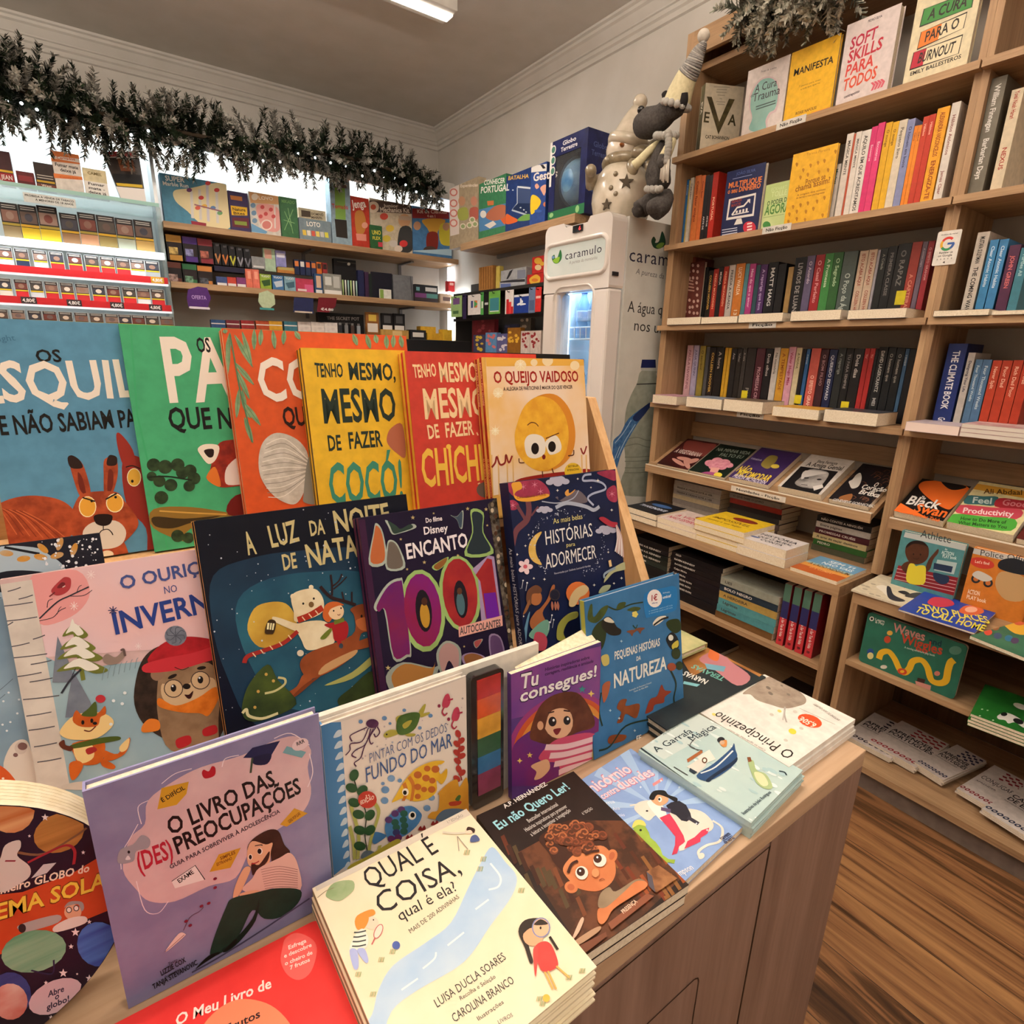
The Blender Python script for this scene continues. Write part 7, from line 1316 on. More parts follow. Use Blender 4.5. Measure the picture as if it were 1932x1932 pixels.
crate('display_tray','dark purple tray under the black vape boxes','box',YV-.012,ZS2+.09,*q4(z2z,385,690,570,705,572,750,392,735),.09,'1C1A34')
def sm(label,x0,y0,x1,y1,x2,y2,x3,y3,c,zb=0,rows=None,art=None,Y=YV,name='vape_pack',grp='small packs on the vape shelf',d=.03,cat='pack'):return crate(name,label,cat,Y,ZS2+zb,*q4(z2z,x0,y0,x1,y1,x2,y2,x3,y3),d,c,art,grp,rows)
wl=[(.05,.95,.05,.34,'DCD8D8')]
sm('blue pack with a white warning label below the purple tray',400,752,462,757,466,832,405,826,'3A4A7A',0,wl);sm('red pack with a white warning label below the purple tray',464,755,516,760,520,838,468,832,'B84034',0,wl);sm('purple pack with a white warning label below the purple tray',519,757,573,762,577,843,523,838,'7A3A6E',0,wl)
sm('coral box pair, left half',570,708,610,711,614,858,580,853,'D8705A',0,[(.3,.8,.5,.9,'E49A84')]);sm('coral box pair, right half',612,711,652,714,657,862,616,858,'D87260',0,[(.3,.8,.5,.9,'E49A84')])
def yoo(c):return lambda A:(setattr(A,'px',False),A.t('YUOO',(.12,.8),(.88,.8),.13,'D8D8D8','b'),A.q([(.1,.55),(.9,.7),(.9,.3),(.3,.2)],c))
for lab,x,c,c2 in(('lime green pack',657,'8AA43A','2A4A24'),('blue pack with a white triangle',729,'3A6A9A','B8C4D0'),('pale blue pack',799,'7AA0B0','3A5A6A')):sm(lab+' in the front row of the vape shelf',x,738+(x-657)*.1,x+66,742+(x-657)*.1,x+68,866,x+4,860,c,0,None,yoo(c2))
sm('crimson pack with pink steps on the vape shelf',865,765,968,768,972,875,870,870,'B03A54',0,[(.5,1,0,.6,'C85A84'),(.1,.6,.1,.25,'D8C8C8')])
sm('grey vape box with a V at the top row',605,640,685,635,690,735,612,730,'8A8C8E',.128,[(.1,.9,.1,.25,'C8C8C8')],None,YV-.03);sm('pale green vape box standing taller than its neighbours',668,585,742,590,752,740,690,735,'A8C0A4',.12,[(.1,.7,.55,.95,'C89A8A')],None,YV-.035);sm('lilac vape box at the top row',747,600,808,605,810,695,750,690,'8A8AC0',.15,[(.1,.9,.6,.85,'D8D8E8')],None,YV-.03)
sm('brown and cream vape tin under the lilac box',757,697,858,700,860,748,760,745,'B87A3A',.118,[(.05,.95,.5,.95,'A8985A')],None,YV-.03)
for i in range(6):sm(f'navy and orange stick pack, {ORD[i]} from the left',856+i*33,652+i*4,884+i*33,654+i*4,890+i*33,745+i*3,862+i*33,742+i*3,('1E2848','222C4E','24304E','2A3050','C86A2A','8A2A2A')[i],.118,[(.1,.9,.55,.9,('C8743A','D0CCC8','C8643A','C8743A','3A2A2A','2A1A1A')[i])],None,YV-.04)
sm('navy lighter pack beside the silver holder',975,735,1022,740,1028,868,982,862,'2E4E74',0,[(.2,.8,.3,.9,'C8A890'),(.1,.9,.02,.2,'D0D0D0')])
sm('silver grey heater box with a white base label',1024,735,1132,742,1140,878,1034,870,'8A8A84',0,[(.1,.45,.45,.85,'C8C8C4'),(.55,.9,.35,.9,'B0B0AC'),(.05,.98,.02,.22,'DCDAD6')],name='heater_box')
ob=sm('black ashtray-and-pens display box',1090,645,1222,660,1226,876,1100,870,'161518',0,None,lambda A:A.Z(280,280,.32092).l([(1108,665),(1245,680),(1245,760)],3,'5A564A',False).o(1178,680,9,9,'C8C4B8'),YV-.06,'gift_box',d=.04)
for i in range(6):p0=PY(*z2z(1143+i*16,742),YV-.01);MB().tube([(p0.x,YV-.02,ZS2+.001),(p0.x,YV-.02,ZS2+.11)],.006,mat(('A8C080','D8D8D0','9AB8B0')[i%3],.2),8).build('pen',None,f'pale green and white pen, {ORD[i]} from the left before the black box','pen','pens standing before the black box')
for lab,x0,y0,x1,y1,xb0,xb1,yb,c,d in(('navy notebook leaning behind the pens',1228,715,1262,718,1240,1275,890,'22264A',.1),('plum notebook beside the navy one',1268,725,1292,727,1280,1303,892,'3A2440',.1),('dark green notebook on the vape shelf',1290,735,1308,738,1302,1322,895,'1E2A26',.1),('black notebook facing out on the vape shelf',1305,725,1430,735,1322,1436,900,'1A1A26',.02),('grey notebook with an elastic band',1437,742,1550,750,1442,1562,905,'6E7074',.02)):
 crate('notebook',lab,'notebook',YV-.03,ZS2,z2z(x0,y0),z2z(x1,y1),z2z(xb1,yb),z2z(xb0,yb-8),d,c,(lambda A:A.Z(280,280,.32092).l([(1540,752),(1553,900)],6,'4A4C50',False))if 'elastic' in lab else None,'notebooks on the vape shelf')
sm('white and green card before the black notebook',1355,825,1425,832,1432,905,1362,900,'DCDCD4',0,[(.05,.35,.05,.95,'7A9A4A')],None,YV+.005,'gift_card',None,.004,'card')
for i,(y0,y1,c)in enumerate(((855,920,'3A3034'),(805,855,'26282C'))):sm(('lower' if i==0 else 'upper')+' dark box of the pair beside the grey notebook',1565,y0-8,1700,y0+4,1702,y1,1570,y1-8,c,0 if i==0 else .062,[(.05,.2,.3,.7,'6A9AA0'),(.45,.95,.3,.75,'C8C8C8')]if i else[(0,.5,.5,1,'6A3A6A'),(.5,1,.5,1,'4A7A74')],None,YV,'cigar_box','small packs on the vape shelf',.06,'box')
sm('red box at the right end of the vape shelf',1762,785,1838,780,1838,850,1765,855,'B42A2E',.10,[(.1,.4,.6,.85,'E0B0A8')],None,YV-.02,'cigar_box',None,.05,'box');sm('beige box under the red box on the vape shelf',1715,855,1790,858,1790,925,1718,925,'B8A08A',0,[(.2,.8,.3,.7,'4A3430')],None,YV,'cigar_box',None,.1,'box')
# price cards hanging on the shelf edge
def hang(label,pts,c,strip=None,tx=None):
 Y=YF+.004;P=[PY(*z2z(*p),Y)for p in pts];mb=MB();mb.prism(P,V((0,.0012,0)),cov(c));mx=max(p.x for p in P);mn=min(p.x for p in P);mz=max(p.z for p in P);m0=min(p.z for p in P)
 A=Art(mb,V((mx,Y+.0012,m0)),V((-1,0,0)),ZA,mx-mn,mz-m0,YA,px=False)
 if strip:A.q([(.06,.02),(.9,.02),(.9,.12),(.06,.12)],strip)
 if tx:A.t(tx[0],(.2,tx[2]),(.8,tx[2]),.16,tx[1],'b')
 mb.build('price_card',None,label,'price card','price cards hanging from the vape shelf')
hang('purple flower-shaped card hanging from the vape shelf',[(232,830),(290,812),(345,820),(368,880),(345,950),(235,932),(225,880)],'4A2468','D8CCD8',('OFERTA','A88AC0',.45));hang('round green and white card hanging from the vape shelf',[(650,850),(700,835),(740,860),(746,915),(700,952),(665,930),(645,900)],'B4C2A0','3A8A8A');hang('dark blue card hanging from the vape shelf',[(855,876),(970,882),(970,972),(852,962)],'262A50','C8B8A8');hang('dark red card with a price hanging from the vape shelf',[(1000,876),(1108,880),(1100,930),(1060,965),(990,960)],'6A1A24',None,('€4.80','E0D8D4',.12))
# lowest shelf
for i,(x,c,n)in enumerate(((372,'2E4A74','blue'),(462,'6A2430','wine'),(548,'8A2A2A','dark red'),(635,'A8482A','rust'),(712,'C8962E','ochre'),(800,'3A7080','teal'),(880,'D8CCC8','white'),(958,'D8CEC8','white'),(1036,'DCD4D0','white'))):
 crate('filter_box',f'{n} filter box, {ORD[i]} from the left in the row just above the picture books','box',YV,ZS3,*q4(z2z,x,1006+i*2,x+(76 if i else 88),1010+i*2,x+76,1100,x,1100),.05,c,None,'row of small filter boxes',[(0,1,.66,.74,'D8D0C8')])
for i in range(4):p0=PY(*z2z(1130+i*36,1040),YV+.02);MB().box(p0.x-.012,p0.x+.012,YV,YV+.014,ZS3+.0006,ZS3+.085,mat(('3A3A40','8A8A8C','5A4A44','A8B0B8')[i],.25,.4)).box(p0.x-.009,p0.x+.009,YV+.002,YV+.012,ZS3+.085,ZS3+.1,mat('B8B8BC',.2,.9)).build('lighter',None,f'{("black", "silver", "brown", "pale blue")[i]} lighter before the black pot box','lighter','lighters on the lowest wall shelf')
crate('gift_box','black box with grey lettering on the lowest wall shelf','box',YV-.06,ZS3,*q4(z2z,1000,965,1265,975,1268,1100,1004,1100),.06,'141316',lambda A:A.Z(280,280,.32092).t('THE SECRET POT',(1050,1006),(1240,1012),18,'8A8684','b').t('TERRAQUINA',(1100,1030),(1190,1034),10,'5A5654','r'))
for i,(x0,x1,y0,c,r)in enumerate(((1280,1355,962,'8A5A2E',[(.1,.9,.1,.5,'D8D0C8'),(.2,.8,.6,.9,'C8A84A')]),(1372,1438,968,'1A181A',[(.08,.92,.1,.45,'D8D4D0'),(.2,.8,.55,.9,'4A4A4C')]),(1442,1508,970,'1A181A',[(.08,.92,.1,.45,'D8D4D0'),(.2,.8,.55,.9,'4A4A4C')]))):crate('cigarette_pack',('brown and gold pack','left black pack','right black pack')[i]+' with a white label on the lowest wall shelf','pack',YV-.02,ZS3+.03,*q4(z2z,x0,y0,x1,y0+4,x1,1068,x0,1068),.025,c,None,None,r)
crate('display_tray','tan tray of the packs on the lowest wall shelf','box',YV+.01,ZS3,*q4(z2z,1370,1066,1530,1068,1530,1100,1370,1100),.09,'B8924E',None,None,[(.4,.75,.2,.9,'D8B880')])
for i,(x0,x1,y0)in enumerate(((1540,1632,1066),(1640,1730,1085),(1600,1690,1046),(1730,1785,1064))):crate('tobacco_box',('black and white box','flat yellow box','yellow box behind','yellow box at the right end')[i]+' on the lowest wall shelf','box',YV-.02*(i==2)*4,ZS3,*q4(z2z,x0,y0,x1,y0+3,x1,1110,x0,1110),.07,('26262A','D0A02E','D8A830','D8AE34')[i],None,None,[(.15,.85,.3,.75,'D8D4D0')]if i==0 else None)
# ================================================================== CIGARETTE DISPLAY
YC=-4.16
o=empty('tobacco_cabinet',(.25,-4.35,0),'glass and aluminium tobacco display at the left','display cabinet')
alu=mat('B8BABC',.3,.8);acr=mat('E8F0F2',.2,emit=.0);gls=mat('CFE6E2',.05,trans=.85,alpha=.55)
X0,X1=-.405,1.3
zgl=PY(*z1c(950,1200),YC+.06).z
MB().box(X0,X1,-4.53,-4.50,.3,zz(1.1),mat('DDE4E4',.6)).build('back_panel',o)
MB().box(X0-.018,X0,-4.53,YC-.13,.0005,zz(1.1),alu).build('side_post',o);MB().box(X0-.004,X0+.004,YC-.129,YC+.06,.9,zgl-.02,gls).build('side_glass',o)
MB().box(X0,X1,-4.499,YC+.06,zgl-.016,zgl,gls).build('glass_shelf',o);MB().box(X0,X1,YC+.0605,YC+.063,zgl-.018,zgl+.001,mat('9AC4BC',.1)).build('glass_edge',o)
zr=[PY(*z1c(960,y),YC).z for y in(1490,1640,1800,1950)]
MB().box(X0,X1,-4.499,YC-.09,.0006,zr[3]-.05,mat('8A8E90',.5)).build('cabinet_base',o)
def rail(z,h,red):
 m=MB();m.box(X0,X1,YC-.085,YC+.02,z-.012,z,acr);m.build('tier',o)
 if red:MB().box(X0,X1,YC+.0205,YC+.0235,z-.03,z+.006,mat('B8242A',.35)).build('price_rail',o)
 MB().box(X0,X1,YC-.01,YC+.015,z-.040,z-.0125,alu if not red else mat('F4FAFF',.4,emit=.8)).build('light_rail',o)
for i,z in enumerate(zr):rail(z,.03,i>0)
def pack(lab,x0,x1,y0,y1,z,cols,Y=YC,frame=True,d=.022,zf=z1c,name='cigarette_pack'):
 a,b=PY(*zf(x0,y0),Y),PY(*zf(x1,y0),Y);h=min(max(.05,(a.z+b.z)/2-z-.001),.092 if frame else .2);O=V((a.x,Y,z+.0007));wd=a.x-b.x;u=V((-1,0,0))
 mb=MB();mb.frame(O,u*wd,ZA*h,V((0,-d,0)),mat('221E20',.4));A=Art(mb,O,u,ZA,wd,h,YA,px=False)
 A.q([(0,0),(1,0),(1,.34),(0,.34)],cols[0]).q([(0,.36),(1,.36),(1,.43),(0,.43)],cols[1]).q([(.06,.47),(.94,.47),(.94,.80),(.06,.80)],cols[2]).o(.5,.64,.22,.12,cols[3])
 for y in(.93,.87):A.l([(.12,y),(.88,y)],.05,'B8B4B0',False)
 o_=mb.build(name,None,lab,'cigarette pack','packs in the tobacco display')
 if frame:
  g=mat('D4DCE0',.1,.3);m=MB();e=.0022;P=O+V((0,.003,0))
  m.frame(P,u*e,ZA*h,V((0,.002,0)),g).frame(P+u*(wd-e),u*e,ZA*h,V((0,.002,0)),g).frame(P+ZA*(h-e),u*wd,ZA*e,V((0,.002,0)),g);m.build('clear_frame',o_)
rr=random.Random(11)
ph=('7A5A50','5A4A44','8A7268','3A3A44','6A3A34','4A4440')
top=[(0,95,888,'6A1E24'),]
def tp(lab,x0,x1,y0,c,art,d=.05,name='cigarette_pack'):return crate(name,lab,'pack',YC+.03,zgl,*q4(z1c,x0,y0,x1,y0+12,x1+8,1160,x0+8,1140),d,c,art)
tp('dark maroon pack at the left end of the glass shelf',-10,75,885,'3A1A20',lambda A:(setattr(A,'px',False),A.q([(0,.0),(1,0),(1,.3),(0,.3)],'8A1E22'),A.q([(0,.33),(1,.33),(1,.4),(0,.4)],'C8A02E'),A.t('JEAN',(.1,.1),(.9,.1),.14,'D8D0CC','b')))
tp('low dark red tin on the glass shelf',100,205,1005,'5A1E22',lambda A:(setattr(A,'px',False),A.q([(.1,.3),(.9,.3),(.9,.7),(.1,.7)],'7A2A2E')))
tp('dark brown pack with a warning text on the glass shelf',205,322,955,'2E2220',lambda A:(setattr(A,'px',False),A.q([(0,0),(1,0),(1,.16),(0,.16)],'6A3A2E'),A.t('West',(.25,.05),(.75,.05),.1,'D8C8B8','b'),A.q([(.05,.22),(.95,.22),(.95,.3),(.05,.3)],'B8962E'),A.l([(.1,.5),(.9,.5)],.05,'B8B0A8',False),A.l([(.1,.4),(.9,.4)],.05,'B8B0A8',False)))
tp('white and orange pack, tallest of the small packs on the glass shelf',310,478,893,'E4DCD4',lambda A:(setattr(A,'px',False),A.q([(0,.86),(1,.9),(1,1),(0,1)],'C8703A'),A.q([(0,.72),(1,.76),(1,.8),(0,.8)],'C8703A'),A.q([(0,.3),(1,.36),(1,.44),(0,.42)],'C8703A'),A.t('Cerrados',(.2,.8),(.85,.84),.07,'B85A2A','b'),A.t('Fumar mata',(.1,.62),(.9,.62),.08,INK,'b'),A.t('deixe já',(.25,.5),(.8,.5),.08,INK,'b'),A.t('Cerrados',(.2,.32),(.85,.36),.06,'B85A2A','b')))
tp('cream and black pack with bold warning text on the glass shelf',490,628,990,'DCD0A8',lambda A:(setattr(A,'px',False),A.q([(0,0),(1,0),(1,.52),(0,.52)],'E4E0DA'),A.t('CAMEL',(.2,.78),(.8,.78),.1,'6A5A2E','b'),A.t('Fumar',(.15,.38),(.85,.38),.1,INK,'b'),A.t('mata -',(.15,.22),(.85,.22),.1,INK,'b'),A.t('deixe já',(.12,.06),(.88,.06),.1,INK,'b')))
a,b=PY(*z1c(600,882),YC+.03),PY(*z1c(815,880),YC+.03);c_,d_=PY(*z1c(860,1195),YC+.03),PY(*z1c(712,1180),YC+.03)
mb=MB();f0=[V((a.x,YC-.005,a.z)),V((b.x,YC-.005,b.z)),V((c_.x,YC+.045,zgl+.001)),V((d_.x,YC+.045,zgl+.001))];nb=(f0[1]-f0[0]).cross(f0[3]-f0[0]).normalized();nb=nb if nb.y>0 else-nb
mb.hexa([f0[3]-V((0,.045,0)),f0[2]-V((0,.045,0)),f0[2],f0[3],f0[0]-V((0,.012,0)),f0[1]-V((0,.012,0)),f0[1],f0[0]],mat('2A2220',.25,c2='3A302C',scale=20))
lf=lambda s,t,e=.0012:(f0[0]*(1-s)+f0[1]*s)*(1-t)+(f0[3]*(1-s)+f0[2]*s)*t+nb*e
def band(s0,s1,t0,t1,c,e=.0012):mb.add([lf(s0,t1,e),lf(s1,t1,e),lf(s1,t0,e),lf(s0,t0,e)],[(0,1,2,3)],M(c))
for s0,s1,t0,t1,c in((0,1,0,.1,'B02A2E'),(0,1,.1,.13,'D8D0CC'),(.35,.8,.16,.4,'6A3A1E'),(.05,.95,.46,.66,'141214'),(.05,.95,.66,.72,'C8A82E'),(.0,1,.74,1,'E0DAD6'),(.05,.15,.8,.95,'B02A2E'),(.55,.9,.78,.95,'B8484A')):band(s0,s1,t0,t1,c)
mb.build('tobacco_pouch',None,'dark rolling tobacco pouch leaning at the right end of the glass shelf','tobacco pouch')
p0,p1=PY(*z1c(132,1128),YC+.064),PY(*z1c(440,1165),YC+.064);zc0=PY(*z1c(290,1205),YC+.064).z
mb=MB();mb.box(p0.x,p1.x,YC+.0635,YC+.065,zc0,p0.z,cov('DCE0DE'));A=Art(mb,V((p0.x,YC+.065,zc0)),V((-1,0,0)),ZA,p0.x-p1.x,p0.z-zc0,YA,px=False);A.t('PROIBIDA A VENDA DE TABACO',(.03,.62),(.97,.62),.2,INK,'b').t('A MENORES DE 18 ANOS',(.22,.28),(.95,.28),.2,INK,'b');mb.build('notice_card',None,'white notice card on the edge of the glass shelf','sign')
for i,(x0,x1,y0,c)in enumerate(((-10,96,1192,'8A7A5A'),(102,208,1206,'D0B42E'),(212,328,1212,'D4B830'),(345,448,1255,'8A6A4A'),(452,556,1252,'B88A6A'),(562,668,1268,'8A7A4A'),(674,776,1285,'A8B0A0'),(782,888,1296,'B8985A'))):pack(f'{cname(c)}-based pack, {ORD[i]} from the left under the glass shelf',x0,x1,y0,0,zr[0],(c,'C8A02E' if i%2 else '9A8A3A',ph[i%6],ph[(i+2)%6]),frame=False,d=.03)
for i,x in enumerate((-20,76,184,282,390,490,582,674,760,846)):pack(f'pack with a {("white", "navy", "white", "red", "red", "red", "red", "red", "white", "grey")[i]} base, {ORD[i]} from the left in the upper lit tier',x,x+84,1442+x*.10,0,zr[1],(('D8D8DC','26304A','D0D4E0','C02A30','C02A30','B82A2E','C42E30','BE2A30','DCDCDC','9AA0A4')[i],'D8B82E',ph[i%6],('D8C8B8','8A6A5A')[i%2]))
for i,x in enumerate((-20,76,166,254,346,436,532,618,712,796,880)):pack(f'pack with a {("cream", "red", "silver", "red", "red", "red", "red", "red", "red", "white", "red")[i]} base, {ORD[i]} from the left in the middle lit tier',x,x+80,1634+x*.055,0,zr[2],(('D8D0C0','B8282E','C8C8CC','B8282E','C02A2E','B42A2E','C22C30','BA282C','C02A2E','DCDCDC','B8282E')[i],'D8B82E',ph[(i+3)%6],('D8C8B8','8A6A5A')[i%2]))
for i,x in enumerate((-40,60,158,246,340,432,522,612,690,768,850,936)):pack(f'pack {ORD[i]} from the left in the lowest visible tier of the tobacco display',x,x+82,1818+x*.045,0,zr[3],(ph[i%6],'D8B82E',ph[(i+1)%6],('D8C8B8','6A5A5A')[i%2]))
for i,(xs,k_)in enumerate(((165,2),(430,2),(680,2),(905,2),(925,1))):
 p0=PY(*z1c(xs,1740 if k_==2 else 1640),YC+.024);mb=MB();zb_=zr[k_]-.029;mb.box(p0.x-.033,p0.x+.033,YC+.024,YC+.0255,zb_,zb_+.034,cov('3A3032' if k_==2 else 'C8962E'));Art(mb,V((p0.x+.033,YC+.0255,zb_)),V((-1,0,0)),ZA,.066,.034,YA,px=False).t('4,80€',(.1,.25),(.9,.25),.5,'E8E0DC','b');mb.build('price_tag',None,('dark price tag on the red rail, '+ORD[i]+' from the left')if k_==2 else 'ochre price tag on the upper red rail','price tag','price tags on the red rails')
# ================================================================== VALANCE, LED STRIPS, GARLAND
o=empty('light_pelmet',(-.5,-4.35,zz(1.135)),'white light pelmet behind the fir garland','pelmet')
MB().box(-2.43,1.3,-4.285,-4.26,zz(1.135),zz(1.25),white).build('fascia',o);MB().box(-2.43,1.3,-4.539,-4.2855,zz(1.232),zz(1.25),white).build('top_board',o)
MB().box(-2.42,1.28,-4.33,-4.30,zz(1.218),zz(1.2315),mat('EAF6FF',.5,emit=7)).build('led_strip',o)
area('strip_light',(-.57,-4.33,zz(1.21)),3.6,.05,20,COOL,(math.radians(-20),0,0),o)
o=empty('led_profile',(-2.405,-4.33,ZS3+.02),'vertical LED profile in the corner by the wall shelves','lamp')
for z0,z1 in((ZS3+.02,ZS2-.05),(ZS2+.02,ZS1-.05)):MB().box(-2.4,-2.42,-4.30,-4.325,z0,z1,mat('F0F8FF',.5,emit=10)).build('led_strip',o)
area('profile_light',(-2.39,-4.31,(ZS3+ZS1)/2),.02,.5,3,COOL,(0,math.radians(90),0),o)
area('tier_light',(.2,YC+.10,zr[0]-.0),1.2,.05,2.6,COOL,(math.radians(-25),0,0),bpy.data.objects['tobacco_cabinet'])
def garland(name,label,pts,r,nsprig,ln,cols,droop=.3,seed=1,lights=0,dens=40,nw=.0052):
 rnd=random.Random(seed);P=[V(p)for p in pts];o=MB();mats=[mat(c,.85,c2=shade(c,.6),scale=80)for c in cols];o.tube(P,.012,mat('3A2E22',.9),6)
 def along(t):
  t*=len(P)-1;i=min(int(t),len(P)-2);return P[i].lerp(P[i+1],t-i),(P[i+1]-P[i]).normalized()
 for k in range(nsprig):
  t=(k+rnd.random())/nsprig;c,d=along(t);a=rnd.uniform(0,6.283);side=d.cross(ZA).normalized();up=side.cross(d)
  rad=side*math.cos(a)*.7+up*math.sin(a)*1.1;rad=(rad+d*rnd.uniform(-.5,.5)-ZA*droop*rnd.random()).normalized();L=ln*rnd.uniform(.6,1.15)*r(t);m0=rnd.choice(mats);st=c+rad*.01
  nn=int(dens*L/.12)+8;vs,fs,vs2,fs2=[],[],[],[]
  for j in range(nn):
   f=(j+.5)/nn;p=st+rad*L*f-ZA*(droop*.3*L*f*f);b=rnd.uniform(0,6.283);e1=rad.orthogonal().normalized();e2=rad.cross(e1);nd=(e1*math.cos(b)+e2*math.sin(b)+rad*.75).normalized();nl=.034*(1-.4*f)*rnd.uniform(.8,1.2)*(L/.12)**.3;wv=nd.cross(rad).normalized()*nw
   q=vs if(f<.55 or rnd.random()<.45)else vs2;g=fs if q is vs else fs2;i0=len(q);q+=[p-wv,p+wv,p+nd*nl+wv*.4,p+nd*nl-wv*.4];g.append((i0,i0+1,i0+2,i0+3))
  o.add(vs,fs,m0)
  if vs2:o.add(vs2,fs2,mats[-1])
 g=o.build(name,None,label,'garland')
 for i in range(lights):
  c,d=along((i+.5)/lights);p=c+V((0,rnd.uniform(-.01,.05),rnd.uniform(-.10,-.03)));MB().ball(p,.007,mat('F4FAFF',.4,emit=9),8,6).build('fairy_light',g)
 return g
gp=[PY(x,y,-4.09)for x,y in((-60,142),(0,158),(120,196),(250,230),(400,262),(550,280),(680,302),(770,332),(830,368))]
garland('fir_garland','frosted green fir garland hung along the back wall above the shelves',gp,lambda t:1.15-.38*t if t<.9 else .77-.35*(t-.9)/.1,560,.20,('1C2A1A','283820','1A261C','3A4432','A8A49A'),.22,4,34)
gp=[PX(x,y,-2.085)for x,y in((1395,22),(1440,8),(1490,-6),(1540,-22),(1600,-44))]
garland('frosted_garland','small grey frosted garland hanging over the top edge of the bookcase',gp,lambda t:.9,120,.11,('A4A292','8E8E7E','7A7C6C','CFCABA'),1.1,9,0,60,.005)
# ================================================================== CORNER SHELF ON THE RIGHT WALL
XS=-2.155;g0,g1=PX(868.5,462,XS).y,PX(1085,400,XS).y;zg=PX(1085,405,XS).z;zg=zz(.722)
o=empty('wall_shelf',(-2.3,(g0+g1)/2,zg-.045),'thick oak shelf on the right wall above the gift cards','shelf')
MB().box(-2.4385,XS,g0,g1,zg-.045,zg,OAK).build('shelf_board',o,bevel=.001)
MB().box(-2.4385,-2.425,g0+.05,g1-.05,zg-.07,zg-.0455,mat('9A9A9C',.4,.6)).build('bracket',o)
def crx(name,label,cat,X,z,tl,tr,br,bl,d,c,art=None,group=None,sides=None):
 y0=(PX(*bl,X).y+PX(*tl,X).y)/2;y1=(PX(*br,X).y+PX(*tr,X).y)/2;h=max(.02,(PX(*tl,X).z+PX(*tr,X).z)/2-z-.0006);O=V((X,y0,z+.0006))
 mb=MB();mb.frame(O,YA*(y1-y0),ZA*h,V((-d,0,0)),c if not isinstance(c,str)else mat(c,.45,c2=shade(c,.9),scale=40));A=Art(mb,O,YA,ZA,y1-y0,h,XA)
 if art:art(A)
 return mb.build(name,None,label,cat,group)
XG=-2.21
def k_exp(A):
 A.Z(800,280,.20704).q([(225,330),(320,325),(320,780),(240,800)],'D8CCC4').t('Experiências',(330,355),(490,345),26,'E4D8C8','b')
 for y in(400,500,590,680):A.o(270,y,36,36,'C8746A').o(270,y,24,24,'E4D4CC')
 A.o(345,480,32,44,'B88A6A').p([(310,560),(390,540),(400,640),(320,650)],'9AA04A').o(455,480,30,44,'B8806A').p([(420,550),(490,540),(490,640),(425,650)],'A8584A')
 for x,y in((355,710),(415,700),(465,690),(440,650)):A.o(x,y,28,28,'D8CCB8').o(x,y,18,18,'8A9A6A')
crx('game_box','beige science box with two children at the far end of the corner shelf','game box',XG,zg,*q4(z7c,225,332,490,300,500,760,240,800),.06,'A8987E',k_exp)
def k_port(A):
 A.Z(800,280,.20704).q([(495,560),(745,500),(745,700),(505,760)],'4A7AA8').t('CONHECER',(545,335),(735,312),42,'E4E0D8','b').t('PORTUGAL',(515,410),(775,382),55,'E4E0D8','b')
 A.p([(690,620),(720,560),(755,530),(790,560),(850,640),(800,660),(755,690),(720,680)],'C85A2A').q([(550,700),(630,660),(660,690),(600,730)],'D8D0C8').q([(575,480),(635,475),(635,515),(580,520)],'B86A3A').p([(560,620),(640,530),(740,520),(740,620),(640,660)],'A8644A').o(540,600,28,34,'D8D4CC')
crx('game_box','green and blue geography game box on the corner shelf','game box',XG,zg,*q4(z7c,495,292,745,270,745,695,507,755),.05,'3A7A54',k_port)
crx('game_box','navy battle game box showing an open case','game box',XG,zg,*q4(z7c,742,232,975,203,970,640,752,690),.05,'22386E',lambda A:(A.Z(800,280,.20704).t('BATALHA',(765,290),(952,268),34,'D8A84A','b',.03).p([(855,350),(970,360),(968,500),(860,500)],'3A4A70').q([(850,500),(970,500),(960,610),(800,560)],'1A2A4E').l([(850,350),(970,362)],8,'C8D0D8').l([(850,355),(850,500),(800,562),(955,612)],8,'A8B4C4',False),A.p([(750,690),(750,600),(800,620),(860,660)],'D0602E'),A.p([(850,660),(900,610),(968,600),(968,650)],'6A9A4A'),[A.o(x,y,8,6,'C8D0D8')for x,y in((880,540),(910,560),(810,380),(930,580))]))
def k_gest(A):
 A.Z(800,280,.20704).q([(975,160),(1160,135),(1160,200),(975,220)],'D8D4D0').q([(1060,150),(1085,148),(1110,180),(1085,186)],'22222A').q([(1120,142),(1145,140),(1160,165),(1150,175)],'22222A').t('Gestos',(992,300),(1215,262),70,'ECDDD4','b',.08).p([(1060,360),(1100,330),(1140,350),(1130,420),(1110,400),(1095,430),(1075,400)],'D8A08A').p([(1010,340),(1030,320),(1050,350),(1025,370)],'D8A08A').p([(975,440),(1020,430),(1065,480),(1040,540),(975,600)],'E0BE2E').o(1110,510,24,24,'B86A4A').o(1040,570,34,14,'3A5AA0')
crx('game_box','blue mime game box with clapperboard stripes','game box',XG+.012,zg,*q4(z7c,972,158,1112,140,1110,580,972,612),.05,'2E4A8E',k_gest)
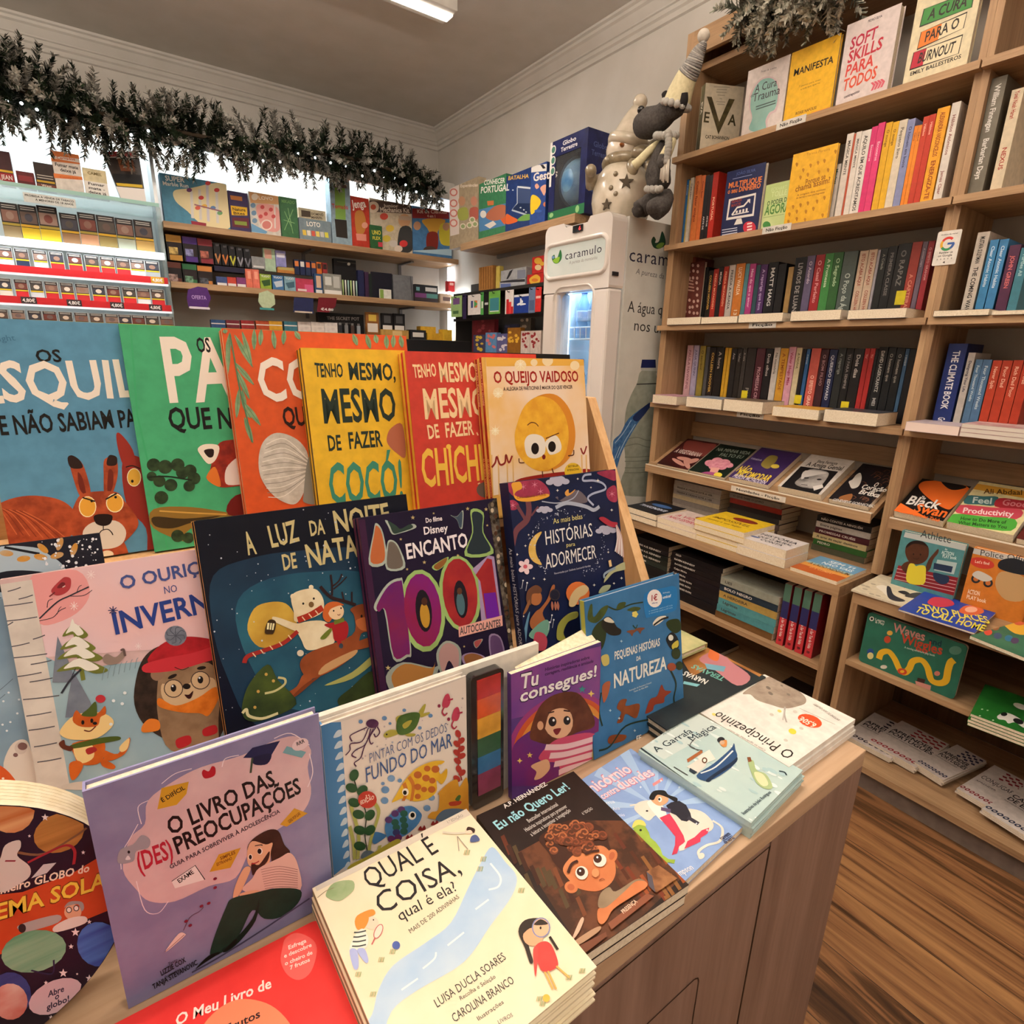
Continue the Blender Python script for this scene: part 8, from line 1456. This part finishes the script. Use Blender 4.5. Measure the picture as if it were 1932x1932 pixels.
# globe in its window box
z6c=zm(1000,0,.20704)
X=XG+.02;a,b=PX(*z6c(190,1258),X),PX(*z6c(543,1195),X);y0,y1=a.y,b.y-.01;h=(a.z+b.z)/2-zg-.001;D=.2
mb=MB();nb=mat('22285A',.4,c2='1C2048',scale=20);O=V((X,y0,zg+.0006));W_=y1-y0
mb.box(X-D,X-.004,y0,y1,zg+.0006,zg+.005,nb).box(X-D,X-D+.004,y0,y1,zg+.005,zg+h,nb).box(X-D+.004,X-.004,y0,y1,zg+h-.004,zg+h,nb).box(X-D+.004,X-.004,y0,y0+.004,zg+.005,zg+h-.004,nb).box(X-D+.004,X-.004,y1-.004,y1,zg+.005,zg+h-.004,nb)
wy0,wy1,wz0,wz1=y0+W_*.16,y1-W_*.16,zg+h*.13,zg+h*.80
mb.box(X-.004,X,y0,wy0,zg+.0006,zg+h,nb).box(X-.004,X,wy1,y1,zg+.0006,zg+h,nb).box(X-.004,X,wy0,wy1,zg+.0006,wz0,nb).box(X-.004,X,wy0,wy1,wz1,zg+h,nb)
A=Art(mb,O,YA,ZA,W_,h,XA,px=False);A.q([(0,0),(1,0),(1,.125),(0,.125)],'2A6A44').q([(0,.45),(.06,.45),(.06,1),(0,1)],'E4E0DC').t('Globo',(.34,.905),(.70,.905),.05,'E4E0E4','b').t('Terrestre',(.30,.835),(.74,.835),.05,'E4E0E4','b').o(.82,.07,.05,.045,'8AB87A').o(.10,.08,.06,.03,'8AB47A')
for y in(.9,.77,.64):A.o(.09,y,.07,.055,'E0DCD8').o(.09,y,.05,.04,'4A7A6A')
B=Art(mb,V((X,y1,zg+.0006)),V((-1,0,0)),ZA,D,h,YA,px=False);B.t('Globo',(.2,.8),(.7,.8),.06,'4A5484','b').t('Terrestre',(.15,.7),(.8,.7),.06,'4A5484','b')
for i in range(9):B.o(.25+(i%3)*.25,.3+(i//3)*.09,.09,.03,'3A4470')
gb=mb.build('globe_box',None,'navy window box with a globe inside on the corner shelf','game box')
MB().ball((X-.1,(y0+y1)/2,(wz0+wz1)/2),((W_*.36),W_*.36,W_*.40),mat('3A6A9A',.35,c2='7AA0B8',scale=9),24,16).build('globe',gb)
MB().box(X-.0035,X-.0025,wy0,wy1,wz0,wz1,mat('E8F0F8',.08,trans=.9,alpha=.25)).build('window',gb)
# ================================================================== GIFT CARD RACK AND SWEETS
XR2=-2.25
za,zb_=PX(900,548,XR2).z,PX(950,592,XR2).z;ya,yb_=-4.0,-2.46
o=empty('card_rack',(-2.35,-3.2,.9),'dark rack on the right wall with hooks for gift cards','rack')
MB().box(-2.4385,-2.425,ya,yb_,.8,za+.08,mat('3A3836',.7)).build('back_board',o)
for z in(za,PX(950,668,XR2).z):MB().box(-2.4245,XR2-.02,ya,yb_,z-.02,z,mat('2A2826',.5)).build('rack_shelf',o)
zlow=PX(950,668,XR2).z
MB().box(XR2-.019,XR2-.0195,ya,yb_,zb_-.03,zb_-.01,mat('1E1C1C',.5)).build('edge_strip',o)
MB().box(-2.4245,XR2-.04,ya,ya+.015,.0006,za-.02,mat('2A2826',.5)).build('upright',o);MB().box(-2.4245,XR2-.04,yb_-.015,yb_,.0006,za-.02,mat('2A2826',.5)).build('upright',o)
cards=[('green card with a purple panel',245,345,1345,1540,'9AB878',[(.2,.8,.6,.9,'6A4A7A'),(.2,.7,.15,.3,'3A5A34')]),('dark purple card behind the green one',352,385,1330,1555,'2E2448',None),('white card with a coloured triangle',400,515,1332,1520,'E4DEDC',[(.25,.42,.35,.7,'3A4A7A'),(.5,.75,.35,.7,'C8743A')]),('green and white card',517,543,1312,1518,'4A9A4A',[(.3,.9,.3,.6,'D8E0D0')]),('black card',546,590,1300,1510,'1A1A1C',[(.2,.9,.4,.5,'C8C8C8')]),('green card with a teal picture',592,695,1300,1512,'6AA84A',[(.1,.9,.1,.7,'3A7A84'),(.1,.9,.1,.14,'D8E0D8')]),('white card with a red N shape',742,818,1290,1510,'E4DCD8',[(.15,.45,0,.62,'B8242A'),(.45,.75,0,.5,'D0383A'),(.75,.98,0,.3,'B8242A')]),('navy card with a white console symbol',822,955,1330,1505,'1E3A8A',None),('grey blue card with a city picture',958,1016,1265,1500,'6A7A9A',[(.1,.9,.1,.5,'4A5A7A')]),('bright red card',1018,1072,1265,1490,'C8302E',[(.1,.9,.55,.65,'E8B8B0')])]
for i,(lab,x0,x1,y0,y1,c,rows)in enumerate(cards):
 a,b,e=PX(*z7c(x0,y0),XR2+.03),PX(*z7c(x1,y0),XR2+.03),PX(*z7c(x0,y1),XR2+.03);mb=MB();zt,zb2=(a.z+b.z)/2,e.z;mb.box(XR2+.0285,XR2+.03,a.y,b.y,zb2,zt,cov(c));A=Art(mb,V((XR2+.03,a.y,zb2)),YA,ZA,b.y-a.y,zt-zb2,XA,px=False)
 for r in rows or[]:A.q([(r[0],r[2]),(r[1],r[2]),(r[1],r[3]),(r[0],r[3])],r[4])
 if 'console' in lab:A.q([(0,.88),(1,.88),(1,1),(0,1)],'D8D8DC').q([(.42,.42),(.52,.40),(.52,.78),(.42,.80)],'E8E8EC').p([(.52,.70),(.62,.64),(.60,.54),(.52,.56)],'E8E8EC').p([(.42,.46),(.25,.42),(.22,.50),(.42,.56)],'E8E8EC').p([(.52,.52),(.78,.50),(.80,.44),(.52,.42)],'E8E8EC')
 if 'triangle' in lab:A.p([(.5,.35),(.78,.52),(.5,.70)],'4A9A5A',False)
 cb=mb.build('gift_card',None,lab+' hanging on the card rack','gift card','gift cards on hooks')
 ym=(a.y+b.y)/2;MB().tube([(-2.424,ym,zt-.012),(XR2+.045,ym,zt-.012),(XR2+.047,ym,zt-.004)],.0028,mat('161416',.4,.5),6).build('hook',o)
def rk(name,label,x0,y0,x1,y1,z,c,d=.06,art=None,X=XR2-.03):return crx(name,label,'box' if 'box' in name else 'pack',X,z,z7c(x0,y0),z7c(x1,y0-4),z7c(x1,y1),z7c(x0,y1),d,c,art)
rk('wooden_box','striped wooden box on the card rack',500,1078,625,1285,za,'A8763E',.05,lambda A:[A.Z(800,280,.20704).l([(520+i*22,1080),(520+i*22,1280)],8,'7A5028',False)for i in range(5)])
rk('sweet_pack','yellow thin pack beside the wooden box',655,1075,690,1285,za,'C8B45A',.03)
rk('grey_box','lower grey box with a blue stripe on the card rack',690,1200,922,1290,za,'B0B2B8',.06,lambda A:A.Z(800,280,.20704).q([(695,1205),(920,1190),(920,1215),(695,1225)],'2E2E34').q([(700,1235),(790,1230),(790,1280),(700,1285)],'5A6AA0'))
zgb=bpy.data.objects['grey_box'];
rk('printed_box','upper grey box with a black swoosh on the card rack',700,1100,930,1195,za+(PX(*z7c(800,1200),XR2-.03).z-za)+.002,'A8AAAE',.06,lambda A:A.Z(800,280,.20704).p([(750,1190),(780,1120),(812,1100),(790,1150),(765,1190)],'1E1E22',False).q([(850,1110),(925,1105),(925,1190),(850,1195)],'7A8090'))
rk('sweet_pack','lower red and yellow sweets pack on the card rack',940,1145,1085,1262,za,'B82A26',.04,lambda A:A.Z(800,280,.20704).p([(960,1190),(1020,1150),(1060,1180),(1040,1240),(980,1240)],'D8A83A').o(1010,1200,30,16,'C8742E'))
rk('sweet_pack','upper red sweets pack with yellow blobs',985,985,1100,1130,PX(*z7c(1000,1142),XR2-.03).z,'C02C28',.04,lambda A:A.Z(800,280,.20704).o(1040,1025,36,30,'D8A83A').o(1040,1085,30,26,'E0C89A').o(1075,1050,20,20,'D8A83A'))
for j,(name,label,x0,y0,x1,c,c2)in enumerate((('sweet_pack','crumpled red crisps bag at the back of the rack',440,1545,640,'6A1E26','8A3A40'),('framed_photo','small dark photo in a frame on the rack',872,1548,970,'4A423A','8A7A6A'),('sweet_box','dark blue sweets box on the rack',730,1605,868,'22243A','3A3A54'),('sweet_pack','blue and yellow small toy pack on the rack',450,1700,555,'3A3A5A','C8A83A'),('sweet_pack','light blue small toy pack on the rack',560,1680,660,'5A8AB8','C86A6A'),('sweet_pack','white and violet small toy pack on the rack',662,1690,760,'5A5A8A','D8D0D8'),('sweet_box','amber sweets jar box on the rack',760,1635,878,'8A5A1E','D8A83A'),('sweet_box','red and white patterned tin box on the rack',882,1665,965,'D8C8C0','8A2A2E'),('sweet_box','second red and white patterned tin box on the rack',968,1662,1065,'D8C8C0','8A2A2E'))):
 Xq=XR2-.09 if j<3 else XR2-.03;rn=random.Random(j)
 def dots(A,x0=x0,x1=x1,y0=y0,c2=c2,rn=rn):
  A.Z(800,280,.20704)
  for i in range(9):A.o(rn.uniform(x0+15,x1-15),rn.uniform(y0+15,y0+150),rn.uniform(8,18),rn.uniform(8,18),c2)
 crx(name,label,'sweets' if 'sweet' in name else 'picture frame',Xq,zlow,z7c(x0,y0),z7c(x1,y0-3),z7c(x1,1830),z7c(x0,1830),.035,c,dots)
# till desk and monitor behind the picture books
o=empty('till_desk',(-1.3,-2.95,0),'dark till desk behind the display counter, almost hidden','desk')
MB().box(-1.9,.2,-3.2,-2.7,1.02,1.05,OAKX).build('desk_top',o);MB().box(-1.88,.18,-3.15,-2.75,.0006,1.0195,mat('5A4A3E',.6)).build('desk_body',o)
a,b=PY(768,641,-2.95),PY(887,643,-2.95)
o=empty('till_screen',((a.x+b.x)/2,-2.95,1.0505),'black till screen peeking over the picture books','screen')
MB().box(a.x,b.x,-2.97,-2.945,1.16,(a.z+b.z)/2,mat('141416',.4)).build('display',o,bevel=.003);MB().box((a.x+b.x)/2-.03,(a.x+b.x)/2+.03,-2.98,-2.9705,1.07,1.3,mat('1A1A1C',.4)).box((a.x+b.x)/2-.12,(a.x+b.x)/2+.12,-3.04,-2.86,1.051,1.07,mat('1A1A1C',.4)).build('stand',o)
# ================================================================== DRINKS FRIDGE
FX,JX,FY0,FY1,FZ=-1.83,-1.922,-2.334,-1.885,zz(.585)
wf=mat('E4DCD6',.18,coat=.4);wb=mat('D2D0C8',.4,c2='C8C6BE',scale=10)
fr=empty('drinks_fridge',(-2.15,(FY0+FY1)/2,0),'white glass-door drinks fridge with a green drop logo beside the bookcase','fridge')
by1=FY1+.005
m=MB();t_=.03
m.box(BX,JX,FY0,FY0+t_,.05,FZ-.01,wb).box(BX,JX,by1-t_,by1,.05,FZ-.01,wb).box(BX,JX,FY0+t_,by1-t_,FZ-.05,FZ-.01,wb).box(BX,BX+.03,FY0+t_,by1-t_,.05,FZ-.05,mat('E8F0F4',.5)).box(BX+.03,JX,FY0+t_,by1-t_,.05,.35,wb).box(BX+.02,JX-.02,FY0+.02,by1-.02,.0006,.05,mat('3A3A3C',.6))
A=Art(m,V((JX,by1,.05)),V((-1,0,0)),ZA,JX-BX,FZ-.06,YA)
A.Z(820,200,.28986).t('caramulo',(1262,1008),(1655,1062),88,'26243A','r',0,0,.05).t('A pureza da montanha',(1308,1092),(1640,1152),36,'6A6A6A','r',.02,.2).t('A água que',(1255,1340),(1540,1366),72,'2A2624','r').t('nos une',(1292,1460),(1530,1486),70,'2A2624','r')
A.p([(1410,880),(1425,850),(1440,870),(1435,890),(1460,880),(1480,815),(1500,860),(1500,905),(1460,930),(1425,920)],'20402E').p([(1440,915),(1470,890),(1495,895),(1470,928)],'6A8A3A')
A.Z(1000,600,.15528)
bc=mat('94988C',.5,c2='848A7E',scale=30)
A.p([(1350,645),(1530,645),(1530,690),(1600,800),(1680,950),(1720,1150),(1710,1480),(1690,1650),(1720,1800),(1730,2000),(1720,2150),(1110,2150),(1110,1960),(1160,1800),(1140,1480),(1160,1150),(1220,950),(1300,790)],bc).q([(1360,505),(1525,505),(1530,605),(1345,605)],'1A2250').q([(1345,605),(1530,605),(1530,645),(1350,640)],'A8ACA8').l([(1295,805),(1580,795)],10,'2A2A2A',False)
for y in(1480,1560,1690,1740,1820,1880):A.l([(1150,y),(1300,y-30 if y<1600 else y),(1450,y+10 if y<1600 else y-10),(1700,y-20)],7,'6E7268')
A.p([(1000,1520),(1100,1400),(1200,1220),(1440,1040),(1480,1050),(1300,1290),(1120,1620),(1050,1830),(980,1830)],mat('4A78A8',.4,c2='2E5A8E',scale=60)).p([(1250,1200),(1440,1035),(1470,1060),(1320,1250)],'22305A')
for pts in([(1030,1520),(1130,1400),(1230,1240)],[(1060,1700),(1150,1500),(1280,1290)],[(1000,1780),(1090,1560)]):A.l(pts,9,'A8C4DC')
m.build('cabinet',fr)
# door: outline, sign recess, window opening
def P7(x,y):return PX(*z3z(x,y),FX)
sy0,sy1=P7(730,880).y,P7(1130,860).y;sz0,sz1=P7(900,1110).z,P7(900,880).z
wy0,wy1=FY0+.105,FY1-.105;wz1=zz(.285);wz0=.5
d=MB();dk=.088
prof=[]
def arc(cx,cz,r,a0,a1,k=5):return[V((FX,cx+r*math.cos(math.radians(a0+(a1-a0)*i/k)),cz+r*math.sin(math.radians(a0+(a1-a0)*i/k))))for i in range(k+1)]
ym=(FY0+FY1)/2
prof=[V((FX,FY1,wz1))]+arc(FY1-.035,FZ-.035,.035,0,90)+[V((FX,ym+.085,FZ)),V((FX,ym+.07,FZ-.022)),V((FX,ym-.075,FZ-.022)),V((FX,ym-.09,FZ-.004))]+arc(FY0+.035,FZ-.039,.035,90,180)+[V((FX,FY0,wz1))]
d.prism(prof,V((-dk,0,0)),wf)
d.box(FX-dk,FX,FY0,wy0,wz0,wz1,wf).box(FX-dk,FX,wy1,FY1,wz0,wz1,wf).box(FX-dk,FX,FY0,FY1,.06,wz0,wf)
dr=d.build('door',fr,bevel=.012)
# raised rim round the window and the sign
def rim(y0,y1,z0,z1,r,dep,tk,name,mt):
 mb=MB();k=6;C=[]
 for cy,cz,a0 in((y1-r,z0+r,-90),(y1-r,z1-r,0),(y0+r,z1-r,90),(y0+r,z0+r,180)):
  for i in range(k+1):a=math.radians(a0+90*i/k);C.append((cy,cz,math.cos(a),math.sin(a)))
 n=len(C);vs=[]
 for cy,cz,c,s in C:
  for q,x in((r,FX+dep),(r+tk*.35,FX+dep+.010),(r+tk*.8,FX+.008),(r+tk,FX-.001)):vs.append(V((x,cy+q*c,cz+q*s)))
 fs=[(4*i+j,4*((i+1)%n)+j,4*((i+1)%n)+j+1,4*i+j+1)for i in range(n)for j in range(3)]
 mb.add(vs,fs,mt,True);return mb.build(name,dr)
rim(wy0+.002,wy1-.002,wz0+.01,wz1-.002,.035,-.03,.03,'window_rim',wf)
rim(sy0+.012,sy1-.01,sz0+.012,sz1-.01,.03,.001,.022,'sign_rim',wf)
sg=MB();sg.rbox((FX+.0002,sy0+.012,sz0+.012),YA*(sy1-sy0-.022),ZA*(sz1-sz0-.022),XA*.0015,.03,mat('DDE6E4',.3,c2='D2DEDC',scale=8),6)
A=Art(sg,V((FX+.0017,sy0,sz0)),YA,ZA,sy1-sy0,sz1-sz0,XA);A.Z(820,200,.28986)
A.t('caramulo',(848,1002),(1092,950),50,'26243A','r',0,0,.05).t('A pureza da montanha',(875,1030),(1058,995),20,'A0A0A0','r',.02,.2).p([(762,985),(780,968),(785,990),(800,985),(818,935),(828,965),(824,1000),(800,1025),(775,1020)],'2A6A3A').p([(770,1005),(800,985),(815,985),(805,1018),(785,1022)],'8AB83A').o(772,985,9,9,'6A8AB8')
sg.build('brand_panel',dr)
p0,p1=P7(905,802),P7(965,845);mb=MB();yy0,yy1=p0.y,p1.y;zt=FZ-.026;mb.box(FX+.0005,FX+.006,yy0,yy1,zt-.028,zt,mat('181416',.2));A=Art(mb,V((FX+.006,yy0,zt-.028)),YA,ZA,yy1-yy0,.028,XA,px=False);red=mat('FF3030',.5,emit=3)
A.t('6',(.62,.2),(.86,.2),.6,red,'r');mb.build('temperature_display',dr)
MB().box(FX-.05,FX-.015,FY1+.0005,FY1+.006,P7(1180,1075).z-.012,P7(1180,1075).z+.004,mat('4A4A4C',.3,.8)).build('hinge_lock',dr)
MB().box(FX-.05,FX-.046,wy0,wy1,wz0,wz1,mat('E4F0F6',.03,trans=.95,alpha=.12)).build('glass_pane',dr)
# lit interior
wire=mat('E8EEF0',.3,.2)
MB().box(-2.38,-1.94,FY0+.04,FY0+.05,.36,FZ-.06,mat('DCEEF8',.5)).box(-2.38,-1.94,by1-.05,by1-.04,.36,FZ-.06,mat('DCEEF8',.5)).build('liner',fr)
MB().box(-1.985,-1.955,FY0+.055,by1-.055,FZ-.066,FZ-.0505,mat('CFE8FF',.5,emit=6)).build('interior_lamp',fr)
area('fridge_light',(-1.975,ym,FZ-.075),.03,.3,3.2,(.62,.82,1),(0,math.radians(-25),0),fr)
MB().box(-1.955,-1.94,FY0+.052,FY0+.064,.5,FZ-.08,mat('CFE8FF',.5,emit=3)).build('side_lamp',fr)
zs=[PX(1085,662-22,-1.97).z,PX(1085,665,-1.97).z-.30]
zs=[PX(1085,640,-1.97).z,PX(1085,640,-1.97).z-.36,PX(1085,640,-1.97).z-.70]
for z in zs:
 m=MB()
 for i in range(9):y=FY0+.06+i*(by1-FY0-.12)/8;m.tube([(-1.96,y,z),(-2.36,y,z)],.003,wire,6)
 m.tube([(-1.96,FY0+.05,z),(-1.96,by1-.05,z)],.005,wire,6);m.tube([(-1.955,FY0+.05,z+.055),(-1.955,by1-.05,z+.055)],.0035,wire,6)
 for i in range(9):y=FY0+.06+i*(by1-FY0-.12)/8;m.tube([(-1.9575,y,z),(-1.955,y,z+.055)],.0025,wire,5)
 m.build('wire_shelf',fr)
pet=mat('9CCBF2',.12,trans=.35,c2='7FB6E6',scale=12);capm=mat('2A4AB0',.35);lbl=mat('C8DCF0',.4,c2='8FB4DC',scale=30)
bp=[(.0,0),(.031,0),(.033,.006),(.033,.05),(.030,.06),(.033,.07),(.033,.125),(.030,.14),(.018,.175),(.0125,.19),(.0125,.2)]
def bottle(x,y,z,s,lab):
 b=MB();b.lathe([(r*s,h*s)for r,h in bp],(x,y,z),pet,14);o=b.build('water_bottle',None,lab,'bottle','water bottles in the fridge');
 MB().lathe([(.0,.2*s),(.0150*s,.2*s),(.0150*s,.222*s),(.013*s,.226*s),(0,.226*s)],(x,y,z),capm,12).build('bottle_cap',o);MB().lathe([(.0334*s,.075*s),(.0336*s,.08*s),(.0336*s,.118*s),(.0334*s,.123*s)],(x,y,z),lbl,14).build('bottle_label',o)
def bottle_row(k,z,s):
 n=4
 for i in range(n):bottle(-2.005,FY0+.105+i*.0815,z+.0055,s,f'blue-capped water bottle, {ORD[i]} from the left on the {("upper", "middle", "lower")[k]} fridge shelf')
bottle_row(0,zs[0],1.05);bottle_row(1,zs[1],1.15);bottle_row(2,zs[2],1.15)
# ================================================================== CERAMIC SNOWMAN
B0=V((-2.03,-2.045,FZ-.0095));k=.00262
cer=mat('D2C6B4',.25,c2='B8AC98',scale=14,coat=.5,bump=.08);cer2=mat('8E8068',.3,c2='70624C',scale=30,coat=.4);skin=mat('DDD0BE',.25,coat=.5)
sn=empty('ceramic_snowman',B0,'glazed ceramic snowman with star cut-outs on top of the fridge','figurine')
MB().lathe([(0,0),(.105,0),(.122,.03),(.134,.09),(.130,.15),(.112,.20),(.085,.235),(.06,.25),(0,.25)],B0,cer,28).build('body',sn)
H0=B0+V((0,0,.30));MB().ball(H0,(.082,.082,.075),skin,24,16).build('head',sn)
hb=H0+V((-.01,.01,.03));MB().lathe([(.0,-.02),(.088,-.02),(.094,0),(.092,.018),(.080,.022),(.074,.03),(.06,.07),(.042,.11),(.03,.135),(0,.135)],hb,cer,24,(-.12,.22,1)).build('hat',sn)
MB().ball(hb+V((-.018,.034,.152)),.031,cer,14,10).build('pom_pom',sn)
MB().tube([B0+V((.075*math.cos(a),.075*math.sin(a),.245+.012*math.sin(a+1)))for a in[i*2*math.pi/20 for i in range(21)]],.024,cer2,10).build('scarf',sn)
Fd=V((.80,.60,0));Sd=V((-.60,.80,0))
c=B0+Fd*.07+Sd*.085+ZA*.265
MB().ball(c,(.05,.05,.032),cer2,14,8).ball(c+Sd*.05+ZA*.015,(.034,.034,.036),cer2,12,8).ball(c+Fd*.02-Sd*.035-ZA*.06,(.028,.028,.04),cer2,12,8).build('bow',sn)
MB().lathe([(0,0),(.012,0),(.005,.022),(0,.03)],H0+Fd*.074+ZA*.0,mat('9A5A2A',.3),10,Fd-Sd*.3).build('nose',sn)
for s_,c0 in((-1,.125),(1,.125)):MB().tube([B0+Sd*s_*.095+ZA*.19,B0+Sd*s_*.135+Fd*.04+ZA*.17,B0+Sd*s_*.13+Fd*.085+ZA*.20],[.032,.03,.024],cer2,10).ball(B0+Sd*s_*.128+Fd*.098+ZA*.205,.026,cer2,12,8).build('arm',sn)
dkm=mat('4A4034',.8)
def star3(ang,z,r):
 a=math.radians(ang);d_=V((math.cos(a),math.sin(a),0));sd=ZA.cross(d_);rad={True:.1335}.get(True)
 rad=.134 if z<.12 else .128;c=B0+d_*(rad-.004)+ZA*z;pts=[]
 for i in range(10):q=r if i%2==0 else r*.42;t=math.radians(90+i*36);pts.append(c+sd*q*math.cos(t)+ZA*q*math.sin(t))
 MB().prism(pts,d_*.011,dkm).build('star_opening',sn)
star3(52,.145,.032);star3(18,.06,.024)
for a,z in((30,.18),(34,.10),(24,.125)):d_=V((math.cos(math.radians(a)),math.sin(math.radians(a)),0));MB().ball(B0+d_*(.131 if z<.13 else .122)+ZA*z,.011,cer2,8,6).build('button',sn)
# ================================================================== FELT REINDEER
felt=mat('4A4644',.95,c2='3A3634',scale=120,bump=.2);feltl=mat('8A8684',.95,c2='787472',scale=90,bump=.3);crm=mat('DAD0AC',.95,c2='CCC29C',scale=90,bump=.2);wool=mat('A8A49E',.95,c2='96928C',scale=60,bump=.3)
X=-1.965
def q6(x,y,dx=0):return PX(*z6c(x,y),X)+V((dx,0,0))
rd=empty('felt_reindeer',V((X,PX(*z6c(1200,1950),X).y,FZ-.0095)),'grey felt reindeer with a long striped hat sitting on the fridge','plush toy')
def limb(name,pts,rs,m,par=rd,k=12):return MB().tube(smooth3(pts),interp(rs,len(pts)),m,k).build(name,par)
def smooth3(P,k=4):
 out=[];n=len(P)
 for i in range(n-1):
  p0,p1,p2,p3=P[max(i-1,0)],P[i],P[i+1],P[min(i+2,n-1)]
  for j in range(k):t=j/k;out.append((p1*2+(p2-p0)*t+(p0*2-p1*5+p2*4-p3)*t*t+(p1*3-p0-p2*3+p3)*t**3)*.5)
 out.append(P[-1]);return out
def interp(rs,n,k=4):
 out=[]
 for i in range(n-1):
  for j in range(k):out.append(rs[i]+(rs[i+1]-rs[i])*j/k)
 out.append(rs[-1]);return out
ku=(q6(1300,1500)-q6(1200,1500)).length/100
limb('body',[q6(1250,1240),q6(1225,1330),q6(1190,1450),q6(1165,1580),q6(1185,1690),q6(1205,1730)],[24*ku,50*ku,72*ku,88*ku,78*ku,30*ku],felt)
hd_=limb('head',[q6(975,1160),q6(1000,1150),q6(1080,1125),q6(1180,1080),q6(1260,1010),q6(1340,960),q6(1370,930)],[8*ku,72*ku,100*ku,84*ku,74*ku,70*ku,24*ku],felt,k=16)
MB().ball(q6(1058,1020,.03),26*ku,mat('0E0D0E',.25),14,10).build('nose',hd_)
for s_ in(0,1):limb('antler',[q6(1390-120*s_,1010,.01),q6(1425-150*s_,930,.015),q6(1440-185*s_,860,.02)],[22*ku,28*ku,20*ku],mat('1E1A1A',.9),hd_)
ht=MB();hp=smooth3([q6(1330,960),q6(1370,840),q6(1420,720),q6(1475,620),q6(1525,500),q6(1570,420),q6(1590,370)],6);L_=len(hp);rs=interp([92*ku,82*ku,70*ku,60*ku,46*ku,30*ku,12*ku],7,6)
cut=14
ht.tube(hp[:cut+1],rs[:cut+1],crm,14);hat=ht.build('hat',rd)
for i in range(cut,L_-1):MB().tube(hp[i:i+2],[rs[i]*1.02,rs[i+1]*1.02],feltl if i%3 else wool,14).build('hat_stripe',hat)
MB().ball(q6(1582,325),38*ku,mat('D8D0C4',.95,c2='C8C0B4',scale=80),14,10).build('pom_pom',hat)
bm=MB()
for i in range(14):a=i/14*6.283;c=hp[0];d_=(hp[1]-hp[0]).normalized();e1=d_.orthogonal().normalized();e2=d_.cross(e1);bm.ball(c+(e1*math.cos(a)+e2*math.sin(a))*86*ku,24*ku,wool,8,6)
bm.build('hat_brim',hat)
limb('leg',[q6(1190,1730),q6(1150,1790),q6(1080,1860),q6(1030,1920,.02),q6(1040,1960,.03)],[34*ku,58*ku,66*ku,66*ku,24*ku],felt);limb('leg',[q6(1230,1740),q6(1235,1800),q6(1225,1880,.02),q6(1205,1935,.05),q6(1200,1965,.06)],[34*ku,58*ku,70*ku,72*ku,24*ku],felt)
limb('arm',[q6(1190,1290),q6(1140,1380,.03),q6(1085,1480,.05),q6(1040,1540,.06)],[20*ku,26*ku,30*ku,34*ku],crm);limb('arm',[q6(1300,1280),q6(1305,1380,.03),q6(1290,1450,.04)],[26*ku,36*ku,40*ku],crm);limb('mitten',[q6(1290,1450,.045),q6(1282,1510,.05),q6(1278,1560,.05)],[38*ku,40*ku,16*ku],felt)
sc=MB()
for i in range(9):a=-.4+i*.45;sc.ball(q6(1245+62*math.cos(a),1235+26*math.sin(a),.045*math.sin(a)),27*ku,wool,8,6)
for i in range(9):sc.ball(q6(1335+i*4-(i*i)*.8,1240+i*32,.05),25*ku,wool,8,6)
sf=sc.build('scarf',rd)
fm=MB()
for i in range(6):p=q6(1285+i*12,1480,.052);fm.tube([p,q6(1275+i*13,1660+(i%3)*14,.056)],7*ku,mat('C8C0B4',.95),6)
fm.build('scarf_fringe',sf)
wb_=MB()
for i in range(7):wb_.ball(q6(1150+i*20,1745+(8 if i%2 else 0),.055),24*ku,wool,8,6)
wb_.build('belt',rd)
